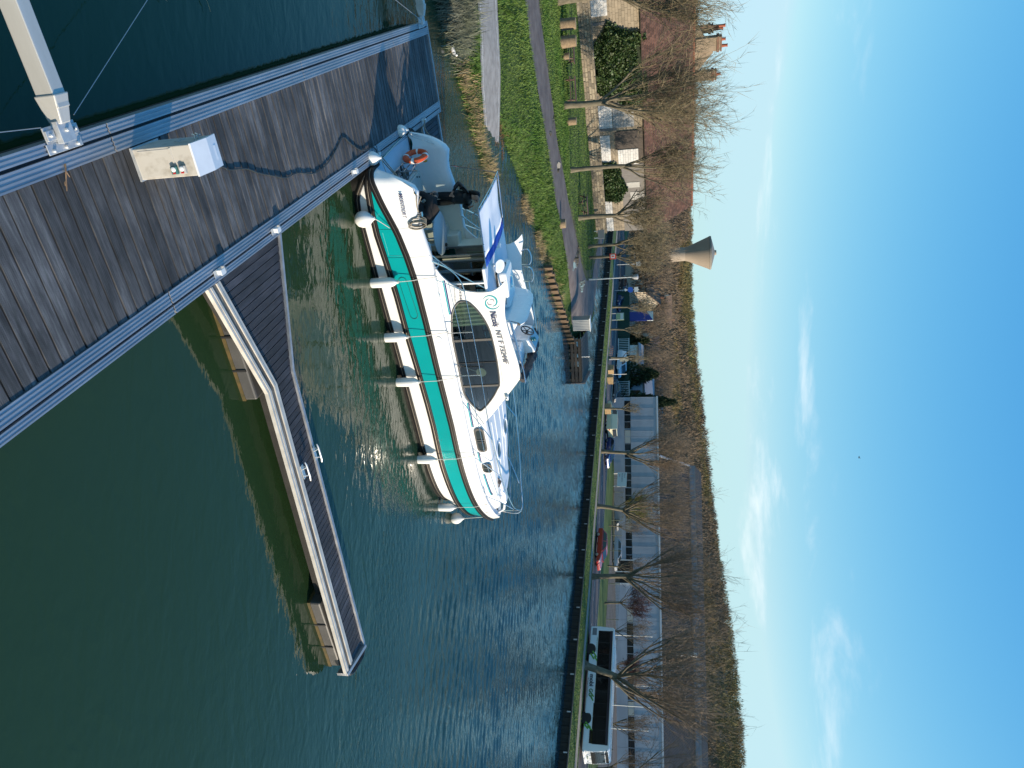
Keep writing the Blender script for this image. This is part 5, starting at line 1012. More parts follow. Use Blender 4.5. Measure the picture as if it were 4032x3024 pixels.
J = {'pel': ((0, 0, .93), (.17, .13)), 'sp': ((.0, 0, 1.12), (.155, .12)), 'ch': ((.02, 0, 1.30), (.175, .13)), 'nb': ((.0, 0, 1.45), .075), 'nk': ((.02, 0, 1.51), .055), 'hd': ((.05, 0, 1.60), (.08, .095)), 'ht': ((.04, 0, 1.68), (.075, .085)),
     'hl': ((0, .10, .86), .115), 'kl': ((.03, .11, .48), .075), 'al': ((-.01, .12, .10), .055), 'tl': ((.14, .13, .045), .042), 'hr': ((0, -.10, .86), .115), 'kr': ((-.03, -.11, .48), .075), 'ar': ((-.06, -.12, .10), .055), 'tr': ((.09, -.14, .045), .042),
     'sl': ((0, .18, 1.39), .075), 'el': ((.10, .25, 1.17), .055), 'wl': ((.20, .12, 1.38), .036), 'sr': ((0, -.18, 1.39), .075), 'er': ((-.22, -.27, 1.17), .055), 'wr': ((-.05, -.25, 1.01), .036)}
Eg = [('pel', 'sp'), ('sp', 'ch'), ('ch', 'nb'), ('nb', 'nk'), ('nk', 'hd'), ('hd', 'ht'), ('pel', 'hl'), ('hl', 'kl'), ('kl', 'al'), ('al', 'tl'), ('pel', 'hr'), ('hr', 'kr'), ('kr', 'ar'), ('ar', 'tr'), ('ch', 'sl'), ('sl', 'el'), ('el', 'wl'), ('ch', 'sr'), ('sr', 'er'), ('er', 'wr')]
hand(J, Eg, 'L', 'wl', (.22, .05, 1.52), (-.3, 1, 0), (-1, 0, 0), 0); hand(J, Eg, 'R', 'wr', (.08, -.21, .93), (0, 0, 1), (0, 1, 0), 0)
def pick1(c):
    if c.z > 1.475: return 1
    if (Vector(c)-Vector((.21, .08, 1.45))).length < .105 or (Vector(c)-Vector((.03, -.22, .96))).length < .085: return 1
    return 0
skinmesh('body', J, Eg, 'pel', p1, [CLOTH, SKIN], pick1)
Jj = {'a': ((0, 0, .90), (.21, .165)), 'b': ((0, 0, 1.10), (.195, .15)), 'c': ((.02, 0, 1.30), (.21, .16)), 'd': ((0, 0, 1.45), (.10, .095)), 'sl': ((0, .19, 1.38), .092), 'el': ((.10, .26, 1.16), .072), 'wl': ((.19, .13, 1.36), .052), 'sr': ((0, -.19, 1.38), .092), 'er': ((-.22, -.28, 1.16), .072), 'wr': ((-.07, -.255, 1.03), .052)}
skinmesh('jacket', Jj, [('a', 'b'), ('b', 'c'), ('c', 'd'), ('c', 'sl'), ('sl', 'el'), ('el', 'wl'), ('c', 'sr'), ('sr', 'er'), ('er', 'wr')], 'b', p1, [LEATH], lambda c: 0)
face(p1, (.05, 0, 1.61), (1, 0, -.05), (0, 0, 1))
Jh = {'a': ((-.01, 0, 1.70), (.10, .09)), 'b': ((-.06, 0, 1.60), (.105, .075)), 'c': ((-.09, 0, 1.46), (.12, .06)), 'd': ((-.10, 0, 1.34), (.10, .045))}
skinmesh('hair', Jh, [('a', 'b'), ('b', 'c'), ('c', 'd')], 'a', p1, [HAIRB], lambda c: 0)
p2 = thing('person', 'bald crouching person in dark shirt bent over the cockpit edge', 'person', BW(1.0, -.12, .612), BA+R(118)); p2.scale = (1.18, 1.18, 1.15)
J = {'pel': ((-.30, 0, .52), (.17, .15)), 'sp': ((-.10, 0, .66), (.18, .14)), 'ch': ((.14, 0, .70), (.20, .14)), 'nb': ((.34, 0, .70), .085), 'nk': ((.42, 0, .70), .06), 'hd': ((.51, 0, .68), (.085, .095)), 'ht': ((.60, 0, .66), (.075, .085)),
     'hl': ((-.28, .12, .48), .12), 'kl': ((.10, .20, .42), .085), 'al': ((-.16, .19, .09), .055), 'tl': ((.0, .20, .045), .042), 'hr': ((-.28, -.12, .48), .12), 'kr': ((.10, -.20, .42), .085), 'ar': ((-.16, -.19, .09), .055), 'tr': ((.0, -.20, .045), .042),
     'sl': ((.22, .21, .66), .085), 'el': ((.34, .26, .40), .055), 'wl': ((.44, .16, .20), .037), 'sr': ((.22, -.21, .66), .085), 'er': ((.34, -.26, .40), .055), 'wr': ((.44, -.16, .20), .037)}
hand(J, Eg2 := [('pel', 'sp'), ('sp', 'ch'), ('ch', 'nb'), ('nb', 'nk'), ('nk', 'hd'), ('hd', 'ht'), ('pel', 'hl'), ('hl', 'kl'), ('kl', 'al'), ('al', 'tl'), ('pel', 'hr'), ('hr', 'kr'), ('kr', 'ar'), ('ar', 'tr'), ('ch', 'sl'), ('sl', 'el'), ('el', 'wl'), ('ch', 'sr'), ('sr', 'er'), ('er', 'wr')], 'L', 'wl', (.50, .12, .06), (0, -1, 0), (.3, 0, -.3), 0)
hand(J, Eg2, 'R', 'wr', (.50, -.12, .06), (0, 1, 0), (.3, 0, -.3), 0)
skinmesh('body', J, Eg2, 'pel', p2, [CLOTH, SKIN], lambda c: 1 if (c.x > .40 and c.z > .5) or (c.z < .2 and c.x > .40) else 0)
Js = {'a': ((-.33, 0, .54), (.20, .17)), 'b': ((-.10, 0, .67), (.205, .165)), 'c': ((.14, 0, .71), (.225, .165)), 'd': ((.33, 0, .71), (.11, .10)), 'sl': ((.22, .21, .66), .105), 'el': ((.34, .26, .41), .074), 'wl': ((.43, .17, .23), .052), 'sr': ((.22, -.21, .66), .105), 'er': ((.34, -.26, .41), .074), 'wr': ((.43, -.17, .23), .052)}
skinmesh('shirt', Js, [('a', 'b'), ('b', 'c'), ('c', 'd'), ('c', 'sl'), ('sl', 'el'), ('el', 'wl'), ('c', 'sr'), ('sr', 'er'), ('er', 'wr')], 'b', p2, [DKGREY], lambda c: 0)
face(p2, (.52, 0, .66), (.35, 0, -1), (1, 0, .2))
MB().ell((.48, 0, .70), (.075, .096, .075), 12, 8).build('hair_fringe', HAIRG, p2, smooth=True)
# ------------------------------------------------------------------ left bank: house, wall, trees
BARK = mat('plane_bark', (0.17, 0.145, 0.10), (0.085, 0.075, 0.05), 5, .9, bump=.5, bscale=14, stretch=(1, 1, .4))
TWIG = mat('twigs_olive', (0.22, 0.18, 0.105), (0.155, 0.125, 0.072), .6, .85); TWIGB = mat('twigs_brown', (0.215, 0.158, 0.105), (0.15, 0.112, 0.075), .6, .85); TWIGR = mat('twigs_reddish', (0.13, 0.060, 0.050), (0.09, 0.045, 0.04), .6, .85)
def gen_tree(seed, H, r0, fork, nl=6, spread=.5, whip=1.0, lean=(0, 0), n2=7, n3=6, n4=4, r4=.008, droop=0.0):
    r = random.Random(seed); T = MB(); Cr = MB()
    def rv(s): return Vector((r.gauss(0, s), r.gauss(0, s), r.gauss(0, s)))
    def grow(p, d, L, r1, r2, ns, jit, trop):
        P = [p.copy()]; Rr = [r1]; d = d.normalized()
        for i in range(ns):
            d = (d+rv(jit)+Vector((0, 0, trop))).normalized(); p = p+d*(L/ns); P.append(p.copy()); Rr.append(r1+(r2-r1)*(i+1)/ns)
        return P, Rr
    P, Rr = grow(Vector((0, 0, -.1)), Vector((lean[0], lean[1], 1)), fork+.1, r0*1.0, r0*.72, 6, .035, .03); Rr[0] = r0*1.35; T.tube(P, Rr, 9)
    tip = P[-1]; slv = []
    def at_(P, f): k = f*(len(P)-1); i = min(int(k), len(P)-2); return P[i].lerp(P[i+1], k-i), (P[i+1]-P[i]).normalized()
    for i in range(nl):
        a = 2*math.pi*(i+r.random()*.7)/nl; up_ = r.uniform(.55, 1.35); d = Vector((math.cos(a)*spread*1.35, math.sin(a)*spread*1.35, up_+.2)); L = (H-fork)*r.uniform(.45, .68)
        st = tip-Vector((0, 0, r.uniform(0, fork*.22))); P1, R1 = grow(st, d, L, r0*r.uniform(.32, .46), r0*.12, 5, .12, .12); T.tube(P1, R1, 6)
        for j in range(n2):
            f = r.uniform(.25, 1.0); q, dd_ = at_(P1, f); d2 = (dd_*.7+rv(.40)+Vector((0, 0, .45+.45*whip))).normalized(); L2 = (H-fork)*r.uniform(.30, .56)*(1.15-.35*f)*(.6+.4*whip)
            P2, R2 = grow(q, d2, L2, r0*.10, r0*.035, 4, .11, .10-droop); Cr.tube(P2, R2, 4, caps=False)
            for k in range(n3):
                f2 = r.uniform(.2, 1.0); q2, d_ = at_(P2, f2); d3 = (d_*.8+rv(.5)+Vector((0, 0, .18*whip-droop))).normalized(); L3 = L2*r.uniform(.3, .58)
                P3, R3 = grow(q2, d3, L3, r0*.035, .007, 3, .13, .06-droop); Cr.tube(P3, R3, 3, caps=False)
                for m_ in range(n4):
                    q3, d_3 = at_(P3, r.uniform(.2, 1)); d4 = (d_3+rv(.55)).normalized(); e = q3+d4*L3*r.uniform(.25, .6); sd = d4.orthogonal().normalized()*r4; sd = Matrix.Rotation(r.random()*6.28, 3, d4) @ sd; slv.append((q3-sd, q3+sd, e))
    for a, b, c in slv: Cr.add([a, b, c], [(0, 1, 2)])
    return T, Cr
def tree(name, label, loc, seed, H, r0, fork, tw=TWIG, group=None, **k):
    t = thing(name, label, 'tree', loc, random.Random(seed).random()*6, group); T, Cr = gen_tree(seed, H, r0, fork, **k)
    T.build('trunk', BARK, t, smooth=True, ang=80); Cr.build('crown', tw, t, smooth=False); return t
GL = 'bare trees along the left bank'
tree('bare_tree', 'mossy bare tree at the very left edge of the bank', (-26.6, 51.2, .95), 1, 12.8, .30, 4.2, group=GL, nl=8, n2=14, n3=8, n4=5, spread=.55, r4=.013)
tree('bare_tree', 'tall bare tree with fan crown in front of the large ivy', (-20.0, 53.1, .95), 2, 12.4, .26, 3.3, group=GL, nl=9, n2=15, n3=8, n4=5, spread=.50, r4=.013)
tree('bare_tree', 'slim bare tree between the two ivy patches by the gravel track', (-16.35, 56.8, .95), 3, 11.2, .19, 4.6, group=GL, nl=7, n2=13, n3=8, n4=5, spread=.45, r4=.013)
tree('bare_tree', 'bare tree with crooked trunk beside the far picnic table', (-13.8, 61.9, .95), 4, 8.2, .22, 3.4, group=GL, nl=7, n2=12, n3=8, n4=5, spread=.6, r4=.013)
tree('bare_tree', 'leaning bare tree near the end of the garden wall', (-12.75, 69.7, .95), 5, 8.2, .17, 2.9, group=GL, nl=6, n2=11, n3=7, n4=5, r4=.013, spread=.55, lean=(.12, 0))
tree('bare_tree', 'bare tree with red sign on its trunk by the canal', (-11.9, 70.9, .95), 6, 8.0, .15, 3.0, group=GL, nl=6, n2=11, n3=7, n4=5, r4=.013, spread=.5)
rs = thing('warning_sign', 'small red and white square sign on the canal side tree', 'sign', (-11.9, 70.72, 3.25), 0)
MB().box(-.26, .26, -.02, .02, -.3, .3).build('plate', mat('sign_red', (.62, .05, .03), rough=.5), rs); MB().box(-.17, .17, -.03, -.02, -.2, .2).build('white_field', WHITEP, rs); MB().box(-.05, .05, -.04, -.03, -.12, .12).build('symbol', mat('sign_red', (0, 0, 0)), rs); 

HZ = R(-136.4); STONE = [mat('rubble_stone_%d' % i, c, c2, 3, .92, bump=.5) for i, (c, c2) in enumerate((((.26, .21, .145), (.16, .135, .10)), ((.19, .16, .12), (.12, .105, .08)), ((.35, .30, .215), (.23, .19, .135))))]
wl_ = thing('garden_wall', 'low rubble stone garden wall in front of the long house', 'wall', (-15.9, 79.0, .8), HZ)
MB().box(0, 34, -.16, .16, -.2, 1.28).build('mortar_core', mat('wall_mortar', (.23, .20, .155), (.16, .145, .11), 2, .95), wl_)
sm = []
for i in range(3):
    for v in range(3):
        rr = random.Random(i*9+v); m_ = MB(); m_.hexa([(-.5+rr.uniform(-.06, .06), -.5, -.5+rr.uniform(0, .1)), (.5+rr.uniform(-.06, .06), -.5, -.5+rr.uniform(0, .1)), (.5, .5, -.5), (-.5, .5, -.5), (-.5+rr.uniform(-.06, .06), -.5, .5-rr.uniform(0, .1)), (.5+rr.uniform(-.06, .06), -.5, .5-rr.uniform(0, .1)), (.5, .5, .5), (-.5, .5, .5)][::1]); sm.append(m_.mesh('stone', STONE[i]))
rr = random.Random(3); xk = 0; nst = 0
for row in range(5):
    x = rr.uniform(0, .2)
    while x < 26 and nst < 290:
        w_ = rr.uniform(.34, .72); link('stone', rr.choice(sm), wl_, (x+w_/2, .165+rr.uniform(-.015, .03), .11+row*.245), (0, 0, math.pi), (w_-.03, .08, .215)); x += w_; nst += 1
cp = 0
for k in range(44): link('coping_stone', sm[(k*5) % 9], wl_, (k*.72+.36, 0, 1.30+rr.uniform(0, .02)), (0, 0, math.pi), (.69, .44, .12))
hs = thing('long_house', 'long stone house with brown tiled roof behind the garden wall', 'house', (-16.7, 79.9, .8), HZ)
PALE = mat('pale_render', (.42, .405, .375), (.34, .33, .305), 1.6, .9, bump=.15); TAN = mat('tan_ashlar', (.30, .245, .175), (.23, .19, .135), 1.4, .9, bump=.2, island=.14); WHITEB = mat('white_block', (.58, .57, .545), (.50, .49, .465), 1.4, .85, island=.08); DTIM = mat('dark_boarding', (.060, .048, .040), (.085, .070, .058), 3, .85, stretch=(5, 1, .3)); SLATEB = mat('grey_boarding', (.14, .13, .12), (.19, .175, .16), 3, .85, stretch=(4, 1, .4))
MB().box(0, 33, -9, -.10, -.2, 5.55).build('wall', TAN, hs)
def blocks(name, x0, x1, z0, z1, m_, bw=.55, bh=.26, y=.0, seed=1):
    mb = MB(); r_ = random.Random(seed); nz = max(1, round((z1-z0)/bh)); h = (z1-z0)/nz
    for j in range(nz):
        x = x0-(.5*bw if j % 2 else 0)
        while x < x1:
            a = max(x, x0); b = min(x+bw*r_.uniform(.85, 1.15), x1); x = b if b > a else x+bw
            if b-a > .04: d = r_.uniform(-.008, .012); mb.box(a+.008, b-.008, y-.12, y+d, z0+j*h+.008, z0+(j+1)*h-.008)
    return mb.build(name, m_, hs, kind='stuff')
blocks('tan_stonework', 20.0, 30, 1.0, 5.5, TAN, seed=2); blocks('white_base_blocks', 21.2, 24.0, 1.3, 2.7, WHITEB, y=.03, seed=3); blocks('white_base_blocks', 10.9, 13.2, 1.2, 2.55, WHITEB, y=.03, seed=4); blocks('tan_stonework', 10.9, 20.0, 1.0, 5.5, TAN, seed=5)
blocks('white_upper_blocks', 10.9, 13.4, 2.6, 4.6, mat('greyed_block', (.34, .335, .32), (.27, .265, .255), 1, .9, island=.1), y=.02, seed=6)
blocks('tan_stonework', 6.9, 10.7, 1.0, 2.9, TAN, seed=7); blocks('white_base_blocks', 7.4, 10.2, 1.15, 2.2, WHITEB, y=.03, seed=8); blocks('white_base_blocks', 7.0, 8.6, 2.9, 4.9, WHITEB, y=.04, seed=9)
MB().box(8.7, 10.5, -.05, .02, 2.7, 5.0).build('barn_door', DTIM, hs); MB().box(4.9, 10.7, -.06, .0, 4.9, 5.5).build('lintel_boarding', DTIM, hs)
blocks('white_base_blocks', -.6, 3.0, 1.0, 2.0, WHITEB, y=.03, seed=10); blocks('tan_stonework', -.6, 3.4, 2.0, 3.15, TAN, y=.01, seed=11); blocks('tan_stonework', 3.4, 6.9, .6, 2.6, TAN, y=.0, seed=13)
MB().box(-.7, 7.0, -.08, .01, 3.15, 5.5).build('weatherboarding', SLATEB, hs)
for (x, z0, z1) in ((20.6, 1.2, 2.9), (10.8, 1.1, 2.9)): MB().box(x-.12, x+.12, 0, .08, z0, z1).build('downpipe', SLATEB, hs)
MB().box(3.0, 3.9, -.02, .05, 3.9, 5.3).build('white_shutter', PALE, hs); MB().box(4.4, 5.0, -.02, .05, 3.6, 4.9).build('white_shutter', PALE, hs)
TILEM = mat('clay_tile', (0.118, 0.058, 0.040), (0.072, 0.043, 0.033), .7, .9, island=.38, contrast=(.3, .7))
# tiled roof: two slopes of real tiles
mb = MB(); ridge_z = 10.3; eave_z = 5.55; depth = 4.7
MB().add([(-.9, .35, eave_z-.05), (33, .35, eave_z-.05), (33, -depth, ridge_z-.05), (-.9, -depth, ridge_z-.05), (-.9, -9.6, eave_z-.05), (33, -9.6, eave_z-.05)], [(0, 3, 2, 1), (3, 4, 5, 2)]).build('roof_deck', DTIM, hs)
r_ = random.Random(8); nrow = 26; mb = MB()
for j in range(nrow):
    f0_, f1_ = j/nrow, (j+1.25)/nrow; y0_, y1_ = .38-(depth+.38)*f0_, .38-(depth+.38)*f1_; z0_, z1_ = eave_z+(ridge_z-eave_z)*f0_, eave_z+(ridge_z-eave_z)*f1_; x = -.95+(j % 2)*.13
    while x < 27:
        e = r_.uniform(0, .025); k = len(mb.v); mb.v += [(x, y0_, z0_+.05+e), (x+.26, y0_, z0_+.05+e), (x+.26, y1_, z1_+.0), (x, y1_, z1_+.0), (x, y0_, z0_+e), (x+.26, y0_, z0_+e)]; mb.f += [(0+k, 3+k, 2+k, 1+k), (k, k+1, k+5, k+4)]; mb.m += [0, 0]; x += .275
rf = mb.build('roof_tiles', TILEM, hs, kind='stuff')
for k in range(60): o = MB().tube([(-.9+k*.5, -depth, ridge_z+.0), (-.9+k*.5+.48, -depth, ridge_z+.01)], .13, 6).build('ridge_tile', mat('ridge_clay', (.24, .085, .045), (.16, .07, .045), 3, .9), hs)
gm = MB(); gm.add([(12.6, -5.0, 8.6), (17.4, -5.0, 8.6), (17.4, -5.0, 10.9), (16.4, -5.0, 11.4), (15.2, -5.0, 12.1), (13.4, -5.0, 10.5), (12.6, -5.0, 10.2)]+[(x, -5.5, z) for x, z in ((12.6, 8.6), (17.4, 8.6), (17.4, 10.9), (16.4, 11.4), (15.2, 12.1), (13.4, 10.5), (12.6, 10.2))], [tuple(range(7))[::-1], tuple(range(7, 14))]+[(i, (i+1) % 7, 7+(i+1) % 7, 7+i) for i in range(7)])
gm.build('parapet_gable', mat('render_tan', (.27, .205, .14), (.21, .16, .11), 1.5, .9), hs, fixn=True)
BRK = mat('chimney_brick', (.19, .095, .06), (.13, .075, .05), 4, .9); POT = mat('clay_pot', (.30, .085, .045), rough=.8)
def chimney(x, y, z0, z1, w_, d_, pots, m_):
    c = MB().box(x-w_/2, x+w_/2, y-d_/2, y+d_/2, z0, z1).build('chimney', m_, hs); MB().box(x-w_/2-.09, x+w_/2+.09, y-d_/2-.09, y+d_/2+.09, z1-.35, z1-.12).build('chimney_band', BRK, c); MB().box(x-w_/2-.05, x+w_/2+.05, y-d_/2-.05, y+d_/2+.05, z1, z1+.12).build('chimney_cap', BRK, c)
    for dx, h in pots: MB().lathe([(.16, 0), (.13, h*.8), (.17, h)], 10, 0, Matrix.Translation((x+dx, y, z1+.12))).build('chimney_pot', POT, c, smooth=True)
RT = mat('render_tan', (0, 0, 0)); chimney(16.0, -5.2, 10.5, 12.75, 1.25, .7, ((-.3, .55), (.3, .35)), RT); chimney(13.1, -5.1, 10, 12.35, .85, .6, ((0, .4),), RT); chimney(17.1, -6.0, 9.5, 12.0, .6, .6, ((-.1, .9), (.15, 1.1)), BRK)
# ivy on the facade
IVYM = mat('ivy_leaf', (0.028, 0.060, 0.014), (0.060, 0.090, 0.026), 1.5, .55, island=.5)
def ivy(name, label, outline, cx_, n, seed, dep=.75):
    r = np.random.default_rng(seed); P = np.array(outline, float); x0, z0 = P.min(0); x1, z1 = P.max(0)
    xs = x0+(x1-x0)*r.random(n*3); zs = z0+(z1-z0)*r.random(n*3); k = inside(xs, zs, P); xs = xs[k][:n]; zs = zs[k][:n]; N = len(xs)
    ed = pdist(xs, zs, P); th = dep*np.clip(ed/1.2, .05, 1)**.6*(0.55+.75*vnoise(xs*1.4, zs*1.4, seed)); ys = .04+th*(.75+.3*r.random(N)); jx = (vnoise(xs*.9+3, zs*.9, seed+7)-.5)*1.3; jz = (vnoise(xs*.9, zs*.9+9, seed+8)-.5)*1.1; xs = xs+jx+r.normal(size=N)*.10; zs = zs+jz+r.normal(size=N)*.10
    c = np.stack([xs, ys, zs], -1); a = r.normal(size=(N, 3)); a /= np.linalg.norm(a, axis=1)[:, None]; b = np.cross(a, r.normal(size=(N, 3))); b /= np.linalg.norm(b, axis=1)[:, None]; s = (.07+.07*r.random(N))[:, None]
    V = np.stack([c-a*s, c+b*s*.8, c+a*s*1.1, c-b*s*.8], 1).reshape(-1, 3); t = thing(name, label, 'ivy', (-16.7, 79.9, .8), HZ)
    o = rawmesh('leaves', V, np.arange(N*4).reshape(-1, 4), IVYM, t, kind='stuff')
    mb = MB(); mb.prism([(p[0]*.92+.08*np.mean(P[:, 0]), p[1]*.92+.08*np.mean(P[:, 1])) for p in outline], -.30, -.03, 0, Matrix(((1, 0, 0, 0), (0, 0, -1, 0), (0, 1, 0, 0), (0, 0, 0, 1)))); mb.build('stem_and_shade_mat', mat('ivy_shade', (.02, .028, .012), rough=.95), t); return t
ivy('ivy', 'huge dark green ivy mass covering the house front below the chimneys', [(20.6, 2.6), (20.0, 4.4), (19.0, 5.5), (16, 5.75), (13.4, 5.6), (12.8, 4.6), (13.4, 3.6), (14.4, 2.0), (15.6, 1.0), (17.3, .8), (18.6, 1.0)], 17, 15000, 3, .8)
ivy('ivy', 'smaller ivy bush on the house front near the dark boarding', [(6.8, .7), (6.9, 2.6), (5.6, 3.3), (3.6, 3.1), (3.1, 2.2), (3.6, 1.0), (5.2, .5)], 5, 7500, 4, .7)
# picnic tables and logs
PICW = mat('picnic_wood', (.085, .052, .038), (.12, .075, .055), 4, .8, stretch=(.4, 3, 3)); LOGW = mat('log_cut', (.40, .29, .17), (.30, .21, .12), 5, .9, stretch=(1, 1, .4)); LOGB = mat('log_bark', (.27, .195, .12), (.17, .125, .08), 6, .95, bump=.6)
def picnic(label, loc, rz):
    t = thing('picnic_table', label, 'picnic table', loc, rz, 'picnic tables on the lawn')
    for k in range(4): MB().box(-.95, .95, -.36+k*.185, -.36+k*.185+.17, .72, .765).build('table_board', PICW, t)
    for s_ in (-1, 1):
        for k in range(2): MB().box(-.95, .95, s_*.74-.13+k*.14, s_*.74-.13+k*.14+.125, .43, .47).build('bench_board', PICW, t)
        MB().tube([(s_*.7, -.95, .0), (s_*.7, -.28, .72)], .055, 4).build('leg', PICW, t); MB().tube([(s_*.7, .95, .0), (s_*.7, .28, .72)], .055, 4).build('leg', PICW, t); MB().box(s_*.7-.03, s_*.7+.03, -.86, .86, .36, .43).build('cross_beam', PICW, t)
    return t
picnic('dark picnic table in front of the large ivy beside the fan crowned tree', (-21.9, 55.3, .95), R(20)); picnic('dark picnic table near the crooked trunk close to the end of the wall', (-14.9, 62.9, .95), R(35)); picnic('dark picnic table half seen left of the standing logs', (-24.6, 54.6, .95), R(10))
def log(label, loc, r, h, seed, tilt=0.0):
    t = thing('log_seat', label, 'log', loc, 0, 'upright log seats on the lawn'); rr = random.Random(seed); prof = [(r*1.05, 0), (r*(1+rr.uniform(-.06, .06)), h*.3), (r*(.95+rr.uniform(-.05, .05)), h*.7), (r*.93, h)]
    MB().lathe(prof, 12, caps=False).build('bark', LOGB, t, smooth=True); MB().lathe([(r*.90, h-.02), (r*.93, h+.005), (r*.5, h+.01), (0, h+.012)], 12).build('cut_face', LOGW, t); return t
log('taller upright pale log left of the picnic area', (-25.5, 52.5, .95), .42, 1.15, 1); log('upright pale log beside the taller one on the lawn', (-24.3, 52.6, .95), .40, 1.15, 2); log('small reddish log stump right of the fan crowned tree', (-19.6, 55.4, .95), .3, .75, 3)
log('low cut log end on the grass left of the picnic tables', (-23.6, 53.4, .95), .28, .55, 4); log('pale stone like stump on the bank above the moorings', (-10.9, 50.4, .9), .33, .5, 5)
# lamp post, kiosk cylinder, gauge jetty
lp_ = thing('lamp_post', 'slender grey lamp post on the point between the canals', 'lamp post', (-9.65, 69.5, .95), 0)
MB().tube([(0, 0, 0), (0, 0, .9), (-.05, 0, 4.1)], [.09, .065, .05], 8).build('pole', GALV, lp_, smooth=True); MB().lathe([(.05, 0), (.22, .25), (.26, .55), (.18, .62), (0, .64)], 10, 0, Matrix.Translation((-.05, 0, 4.05))).build('lantern', mat('lamp_grey', (.38, .39, .40), rough=.5), lp_, smooth=True)
inf = thing('information_post', 'thin two legged notice post at the end of the wall', 'notice', (-15.2, 76.5, .95), 0)
for x in (-.35, .35): MB().box(x-.04, x+.04, -.04, .04, 0, 1.1).build('leg', GALV, inf)
MB().box(-.45, .45, -.05, .05, .45, 1.1).build('board', mat('notice_grey', (.25, .25, .24), rough=.7), inf)
ks = thing('grey_cabinet', 'ribbed grey metal cabinet on the tip of the grassy point', 'cabinet', (-4.75, 59.2, .72), R(30))
MB().box(-.5, .5, -.35, .35, 0, 1.35).build('body', mat('cabinet_grey', (.33, .34, .34), rough=.45, metal=.4), ks, bevel=.03)
for k in range(7): MB().box(-.45+k*.14, -.45+k*.14+.05, -.375, -.35, .06, 1.3).build('rib', mat('cabinet_grey', (0, 0, 0)), ks)
MB().box(-.56, .56, -.41, .41, 1.35, 1.42).build('lid', GALV, ks)
jt = thing('timber_jetty', 'dark timber guide jetty standing off the grassy point', 'jetty', (-2.0, 62.5, 0), R(12)); JT = mat('jetty_timber', (.035, .032, .028), (.06, .054, .045), 3, .85, stretch=(.3, 2, 2))
for k in range(5):
    for y in (0, 5.5): MB().box(-1.6+k*.85-.10, -1.6+k*.85+.10, y-.1, y+.1, -.6, 1.0).build('pile', JT, jt)
for y in (-.12, 5.62):
    for z in (.12, .42, .74): MB().box(-1.75, 1.95, y-.05, y+.05, z, z+.22).build('rail_beam', JT, jt)
for k in range(10): MB().box(-1.7+k*.36, -1.7+k*.36+.33, -.2, 5.7, .98, 1.03).build('deck_board', JT, jt)
MB().tube([(-.2, -.05, 1.0), (-.2, -.05, 1.7)], .04, 6).build('post', GALV, jt)
pn = mat('grey_panel', (.26, .21, .19), (.20, .165, .15), 2, .8)
for r_i in range(3):
    for c_i in range(2): MB().box(2.05, 2.15, c_i*2.8-.05, c_i*2.8+2.65, .02+r_i*.42, .40+r_i*.42).build('end_panel', pn, jt)
sp = thing('pile_revetment', 'row of rusty tan sheet piles edging the grassy point', 'revetment', (0, 0, 0), 0)
SPM = mat('rusty_pile', (.135, .088, .05), (.075, .052, .033), 3, .85); pts = [Vector(p) for p in ((-7.9, 49.5, 0), (-5.9, 54.9, 0), (-4.3, 59.2, 0), (-3.05, 63.2, 0), (-2.85, 67.5, 0))]
smh = MB().box(-.16, .16, -.10, .10, -.6, .5).mesh('sheet_pile', SPM)
for i in range(len(pts)-1):
    d = pts[i+1]-pts[i]; nn_ = int(d.length/.42)
    for k in range(nn_): q = pts[i]+d*(k+.5)/nn_+Vector((.12 if k % 2 else 0, 0, random.Random(i*50+k).uniform(-.06, .06))); link('sheet_pile', smh, sp, q, (0, 0, math.atan2(d.y, d.x)))
# water tower
wt = thing('water_tower', 'concrete water tower with flaring cone top on the horizon', 'water tower', (-46.6, 280, .6), 0)
WTM = mat('tower_concrete', (.34, .28, .215), (.28, .23, .18), .12, .9)
MB().lathe([(3.2, 0), (2.6, 12), (2.45, 15.5)], 32, caps=False).build('shaft', WTM, wt, smooth=True); MB().lathe([(2.45, 15.5), (2.9, 17), (5.9, 24.0)], 40, caps=False).build('tank_cone', WTM, wt, smooth=True)
MB().lathe([(5.9, 24.0), (6.05, 24.05), (6.05, 24.7), (5.85, 24.75)], 40, caps=False).build('rim', mat('tower_rim', (.28, .25, .21), (.2, .18, .15), .5, .9), wt, smooth=True, ang=30); MB().lathe([(5.85, 24.72), (1.0, 26.0), (0, 26.0)], 40, caps=False).build('roof', mat('tower_rim', (0, 0, 0)), wt, smooth=True); MB().lathe([(.9, 25.9), (.9, 26.6), (0, 26.7)], 16).build('vent_cap', WTM, wt)
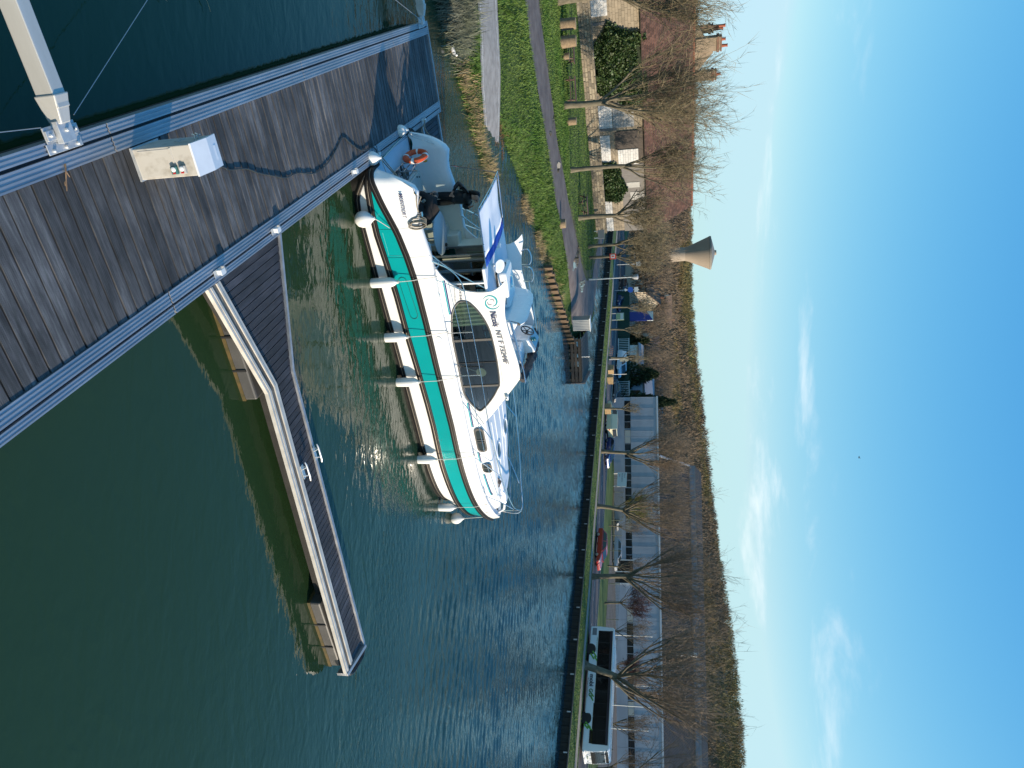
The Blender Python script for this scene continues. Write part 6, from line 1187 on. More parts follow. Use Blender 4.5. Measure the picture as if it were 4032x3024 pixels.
# gull on the bank, bird in the air
def bird(name, label, loc, rz, s, body, wing, fly=False):
    t = thing(name, label, 'bird', loc, rz); MB().ell((0, 0, .12*s), (.20*s, .075*s, .08*s), 10, 8).build('body', body, t, smooth=True); MB().ell((.19*s, 0, .20*s), (.055*s, .045*s, .05*s), 8, 6).build('head', body, t, smooth=True); MB().tube([(.23*s, 0, .20*s), (.30*s, 0, .185*s)], [.015*s, .004*s], 5).build('beak', mat('beak', (.5, .3, .05), rough=.5), t)
    for q in (-1, 1):
        if fly: MB().add([(.08*s, q*.05*s, .15*s), (-.06*s, q*.05*s, .15*s), (-.08*s, q*.40*s, .26*s), (.05*s, q*.38*s, .27*s), (-.10*s, q*.62*s, .18*s)], [(0, 1, 2, 3), (3, 2, 4)]).build('wing', wing, t)
        else: MB().ell((-.06*s, q*.06*s, .13*s), (.20*s, .025*s, .055*s), 8, 6).build('wing', wing, t, smooth=True); MB().tube([(0, q*.03*s, .06*s), (0, q*.03*s, -.02*s)], .006*s, 4).build('leg', mat('beak', (0, 0, 0)), t)
    MB().add([(-.17*s, -.04*s, .13*s), (-.17*s, .04*s, .13*s), (-.30*s, .05*s, .12*s), (-.30*s, -.05*s, .12*s)], [(0, 1, 2, 3)]).build('tail', wing, t)
bird('gull', 'white gull standing at the water edge below the slipway', (-12.75, 27.35, .02), R(60), .95, WHITEP, mat('gull_grey', (.45, .46, .48), rough=.7)); bird('flying_bird', 'tiny dark bird flying in the open sky', (14, 140, 41), R(200), .95, BLACKR, BLACKR, True)
# ------------------------------------------------------------------ far bank: vehicles
TYRE = mat('tyre', (.014, .014, .014), rough=.8); RIM = mat('wheel_rim', (.45, .45, .45), rough=.35, metal=.8); CGL = mat('car_glass', (.018, .022, .026), rough=.03); LAMPW = mat('headlamp', (.7, .7, .68), rough=.1); LAMPR = mat('tail_lamp', (.35, .01, .01), rough=.2); BLK = mat('black_trim', (.015, .015, .016), rough=.5)
def wheel(parent, x, y, r, w_=.19):
    M = Matrix.Translation((x, y, r)) @ Matrix.Rotation(R(90), 4, 'X'); wo = MB().lathe([(r*.62, -w_/2), (r*.92, -w_/2), (r, -w_/2+.03), (r, w_/2-.03), (r*.92, w_/2), (r*.62, w_/2)], 18, 0, M).build('wheel', TYRE, parent, smooth=True); MB().lathe([(0, -w_/2-.012), (r*.25, -w_/2-.012), (r*.6, -w_/2-.004), (r*.6, w_/2+.004), (r*.25, w_/2+.012), (0, w_/2+.012)], 14, 0, M).build('rim', RIM, wo, smooth=True)
def car(label, u, n, z, rz, paint, kind='hatch', scale=(1, 1, 1), name='car', cat='car', group='cars along the far road'):
    t = thing(name, label, cat, far(u, n, z), FRZ+rz, group); t.scale = scale
    # profile in x (front at +x) and z: body sides, greenhouse
    if kind == 'hatch': L, W, low, belt, roof = 4.1, 1.70, .28, .88, 1.45; B = [(-2.05, .35), (-2.05, .78), (-1.95, .92), (.75, .92), (1.55, .80), (2.0, .66), (2.05, .40), (1.95, .26), (-1.95, .26)]; G = [(-1.92, .92), (-1.45, 1.40), (-.2, 1.46), (.25, 1.40), (1.05, .90)]
    elif kind == 'sedan': L, W, low, belt, roof = 4.5, 1.74, .28, .9, 1.42; B = [(-2.25, .38), (-2.25, .86), (-1.3, .74), (.7, .92), (1.9, .78), (2.22, .64), (2.25, .40), (2.1, .26), (-2.1, .26)]; G = [(-1.75, .92), (-1.05, 1.36), (-.2, 1.42), (.2, 1.37), (1.0, .90)]
    elif kind == 'suv': L, W, low, belt, roof = 4.4, 1.82, .34, 1.05, 1.72; B = [(-2.2, .42), (-2.2, .95), (-2.12, 1.08), (.9, 1.08), (1.85, .98), (2.18, .82), (2.2, .45), (2.05, .32), (-2.05, .32)]; G = [(-2.12, 1.08), (-1.85, 1.68), (.1, 1.74), (.45, 1.66), (1.1, 1.06)]
    else: L, W, low, belt, roof = 4.6, 1.85, .30, 1.05, 1.95; B = [(-2.3, .38), (-2.3, 1.02), (-2.25, 1.10), (1.2, 1.10), (1.95, .98), (2.25, .80), (2.3, .45), (2.15, .28), (-2.15, .28)]; G = [(-2.27, 1.10), (-2.15, 1.88), (.55, 1.93), (.8, 1.86), (1.5, 1.08)]
    hw = W/2; RX = Matrix(((1, 0, 0, 0), (0, 0, -1, 0), (0, 1, 0, 0), (0, 0, 0, 1)))
    MB().prism(B, -hw, hw, 0, RX).build('body', paint, t, bevel=.07, bseg=3)
    mb = MB(); n_ = len(G); ins = .16; vs = [(x, -(hw-.04 if z_ < belt+.06 else hw-ins), z_) for x, z_ in G]+[(x, (hw-.04 if z_ < belt+.06 else hw-ins), z_) for x, z_ in G]
    mb.add(vs, [tuple(range(n_)), tuple(range(n_, 2*n_))[::-1]]+[(i, n_+i, n_+(i+1) % n_, (i+1) % n_) for i in range(n_)]); mb.build('cabin', paint, t, bevel=.05, fixn=True)
    def lerp(a, b, f): return (a[0]+(b[0]-a[0])*f, a[1]+(b[1]-a[1])*f)
    yb = hw-.04; yt = hw-ins; zb, zt = G[0][1]+.05, max(g[1] for g in G)-.09
    def yat(z_): return yb+(yt-yb)*(z_-G[0][1])/(zt+.09-G[0][1])
    def xr(z_): f = (z_-G[0][1])/(G[1][1]-G[0][1]); return G[0][0]+(G[1][0]-G[0][0])*min(f, 1)
    def xf(z_): f = (z_-G[-1][1])/(G[-2][1]-G[-1][1]); return G[-1][0]+(G[-2][0]-G[-1][0])*min(f, 1)
    mid = -.45 if kind != 'van' else .1
    for s_ in (-1, 1):
        for (a0, a1) in ((lambda z_: xr(z_)+.16, lambda z_: mid-.05), (lambda z_: mid+.05, lambda z_: xf(z_)-.14)):
            if kind == 'van' and a1(zb) < .2: continue
            mb = MB(); mb.add([(a0(zb), s_*(yat(zb)+.012), zb), (a1(zb), s_*(yat(zb)+.012), zb), (a1(zt), s_*(yat(zt)+.012), zt), (a0(zt), s_*(yat(zt)+.012), zt)], [(0, 1, 2, 3) if s_ < 0 else (3, 2, 1, 0)]); mb.build('side_window', CGL, t)
        MB().box(L/2-.42, L/2-.06, s_*(hw-.18)-.15, s_*(hw-.18)+.15, .58 if kind != 'suv' else .74, .72 if kind != 'suv' else .88).build('headlight', LAMPW, t, bevel=.03); MB().box(-L/2-.015, -L/2+.1, s_*(hw-.16)-.11, s_*(hw-.16)+.11, .66, .86).build('tail_light', LAMPR, t); MB().box(.78, .9, s_*(hw+.07)-.07, s_*(hw+.07)+.07, belt-.02, belt+.13).build('mirror', paint, t, bevel=.02)
        for x in (-L*.30, L*.31): wheel(t, x, s_*(hw-.10), .31 if kind in ('hatch', 'sedan') else .34)
    for (p, q, nm, sgn) in ((G[-1], G[-2], 'windscreen', 1), (G[0], G[1], 'rear_window', -1)):
        a = lerp(p, q, .12); b = lerp(p, q, .9); mb = MB(); e = .02*sgn; mb.add([(a[0]+e, -yat(a[1])+.1, a[1]+.015), (a[0]+e, yat(a[1])-.1, a[1]+.015), (b[0]+e, yat(b[1])-.06, b[1]+.015), (b[0]+e, -yat(b[1])+.06, b[1]+.015)], [(0, 1, 2, 3)]); mb.build(nm, CGL, t, fixn=True)
    for x, nm in ((L/2, 'front_bumper'), (-L/2, 'rear_bumper')): MB().box(x-.06, x+.05, -hw+.08, hw-.08, .30, .50).build(nm, BLK if kind in ('van', 'suv') else paint, t, bevel=.03)
    MB().box(-L/2-.03, -L/2-.01, -.26, .26, .52, .63).build('number_plate', mat('plate_white', (.6, .6, .55), rough=.4), t)
    return t
def paint(nm, c, r=.22): return mat('paint_'+nm, c, rough=r, coat=.6)
S_ = (1, 1, .80)
car('red hatchback driving along the far road left of the bus', 25.6, 8.6, .43, R(0)+math.pi, paint('red', (.42, .03, .025)), 'hatch', (1.05, 1, .82)); bpy.data.objects['car'].rotation_euler[2] = FRZ+math.pi
car('dark blue hatchback driving behind the bare tree near the white sign', 42.4, 10.8, .43, math.pi, paint('blue', (.02, .035, .13)), 'hatch', S_); car('grey estate car driving past the wooden crates', 59.0, 15.2, .45, math.pi, paint('grey', (.10, .11, .125)), 'sedan', S_)
car('cream and white van coming up the road by the crates', 46.3, 8.8, .43, R(10), paint('cream', (.62, .58, .40)), 'van', S_, 'van', 'van'); car('white delivery van passing the round road signs', 67.5, 16.4, .5, math.pi, paint('white', (.66, .67, .68)), 'van', (1.05, 1, .86), 'van', 'van')
car('black sports utility car in front of the blue totem sign', 86.5, 14.5, .45, math.pi, paint('black', (.02, .024, .028)), 'suv', S_); car('pale blue hatchback parked left of the blue totem', 94, 19, .6, R(30), paint('ice', (.42, .48, .52)), 'hatch', S_)
car('dark blue car at the kerb below the green notice board', 79.5, 12.6, .43, math.pi, paint('navy', (.03, .045, .12)), 'hatch', S_)
YG = 'cars parked in the factory yard'
car('silver hatchback parked behind the green fence nearest the red car', 39.0, 26.5, .66, R(200), paint('silver', (.45, .47, .49)), 'hatch', S_, group=YG); car('grey car parked behind the fence left of the silver one', 46.0, 27.5, .66, R(170), paint('slate', (.16, .175, .19)), 'hatch', S_, group=YG)
car('dark car in the yard beside the white fence sign', 52.5, 27.5, .66, R(175), paint('coal', (.05, .055, .06)), 'sedan', S_, group=YG)
# bus
bs = thing('bus', 'white regional bus with green stripes and dark windows on the far road', 'bus', far(9.7, 8.35, .42), FRZ+math.pi); bs.scale = (.97, .94, .80)
BW_ = paint('buswhite', (.80, .82, .83)); BG = mat('bus_glass', (.008, .009, .010), rough=.05); L, W, Hb = 12.0, 2.5, 3.12; hw = W/2
RX = Matrix(((1, 0, 0, 0), (0, 0, -1, 0), (0, 1, 0, 0), (0, 0, 0, 1)))
MB().prism([(-5.95, .32), (-6.0, 1.2), (-5.9, 2.9), (-5.75, 3.1), (5.6, 3.1), (5.85, 2.95), (6.0, 1.3), (5.98, .4), (5.85, .30)], -hw, hw, 0, RX).build('body', BW_, bs, bevel=.09, bseg=3)
for s_ in (-1, 1):
    y = s_*(hw+.012)
    mb = MB(); k = 9; xs = np.linspace(-5.45, 5.35, k+1)
    for i in range(k):
        low = 1.30 if i < 6 else (1.18 if i < 8 else .95); MB().box(xs[i]+.02, xs[i+1]-.02, y-.012, y+.012, low, 2.62).build('side_window', BG, bs)
    MB().box(-5.48, 5.38, y-.012, y+.004, 1.26, 2.64).build('window_band', BLK, bs)
    MB().box(-5.5, 5.4, y-.010, y+.006, 2.60, 2.90).build('dark_roof_band', mat('bus_band', (.012, .014, .03), rough=.3), bs)
    MB().box(1.2, 2.7, y-.010, y+.010, .40, 1.32).build('wheelbase_panel', BW_, bs)
    for x in (-3.5, 3.15):
        wheel(bs, x, s_*(hw-.16), .48, .28); MB().lathe([(.58, -.008), (.58, .008)], 20, 0, Matrix.Translation((x, y, .48)) @ Matrix.Rotation(R(90), 4, 'X')).build('wheel_arch', BLK, bs)
    for (x, z, l, a) in ((-3.0, .95, .75, 38), (-2.75, .72, .7, 38), (-2.55, 1.12, .55, 38), (1.0, .98, .5, 42), (1.2, .86, .45, 42), (1.4, 1.0, .4, 42), (3.75, .75, .75, 50), (4.05, .98, .7, 50), (3.9, .55, .6, 50)):
        MB().box(-l/2, l/2, -.006, .006, -.075, .075, 0, Matrix.Translation((x, y+s_*.006, z)) @ Matrix.Rotation(R(-a), 4, 'Y')).build('green_stripe', mat('bus_green', (.13, .36, .05), rough=.3), bs)
    MB().box(-5.75, -5.0, y-.006, y+.008, .55, 1.05).build('engine_grille', mat('grille_grey', (.20, .20, .21), rough=.6), bs)
text('lettering', 'mobi', .62, mat('bus_navy', (.02, .035, .06), rough=.4), bs, (-.95, -hw-.025, .62), (R(90), 0, 0), weight=.02, sx=.92); text('lettering', 'GO', .56, mat('bus_green2', (.10, .20, .07), rough=.4), bs, (.42, -hw-.025, .62), (R(90), 0, 0), weight=.02, sx=.9)
text('lettering', 'Bourgogne-Franche-Comté', .17, mat('bus_red', (.35, .07, .08), rough=.4), bs, (-.6, -hw-.025, .40), (R(90), 0, 0)); text('lettering', 'mobigo, le bus au quotidien', .15, mat('bus_green2', (0, 0, 0)), bs, (-4.8, -hw-.025, 1.12), (R(90), 0, 0))
MB().hexa([(5.86, -1.1, 1.15), (6.02, -1.1, 1.15), (6.02, 1.1, 1.15), (5.86, 1.1, 1.15), (5.80, -1.08, 2.55), (5.90, -1.08, 2.55), (5.90, 1.08, 2.55), (5.80, 1.08, 2.55)]).build('windscreen', BG, bs); MB().box(5.80, 5.90, -1.0, 1.0, 2.62, 2.92).build('destination_display', mat('display_dark', (.02, .02, .02), rough=.3), bs)
text('lettering', 'mobigo', .22, mat('bus_green2', (0, 0, 0)), bs, (6.03, -.45, .72), (R(90), 0, R(90)))
for s_ in (-1, 1): MB().box(5.9, 6.03, s_*.92-.2, s_*.92+.2, .62, .80).build('headlight', LAMPW, bs, bevel=.03); MB().tube([(5.75, s_*1.2, 2.85), (6.25, s_*1.42, 2.7), (6.3, s_*1.45, 2.3)], .04, 6).build('mirror_arm', BLK, bs)
MB().box(-4, -1.5, -.8, .8, 3.08, 3.28).build('roof_unit', BW_, bs, bevel=.06)
MB().box(5.88, 6.05, -1.2, 1.2, .33, .55).build('bumper', BW_, bs, bevel=.03)

# ------------------------------------------------------------------ far bank: trees
GT = 'bare trees along the far towpath'
for i, (u, n, H, r0, fk, lab, kw) in enumerate(((65.6, 4.6, 6.8, .17, 2.2, 'bare tree in front of the blue totem sign', dict(nl=6, n2=7)), (59.8, 4.4, 5.0, .14, 2.0, 'small bare tree left of the round mirror sign', dict(nl=5, n2=7)), (53.3, 4.3, 5.8, .15, 2.2, 'small bare tree beside the white delivery van', dict(nl=5, n2=7)),
        (43.1, 4.2, 5.0, .14, 2.4, 'slender bare tree behind the wooden crate', dict(nl=4, n2=6)), (35.8, 4.2, 11.8, .22, 3.6, 'tall bare tree standing over the dark blue hatchback', dict(nl=9, n2=11, n3=8, n4=4, spread=.62, r4=.010)), (27.6, 4.1, 12.0, .24, 3.0, 'wide forked bare tree left of the red hatchback', dict(nl=9, n2=11, n3=8, n4=4, spread=.8, r4=.010)),
        (18.7, 4.0, 13.2, .27, 3.6, 'big bare tree between the red hatchback and the bus', dict(nl=10, n2=12, n3=8, n4=4, spread=.66, r4=.010)), (9.7, 4.1, 14.0, .33, 3.0, 'largest bare tree leaning in front of the bus', dict(nl=11, n2=12, n3=8, n4=4, spread=.75, lean=(-.25, .2), r4=.013)), (-1.5, 4.3, 12.5, .24, 2.8, 'bare tree at the right edge beyond the bus front', dict(nl=9, n2=11, n3=8, n4=4, spread=.8, r4=.010)))):
    tree('bare_tree', lab, far(u, n, .70), 30+i, H, r0, fk, TWIGB if i > 3 else TWIG, GT, **kw)
for i, (u, n, H, fk, lab, tw) in enumerate(((26.5, 19.5, 6.2, 2.0, 'small purple twigged tree on the verge before the white factory', TWIGR), (20.5, 22.5, 5.2, 1.6, 'low reddish twigged tree by the factory glass door', TWIGR), (5.0, 18.0, 8.6, 1.2, 'dense brown thicket tree behind the bus roof', TWIGB), (-2.5, 17.0, 8.8, 1.2, 'dense brown bush tree at the right edge behind the bus', TWIGB), (44.5, 23.5, 6.0, .7, 'yellow green budding bush tree behind the silver hatchback', mat('buds_green', (.16, .155, .035), (.20, .17, .05), .7, .85)), (56, 24, 5.2, .6, 'golden brown budding bush by the white fence sign', mat('buds_gold', (.22, .135, .035), (.17, .12, .04), .7, .85)))):
    tree('verge_tree', lab, far(u, n, .6), 60+i, H, .13, fk, tw, 'trees before the factory', nl=9, n2=9, n3=8, n4=6, spread=.85, whip=.7, r4=.022 if i > 3 else .016)
# background bare trees behind the road on the left and behind the yard
protoT = []
for i in range(3):
    t = tree('bare_tree', 'x', (0, 0, -50), 80+i, 9.5, .18, 2.6, TWIGB, 'bare trees in the valley behind the road', nl=7, n2=8, n3=6, n4=4, r4=.016, spread=.6); protoT.append(t)
reg(*protoT); bgspots = [(-30, 132, 1.0), (-24, 128, .8), (-19, 136, 1.05), (-9.5, 128, .85), (-4, 124, .9), (1.5, 135, 1.1), (6, 128, .75), (11, 150, 1.3), (-36, 146, 1.2), (-14, 150, 1.2), (24, 165, 1.5), (33, 168, 1.4), (41, 160, 1.5), (52, 158, 1.6), (-28, 160, 1.3), (-2, 158, 1.3), (9, 116.5, .95), (15, 115, 1.1), (20.5, 116.5, 1.0), (26, 114, 1.15), (31.5, 115.5, 1.05), (36.5, 113.5, 1.2), (42, 115, 1.05), (47, 112.5, 1.15), (12, 132, 1.35), (22.5, 130, 1.3), (34, 130, 1.4), (45, 128, 1.4)]+[far(u, n)[:2]+(s,) for u, n, s in ((38, 19.5, .52), (32.5, 20.5, .6), (23, 20, .62), (17.5, 20.5, .58), (12.5, 19.5, .66), (8.5, 20.8, .6), (1.5, 19.8, .7))]
bl = ['left of the water tower shaft', 'just right of the tower shaft', 'behind the black car', 'behind the white delivery van', 'behind the round signs', 'behind the dark cone cypress', 'over the yard cars', 'left of the hall roof corner', 'at the far left behind the house end', 'over the low white houses', 'behind the hall roof, left one', 'behind the hall roof, second from left', 'behind the hall roof, third from left', 'behind the hall roof, rightmost', 'far behind the tower foot', 'high above the small gatehouse']+['behind the factory parapet, %s from the left' % q for q in ('first', 'second', 'third', 'fourth', 'fifth', 'sixth', 'seventh', 'eighth')]+['standing in the hall roof valley, %s from the left' % q for q in ('first', 'second', 'third', 'fourth')]+['on the factory verge, '+q for q in ('leftmost one', 'second from the left', 'just right of the purple twigged tree', 'behind the rear end of the bus', 'behind the bus middle', 'behind the bus front half', 'at the right edge of the view')]
for i, (x, y, s) in enumerate(bgspots):
    lab = 'background bare tree '+bl[i]
    if i < 3: t = protoT[i]; t.location = (x, y, .6); t['label'] = lab; t.scale = (s,)*3
    else: dup(protoT[i % 3], (x, y, .6), i*1.7, lab, (s, s, s))
# conifers
CON = mat('conifer_green', (.018, .034, .012), (.034, .056, .018), 1.2, .8, island=.45)
def conifer(label, loc, H, w_, seed):
    t = thing('conifer', label, 'tree', loc, 0, 'dark conifers in the yard'); MB().tube([(0, 0, 0), (0, 0, H*.9)], [.16, .03], 7).build('trunk', BARK, t); r = np.random.default_rng(seed); N = 4200; f = r.random(N)**.8; a = r.random(N)*6.283; rad = w_*.5*(1-f)**.75*(.55+.5*r.random(N)**.4)*(1+.25*np.sin(a*5+f*30)); z = .25+f*(H-.3)
    c = np.stack([rad*np.cos(a), rad*np.sin(a), z], -1); d = np.stack([np.cos(a)*.6, np.sin(a)*.6, .9+0*a], -1); d += r.normal(size=(N, 3))*.3; s = (.10+.14*r.random(N))[:, None]; b = np.cross(d, r.normal(size=(N, 3))); b /= np.linalg.norm(b, axis=1)[:, None]
    V = np.stack([c-b*s*.6, c+b*s*.6, c+d*s*1.8], 1).reshape(-1, 3); rawmesh('crown', V, np.arange(N*3).reshape(-1, 3), CON, t, kind='stuff')
conifer('tall pointed dark cypress beside the yard gate', (3.2, 118, .6), 8.8, 3.4, 1); conifer('broad dark cypress behind the white delivery van', (-1.2, 121, .6), 6.2, 4.4, 2); conifer('short dark conifer near the valley houses', (-7.0, 128, .6), 4.6, 3.0, 3)

# ------------------------------------------------------------------ far bank: signs, crates, fence
CRT = mat('crate_wood', (.42, .29, .15), (.33, .22, .11), 4, .85)
def crate(label, loc, rz):
    t = thing('wooden_crate', label, 'crate', loc, rz, 'wooden planter crates on the towpath'); MB().box(-.42, .42, -.42, .42, .05, .72).build('liner', mat('crate_dark', (.12, .085, .05), rough=.9), t)
    for k in range(4):
        z = .03+k*.18
        for (a, b) in (((-.47, .47, -.47, -.42), 0), ((-.47, .47, .42, .47), 0), ((-.47, -.42, -.42, .42), 0), ((.42, .47, -.42, .42), 0)): MB().box(a[0], a[1], a[2], a[3], z, z+.165).build('slat', CRT, t)
crate('lone wooden crate right of the white delivery van', (-.35, 94.8, .74), .4); crate('wooden crate at the post of the round signs', (-1.6, 96.2, .74), .7); crate('wooden crate at the foot of the slender tree', (3.2, 89.9, .74), .5)
def roadsign(label, loc, discs, h=2.6):
    t = thing('road_sign', label, 'sign', loc, 0, 'road signs on the far towpath'); MB().tube([(0, 0, 0), (0, 0, h)], .045, 6).build('post', GALV, t)
    for (z, r, m_, sq) in discs:
        if sq: MB().box(-r, r, -.09, -.05, z-r*.8, z+r*.8).build('plate', m_, t)
        else: MB().lathe([(r, 0), (r, .03)], 20, 0, Matrix.Translation((0, -.05, z)) @ Matrix.Rotation(R(90), 4, 'X')).build('disc', m_, t)
CRM = mat('sign_back_cream', (.55, .50, .36), rough=.6); SBL = mat('sign_blue', (.03, .11, .45), rough=.4); WS = mat('sign_white', (.66, .66, .62), rough=.5)
roadsign('post with round cream disc and plates by the delivery van', (-3.0, 98.6, .74), ((2.25, .32, CRM, False), (1.65, .30, CRM, True)), 2.9); roadsign('thin pole by the wooden crates', (-1.0, 95.5, .74), ((2.3, .05, CRM, True),), 2.4)
roadsign('post with blue disc and white plates near the black car', (-13.8, 112.5, .74), ((2.35, .42, SBL, False), (3.2, .36, WS, True), (1.6, .2, WS, False)), 3.6); roadsign('post with square white sign high among the branches', (-18.5, 118, .74), ((3.4, .4, WS, True),), 3.9)
gb = thing('notice_board', 'pale green notice board on two posts by the towpath', 'notice board', (-9.2, 105.0, .74), R(-20))
for x in (-.5, .5): MB().box(x-.04, x+.04, -.04, .04, 0, 1.7).build('post', GALV, gb)
MB().box(-.55, .55, -.03, .03, .6, 1.7).build('panel', mat('notice_green', (.40, .50, .28), (.30, .40, .22), 4, .6), gb); MB().box(-.45, .45, -.04, -.03, 1.2, 1.6).build('poster', WS, gb)
tt = thing('totem_sign', 'tall blue and white totem sign by the road', 'sign', (-10.8, 124.5, .6), R(-10)); MB().box(-.75, .75, -.2, .2, 0, 4.6).build('column', mat('totem_blue', (.035, .05, .24), rough=.4), tt); MB().box(-.76, .76, -.22, .22, 4.6, 5.6).build('white_head', WS, tt); MB().add([(-.76, -.23, 4.6), (.76, -.23, 4.6), (.76, -.23, 5.6)], [(0, 1, 2)]).build('blue_corner', mat('totem_blue', (0, 0, 0)), tt)
bp2 = thing('bus_stop_board', 'white rectangular sign board on the green fence', 'sign', far(48.0, 21.6, .62), FRZ+math.pi)
MB().box(-1.35, 1.35, -.04, .04, .55, 1.85).build('panel', WS, bp2); text('lettering', 'Réservé', .26, INKG, bp2, (-1.15, .05+.0-.1, 1.5), (R(90), 0, 0)); text('lettering', 'Port de plaisance', .24, INK, bp2, (-1.15, -.05, 1.15), (R(90), 0, 0)); text('lettering', 'accueil', .2, mat('red_text', (.4, .05, .05), rough=.5), bp2, (-1.0, -.05, .8), (R(90), 0, 0))
for x in (-1.2, 1.2): MB().box(x-.04, x+.04, .04, .1, 0, 1.85).build('post', GALV, bp2)
bk = thing('bicycle_rack', 'low hooped bicycle rack on the road edge', 'bicycle rack', far(56.5, 5.6, .6), FRZ)
for k in range(4): MB().tube([(k*.5-.75, -.2, 0), (k*.5-.75, -.2, .5), (k*.5-.75, .2, .5), (k*.5-.75, .2, 0)], .03, 5).build('hoop', mat('rack_brown', (.16, .10, .08), rough=.7), bk)
# green mesh fence along the yard
FG = mat('fence_green', (.012, .045, .028), rough=.5); fe = thing('mesh_fence', 'dark green mesh fence between verge and factory yard', 'fence', far(0, 22.0, .6), FRZ)
for k in range(34): MB().box(-14+k*2.5-.03, -14+k*2.5+.03, -.03, .03, 0, 1.5).build('post', FG, fe)
wm = MB()
for k in range(9): wm.box(-14, 68.5, -.008, .008, .06+k*.17, .075+k*.17)
wm.build('line_wire', FG, fe, kind='stuff')
vm = MB()
for k in range(420): vm.box(-14+k*.196, -14+k*.196+.012, -.006, .006, .03, 1.45)
vm.build('upright_wire', FG, fe, kind='stuff')
gw = thing('yard_hedge', 'clipped dark green screen fence by the gatehouse', 'fence', (-8, 121, .6), R(-14)); MB().box(-7, 8.5, -.05, .05, 0, 1.9).build('screen', mat('screen_green', (.012, .040, .028), (.02, .055, .035), 3, .8), gw)
for k in range(7): MB().box(-7+k*2.5-.05, -7+k*2.5+.05, -.1, -.05, 0, 2.0).build('post', FG, gw)
for (x, y, lab) in ((1.2, 117.4, 'white yard gate with blue notice beside the pointed cypress'), (-5.6, 119.2, 'white slatted yard gate left of the gatehouse')):
    g_ = thing('yard_gate', lab, 'gate', (x, y, .6), R(-10)); 
    for k in range(10): MB().box(-1.3+k*.28, -1.3+k*.28+.07, -.03, .03, .1, 1.8).build('bar', WS, g_)
    for z in (.1, 1.75): MB().box(-1.4, 1.4, -.04, .04, z, z+.12).build('rail', WS, g_)

# ------------------------------------------------------------------ factory and hall
fa = thing('factory', 'long low white factory front with strip windows behind the bus', 'factory', (30, 103.5, .6), R(-6.5))
FWH = mat('factory_white', (.37, .395, .43), (.27, .29, .32), .35, .6, stretch=(.3, 1, 1)); FGL = mat('factory_glass', (.015, .018, .02), rough=.06)
MB().box(-28, 30, 0, 14, -.2, 6.1).build('wall', mat('factory_core', (.36, .39, .43), rough=.8), fa)
for k in range(21): MB().box(-28+k*2.8+.015, -28+(k+1)*2.8-.015, -.06, 0, -.1, 1.55).build('lower_panel', FWH, fa); 
for k in range(21): MB().box(-28+k*2.8+.015, -28+(k+1)*2.8-.015, -.05, 0, 2.45, 6.05).build('upper_panel', FWH, fa)
for k in range(14):
    if k in (6,): continue
    o_ = MB().box(-27.5+k*4.1, -27.5+k*4.1+3.95, -.03, .0, 1.58, 2.42).build('strip_window', FGL, fa)
    for q in range(1, 4): MB().box(-27.5+k*4.1+q-.03, -27.5+k*4.1+q+.03, -.045, -.03, 1.58, 2.42).build('mullion', FWH, o_)
    if k % 3 == 1: MB().box(-27.4+k*4.1, -27.5+k*4.1+1.9, -.042, -.032, 1.62, 2.4).build('blind', mat('blind_cream', (.42, .40, .34), rough=.8), o_)
MB().box(-28.1, 30.1, -.12, .1, 6.05, 6.28).build('parapet_cap', mat('cap_grey', (.55, .56, .57), rough=.5), fa)
MB().box(-5.2, -2.2, -.10, -.02, 0, 2.5).build('glass_door', FGL, fa); 
for x in (-5.3, -3.7, -2.1): MB().box(x-.06, x+.06, -.14, -.02, 0, 2.6).build('door_frame', WS, fa)
for k in range(36): MB().box(-28+k*1.6, -28+k*1.6+.05, -.075, -.05, 2.5, 6.0).build('wall_seam', mat('seam_grey', (.30, .33, .37), rough=.6), fa)
hl = thing('hall', 'big dark corrugated hall roof with pale ridge light behind the factory', 'hall', (33, 121, .6), R(-8))
CORR = mat('corrugated_dark', (.021, .018, .017), (.036, .030, .027), .5, .85)
x0, x1 = -21, 42
def corr(nm, y0, z0, y1, z1, xa, xb, shear):
    mb = MB(); xs = np.arange(xa, xb, .22); rows = [[], []]
    for i, x in enumerate(xs):
        d = .05 if i % 2 else 0.0; rows[0].append((x, y0, z0+d)); rows[1].append((x+shear, y1, z1+d))
    mb.grid(rows); return mb.build(nm, CORR, hl)
MB().box(x0, x1, 0, 40, -.3, 6.0).build('wall', mat('hall_wall', (.20, .20, .20), rough=.8), hl)
corr('lower_roof', -.3, 6.05, 20, 11.4, x0, x1, 1.0)
for k in range(26): MB().box(x0+1.0+k*2.42, x0+1.0+k*2.42+2.38, 19.9, 20.1, 11.6, 12.35).build('ridge_light', mat('ridge_light_pane', (.13, .155, .19), (.17, .195, .235), .6, .4), hl)
MB().box(x0+1, x1, 20.1, 23, 11.0, 12.6).build('clerestory', mat('hall_wall', (0, 0, 0)), hl)
corr('upper_roof', 20.4, 12.55, 30, 14.1, x0+1, x1, 1.2)
MB().hexa([(x0-.15, -.4, 5.9), (x0+.15, -.4, 5.9), (x0+1.15, 20, 11.25), (x0+.85, 20, 11.25), (x0-.15, -.4, 6.3), (x0+.15, -.4, 6.3), (x0+1.15, 20, 11.65), (x0+.85, 20, 11.65)]).build('verge_trim', mat('trim_pale', (.34, .37, .40), rough=.5), hl)
st_ = thing('steel_flue', 'shiny steel flue pipe rising from the hall roof', 'flue', (46, 128, 8.0), 0); MB().lathe([(.45, 0), (.45, 4.2), (.5, 4.2), (.5, 4.35)], 14).build('pipe', RINGM, st_, smooth=True); MB().lathe([(.62, .0), (.62, .25)], 14).build('flashing', CORR, st_)
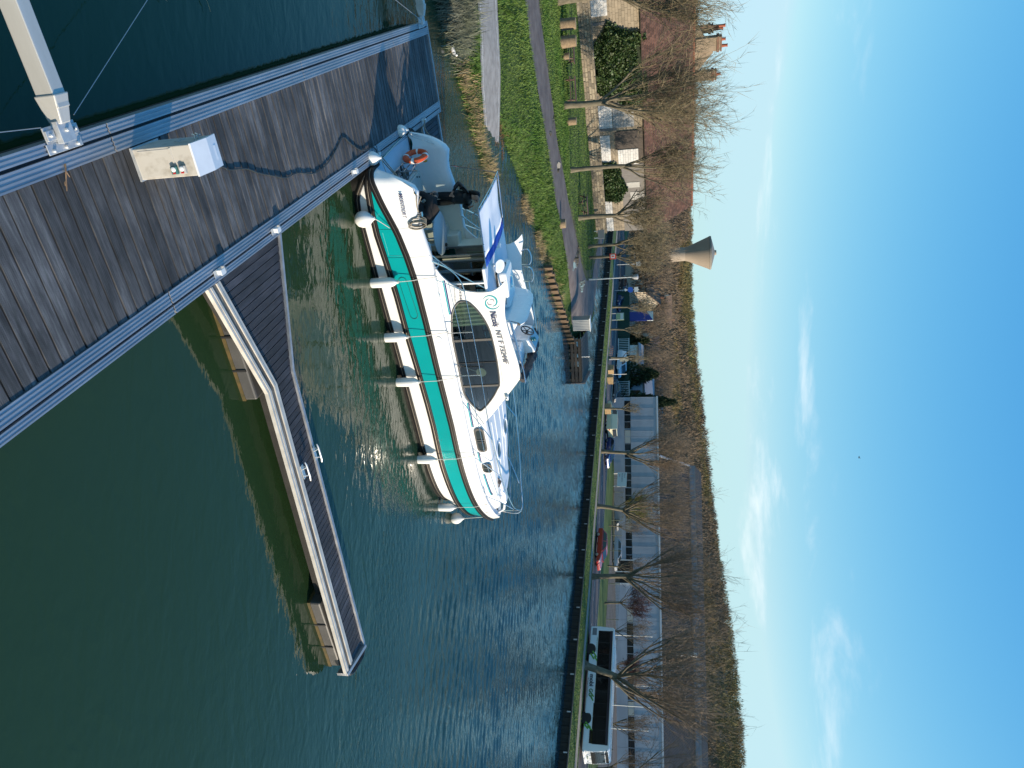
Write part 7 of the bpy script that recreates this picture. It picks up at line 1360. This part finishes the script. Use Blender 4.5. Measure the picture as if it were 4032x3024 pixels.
for i, (u, n, h, lab) in enumerate(((25.6, 24.5, 5.2, 'tall white flagpole left of the bus roof'), (19.4, 24.5, 5.0, 'white flagpole with box lamp above the bus middle'), (17.0, 24.5, 5.0, 'white flagpole left of the largest tree crown'), (14.4, 24.5, 4.8, 'white flagpole inside the largest tree crown'), (50.4, 23.2, 5.4, 'thin white pole above the white fence sign'))):
    f_ = thing('flagpole', lab, 'flagpole', far(u, n, .6), 0, 'flagpoles before the factory'); MB().tube([(0, 0, 0), (0, 0, h)], [.075, .05], 8).build('pole', WS, f_, smooth=True); MB().ell((0, 0, h+.05), .08, 8, 6).build('finial', WS, f_); 
    if i == 1: MB().box(-.25, .25, -.2, .2, 1.3, 1.9).build('lamp_box', WS, f_)
wr = thing('wrapped_pallet', 'pile of white wrapped material in the factory yard left part', 'pallet', (4.5, 113, .6), .2); MB().box(-1.8, 1.8, -1, 1, .15, 1.3).build('load', mat('wrap_white', (.45, .47, .5), (.6, .61, .62), 1.2, .4), wr, bevel=.1); MB().box(-1.8, 1.8, -1, 1, 0, .14).build('pallet_base', CRT, wr)
tr_ = thing('yard_tractor', 'small dark tractor parked in the factory yard', 'tractor', (8.4, 112, .63), R(160)); MB().box(-.9, 1.1, -.35, .35, .6, 1.2).build('bonnet', mat('tractor_green', (.03, .05, .035), rough=.5), tr_, bevel=.08); MB().box(-.95, .05, -.5, .5, 1.1, 2.2).build('cab', CGL, tr_, bevel=.08); MB().box(-1.0, .1, -.55, .55, 2.2, 2.3).build('cab_roof', WS, tr_)
for x, r_ in ((-.6, .62), (.85, .4)):
    for s_ in (-1, 1): wheel(tr_, x, s_*.62, r_, .3)
# second grey block left of the factory and gatehouse, valley houses
def house(label, loc, rz, w_, d_, h, rh, wallm, roofm, name='house', wins=3, doors=True):
    t = thing(name, label, 'house', loc, rz, 'small houses in the valley'); MB().box(-w_/2, w_/2, -d_/2, d_/2, -.3, h).build('wall', wallm, t); mb = MB(); e = .35
    mb.add([(-w_/2-e, -d_/2-e, h-.1), (w_/2+e, -d_/2-e, h-.1), (w_/2+e, 0, h+rh), (-w_/2-e, 0, h+rh), (-w_/2-e, d_/2+e, h-.1), (w_/2+e, d_/2+e, h-.1)], [(0, 1, 2, 3), (3, 2, 5, 4)]); ro = mb.build('roof', roofm, t); ro.modifiers.new('s', 'SOLIDIFY').thickness = .18
    mb = MB(); mb.add([(-w_/2, -d_/2, h), (-w_/2, d_/2, h), (-w_/2, 0, h+rh-.1), (w_/2, -d_/2, h), (w_/2, d_/2, h), (w_/2, 0, h+rh-.1)], [(0, 2, 1), (3, 4, 5)]); mb.build('gable', wallm, t); MB().box(w_*.25, w_*.25+.6, -.3, .3, h+rh*.5, h+rh+.7).build('chimney', BRK, t)
    for k in range(wins):
        x = -w_/2+w_*(k+.5)/wins; wd = MB().box(x-.5, x+.5, -d_/2-.04, -d_/2+.02, h*.45, h*.8).build('window', FGL, t); MB().box(x-.6, x+.6, -d_/2-.10, -d_/2-.03, h*.42, h*.45).build('sill', WS, wd)
        MB().box(x-.04, x+.04, -d_/2-.06, -d_/2-.03, h*.45, h*.8).build('glazing_bar', WS, wd)
    return t
HW = mat('house_white', (.60, .57, .51), (.54, .51, .45), .5, .85); HC = mat('house_cream', (.55, .46, .34), rough=.85); RB = mat('roof_brown', (.13, .085, .065), (.17, .11, .08), 1, .9); RGR = mat('roof_grey', (.24, .25, .27), (.30, .31, .33), .6, .7)
house('cream gabled house behind the blue disc sign', (-18.5, 150, .6), R(-35), 8, 7, 4.2, 2.6, HC, RB); house('low white bungalow row behind the notice board', (-12, 150, .6), R(-12), 14, 7, 3.0, 1.6, HW, RB, wins=5); house('white gatehouse with tall window beside the delivery van', (-3.4, 123.5, .6), R(-12), 4.4, 4, 3.4, .6, WS, RGR, 'gatehouse', 1)
house('cream house with lit gable above the gatehouse', (-4.5, 140, .6), R(20), 8, 7, 4.2, 2.4, HC, RB); house('small white house on the lower hillside', (-19, 205, 3.2), R(30), 9, 8, 4.0, 3.0, HW, RB); house('white house half hidden left of the hall', (6, 178, .8), R(-20), 10, 8, 4.0, 2.6, HW, RGR); house('tiny white farmhouse near the tower foot', (-27, 190, 1.2), R(-25), 10, 7, 3.6, 2.4, HW, RB); house('pale blue gabled shed by the pointed cypress', (1.4, 124, .6), R(-15), 4.6, 5, 4.2, 1.4, mat('shed_blue', (.40, .46, .54), rough=.6), RGR, 'yard_shed', 2)
gh = thing('glasshouse_row', 'row of pale glazed roof lights in the valley', 'glasshouse', (-14, 172, .6), R(-8))
for k in range(9): g_ = MB().prism([(0, 0), (2.6, 0), (2.6, 2.6), (1.3, 3.9), (0, 2.6)], 0, 8, 0, Matrix.Translation((-14+k*2.9, 8, 0)) @ RX).build('glazed_bay', mat('glazing_pale', (.48, .53, .57), (.38, .43, .48), .8, .25), gh)
lot = farstrip('car_park', 50, 110, [13.95, 16, 19, 21.9], ASPH, .012)
# ------------------------------------------------------------------ grass, reeds
def onroad(x, y): return inside(x, y, ROADPOLY)
def blades(name, x, y, z, h, m, seed, lean=.35, wid=.018, **k):
    r = np.random.default_rng(seed); N = len(x); a = r.random(N)*6.283; b = np.stack([np.cos(a), np.sin(a), 0*a], -1)*(wid*(.6+.9*r.random(N)))[:, None]; t = np.stack([r.normal(size=N)*lean*h, r.normal(size=N)*lean*h, h], -1); c = np.stack([x, y, z], -1)
    V = np.stack([c-b, c+b, c+t*.55+b*.7, c+t], 1); V[:, 2] += 0; V = V.reshape(-1, 3); i = np.arange(N)*4; F = np.concatenate([np.stack([i, i+1, i+2], -1), np.stack([i, i+2, i+3], -1)]); return rawmesh(name, V, F, m, kind='stuff', **k)
GB = mat('grass_blade', (0.055, 0.125, 0.012), (0.105, 0.165, 0.030), .35, .7, island=.35, contrast=(.35, .65)); RD = mat('reed_tan', (.36, .27, .15), (.25, .20, .10), .6, .85, island=.35); RG = mat('reed_grey', (.17, .175, .14), (.12, .14, .09), .6, .85, island=.4); DL = mat('dead_leaf', (.20, .11, .05), (.13, .08, .04), 2, .9, island=.4)
def field(n, x0, x1, y0, y1, seed, dmin, dmax, avoid=True):
    r = np.random.default_rng(seed); x = x0+(x1-x0)*r.random(n); y = y0+(y1-y0)*r.random(n); k = inside(x, y, LP); x = x[k]; y = y[k]; d = pdist(x, y, LP); k = (d > dmin) & (d < dmax); x = x[k]; y = y[k]
    if avoid: k = ~inside(x, y, SLIP) & ~onroad(x, y); x = x[k]; y = y[k]
    return x, y, landz(x, y), np.random.default_rng(seed+1)
x, y, z, r = field(150000, -32, -4, 24, 56, 41, .15, 40); pn_ = vnoise(x*.5, y*.5, 31); blades('bank_grass', x, y, z-.02, (.08+.20*pn_)*(.6+.8*r.random(len(x))), GB, 5, .55, .022, label='lush green grass on the left bank', cat='grass')
x, y, z, r = field(90000, -36, -4, 50, 82, 43, .3, 60); blades('lawn_grass', x, y, z-.02, .05+.07*r.random(len(x)), GB, 6, .6, .022, label='short lawn grass around the picnic tables', cat='grass')
def clump(n, segs, seed, hmin, hmax, m, name, label, spread=.8, lean=.28, wid=.016):
    r = np.random.default_rng(seed); P = np.array(segs, float); i = r.integers(0, len(P), n); x = P[i, 0]+r.normal(size=n)*P[i, 2]*spread*.5; y = P[i, 1]+r.normal(size=n)*P[i, 2]*spread*.5; z = np.maximum(landz(x, y), -.1)-.05; blades(name, x, y, z, hmin+(hmax-hmin)*r.random(n), m, seed+1, lean, wid, label=label, cat='reeds')
clump(5200, [(-14.6, 26.6, 1.1), (-14.0, 27.3, 1.1), (-13.4, 27.6, .8), (-15.4, 26.2, 1.2), (-16.5, 25.6, 1.2)], 51, .45, .95, RG, 'grey_reeds', 'grey green reed bed beside the slipway at the water edge', 1.0, .35)
clump(6500, [(-11.9, 29.9, .7), (-11.4, 30.6, .6), (-10.9, 31.3, .6), (-10.4, 32.2, .55), (-10.0, 33.1, .5), (-10.1, 34.0, .5), (-12.4, 28.9, .5), (-9.2, 46.6, .5), (-8.7, 48.3, .6), (-8.0, 50.4, .7), (-7.3, 52.4, .6), (-6.7, 54.2, .7), (-6.0, 56.0, .7), (-10.4, 42.0, .4), (-10.0, 43.6, .4)], 53, .22, .60, RD, 'tan_reeds', 'dry straw coloured reeds along the waterside', 1.0, .38)
clump(5200, [(-11.9, 29.9, .8), (-11.4, 30.6, .7), (-10.9, 31.3, .7), (-10.4, 32.2, .6), (-10.2, 33.4, .6), (-12.6, 28.9, .7), (-9.4, 46.8, .5), (-8.2, 50.4, .7), (-7.0, 53.4, .7), (-6.2, 55.6, .7)], 61, .18, .45, GB, 'waterside_grass', 'green grass mixed among the dry waterside reeds', 1, .5)
clump(2600, [(-11.9, 35.4, .5), (-12.6, 36.0, .4), (-12.2, 36.6, .5), (-11.6, 36.6, .3)], 57, .04, .22, DL, 'dead_leaves', 'brown dead leaves washed up at the end of the slipway', 1.0, .8, .03)
clump(3000, [(-13.1, 30.3, .3), (-12.2, 31.2, .3), (-14.1, 29.0, .4), (-11.4, 31.9, .3)], 59, .12, .4, GB, 'bank_tufts', 'green grass tufts beside the slipway edge', 1, .4)
# grass along the far bank
r = np.random.default_rng(71); n = 60000; u = -12+80*r.random(n)**1.3; nn_ = -.55+6*r.random(n); k = ~((nn_ > 2.05) & (nn_ < 3.75)); u = u[k]; nn_ = nn_[k]; px = FO.x+FU.x*u+FN.x*nn_; py = FO.y+FU.y*u+FN.y*nn_; pz = np.interp(nn_, [-0.7, 0.6, 1.8, 4.4, 5.5], [0.62, 0.70, 0.76, 0.74, 0.42]); blades('towpath_grass', px, py, pz-.02, .03+.07*r.random(len(px)), mat('verge_blade', (.085, .15, .022), (.13, .185, .04), .3, .75, island=.35), 72, .6, .028, label='rough grass fringing the far towpath', cat='grass')
# weed in the shallows by the near shore
mb = MB(); r_ = random.Random(5)
for k in range(16):
    p = PW(12.0+r_.uniform(-.5, 1.6), -.35-r_.uniform(0, .5), .01); q = [p]; d = Vector((r_.uniform(-1, 1), r_.uniform(-1, 1), 0)).normalized()
    for i in range(6): d = (d+Vector((r_.gauss(0, .4), r_.gauss(0, .4), 0))).normalized(); q.append(q[-1]+d*.11+Vector((0, 0, .002)))
    mb.tube(q, .006, 4)
mb.build('water_weed', RD, kind='stuff', label='dry weed stalks floating on the dark water', cat='weed')
bpy.context.view_layer.update()
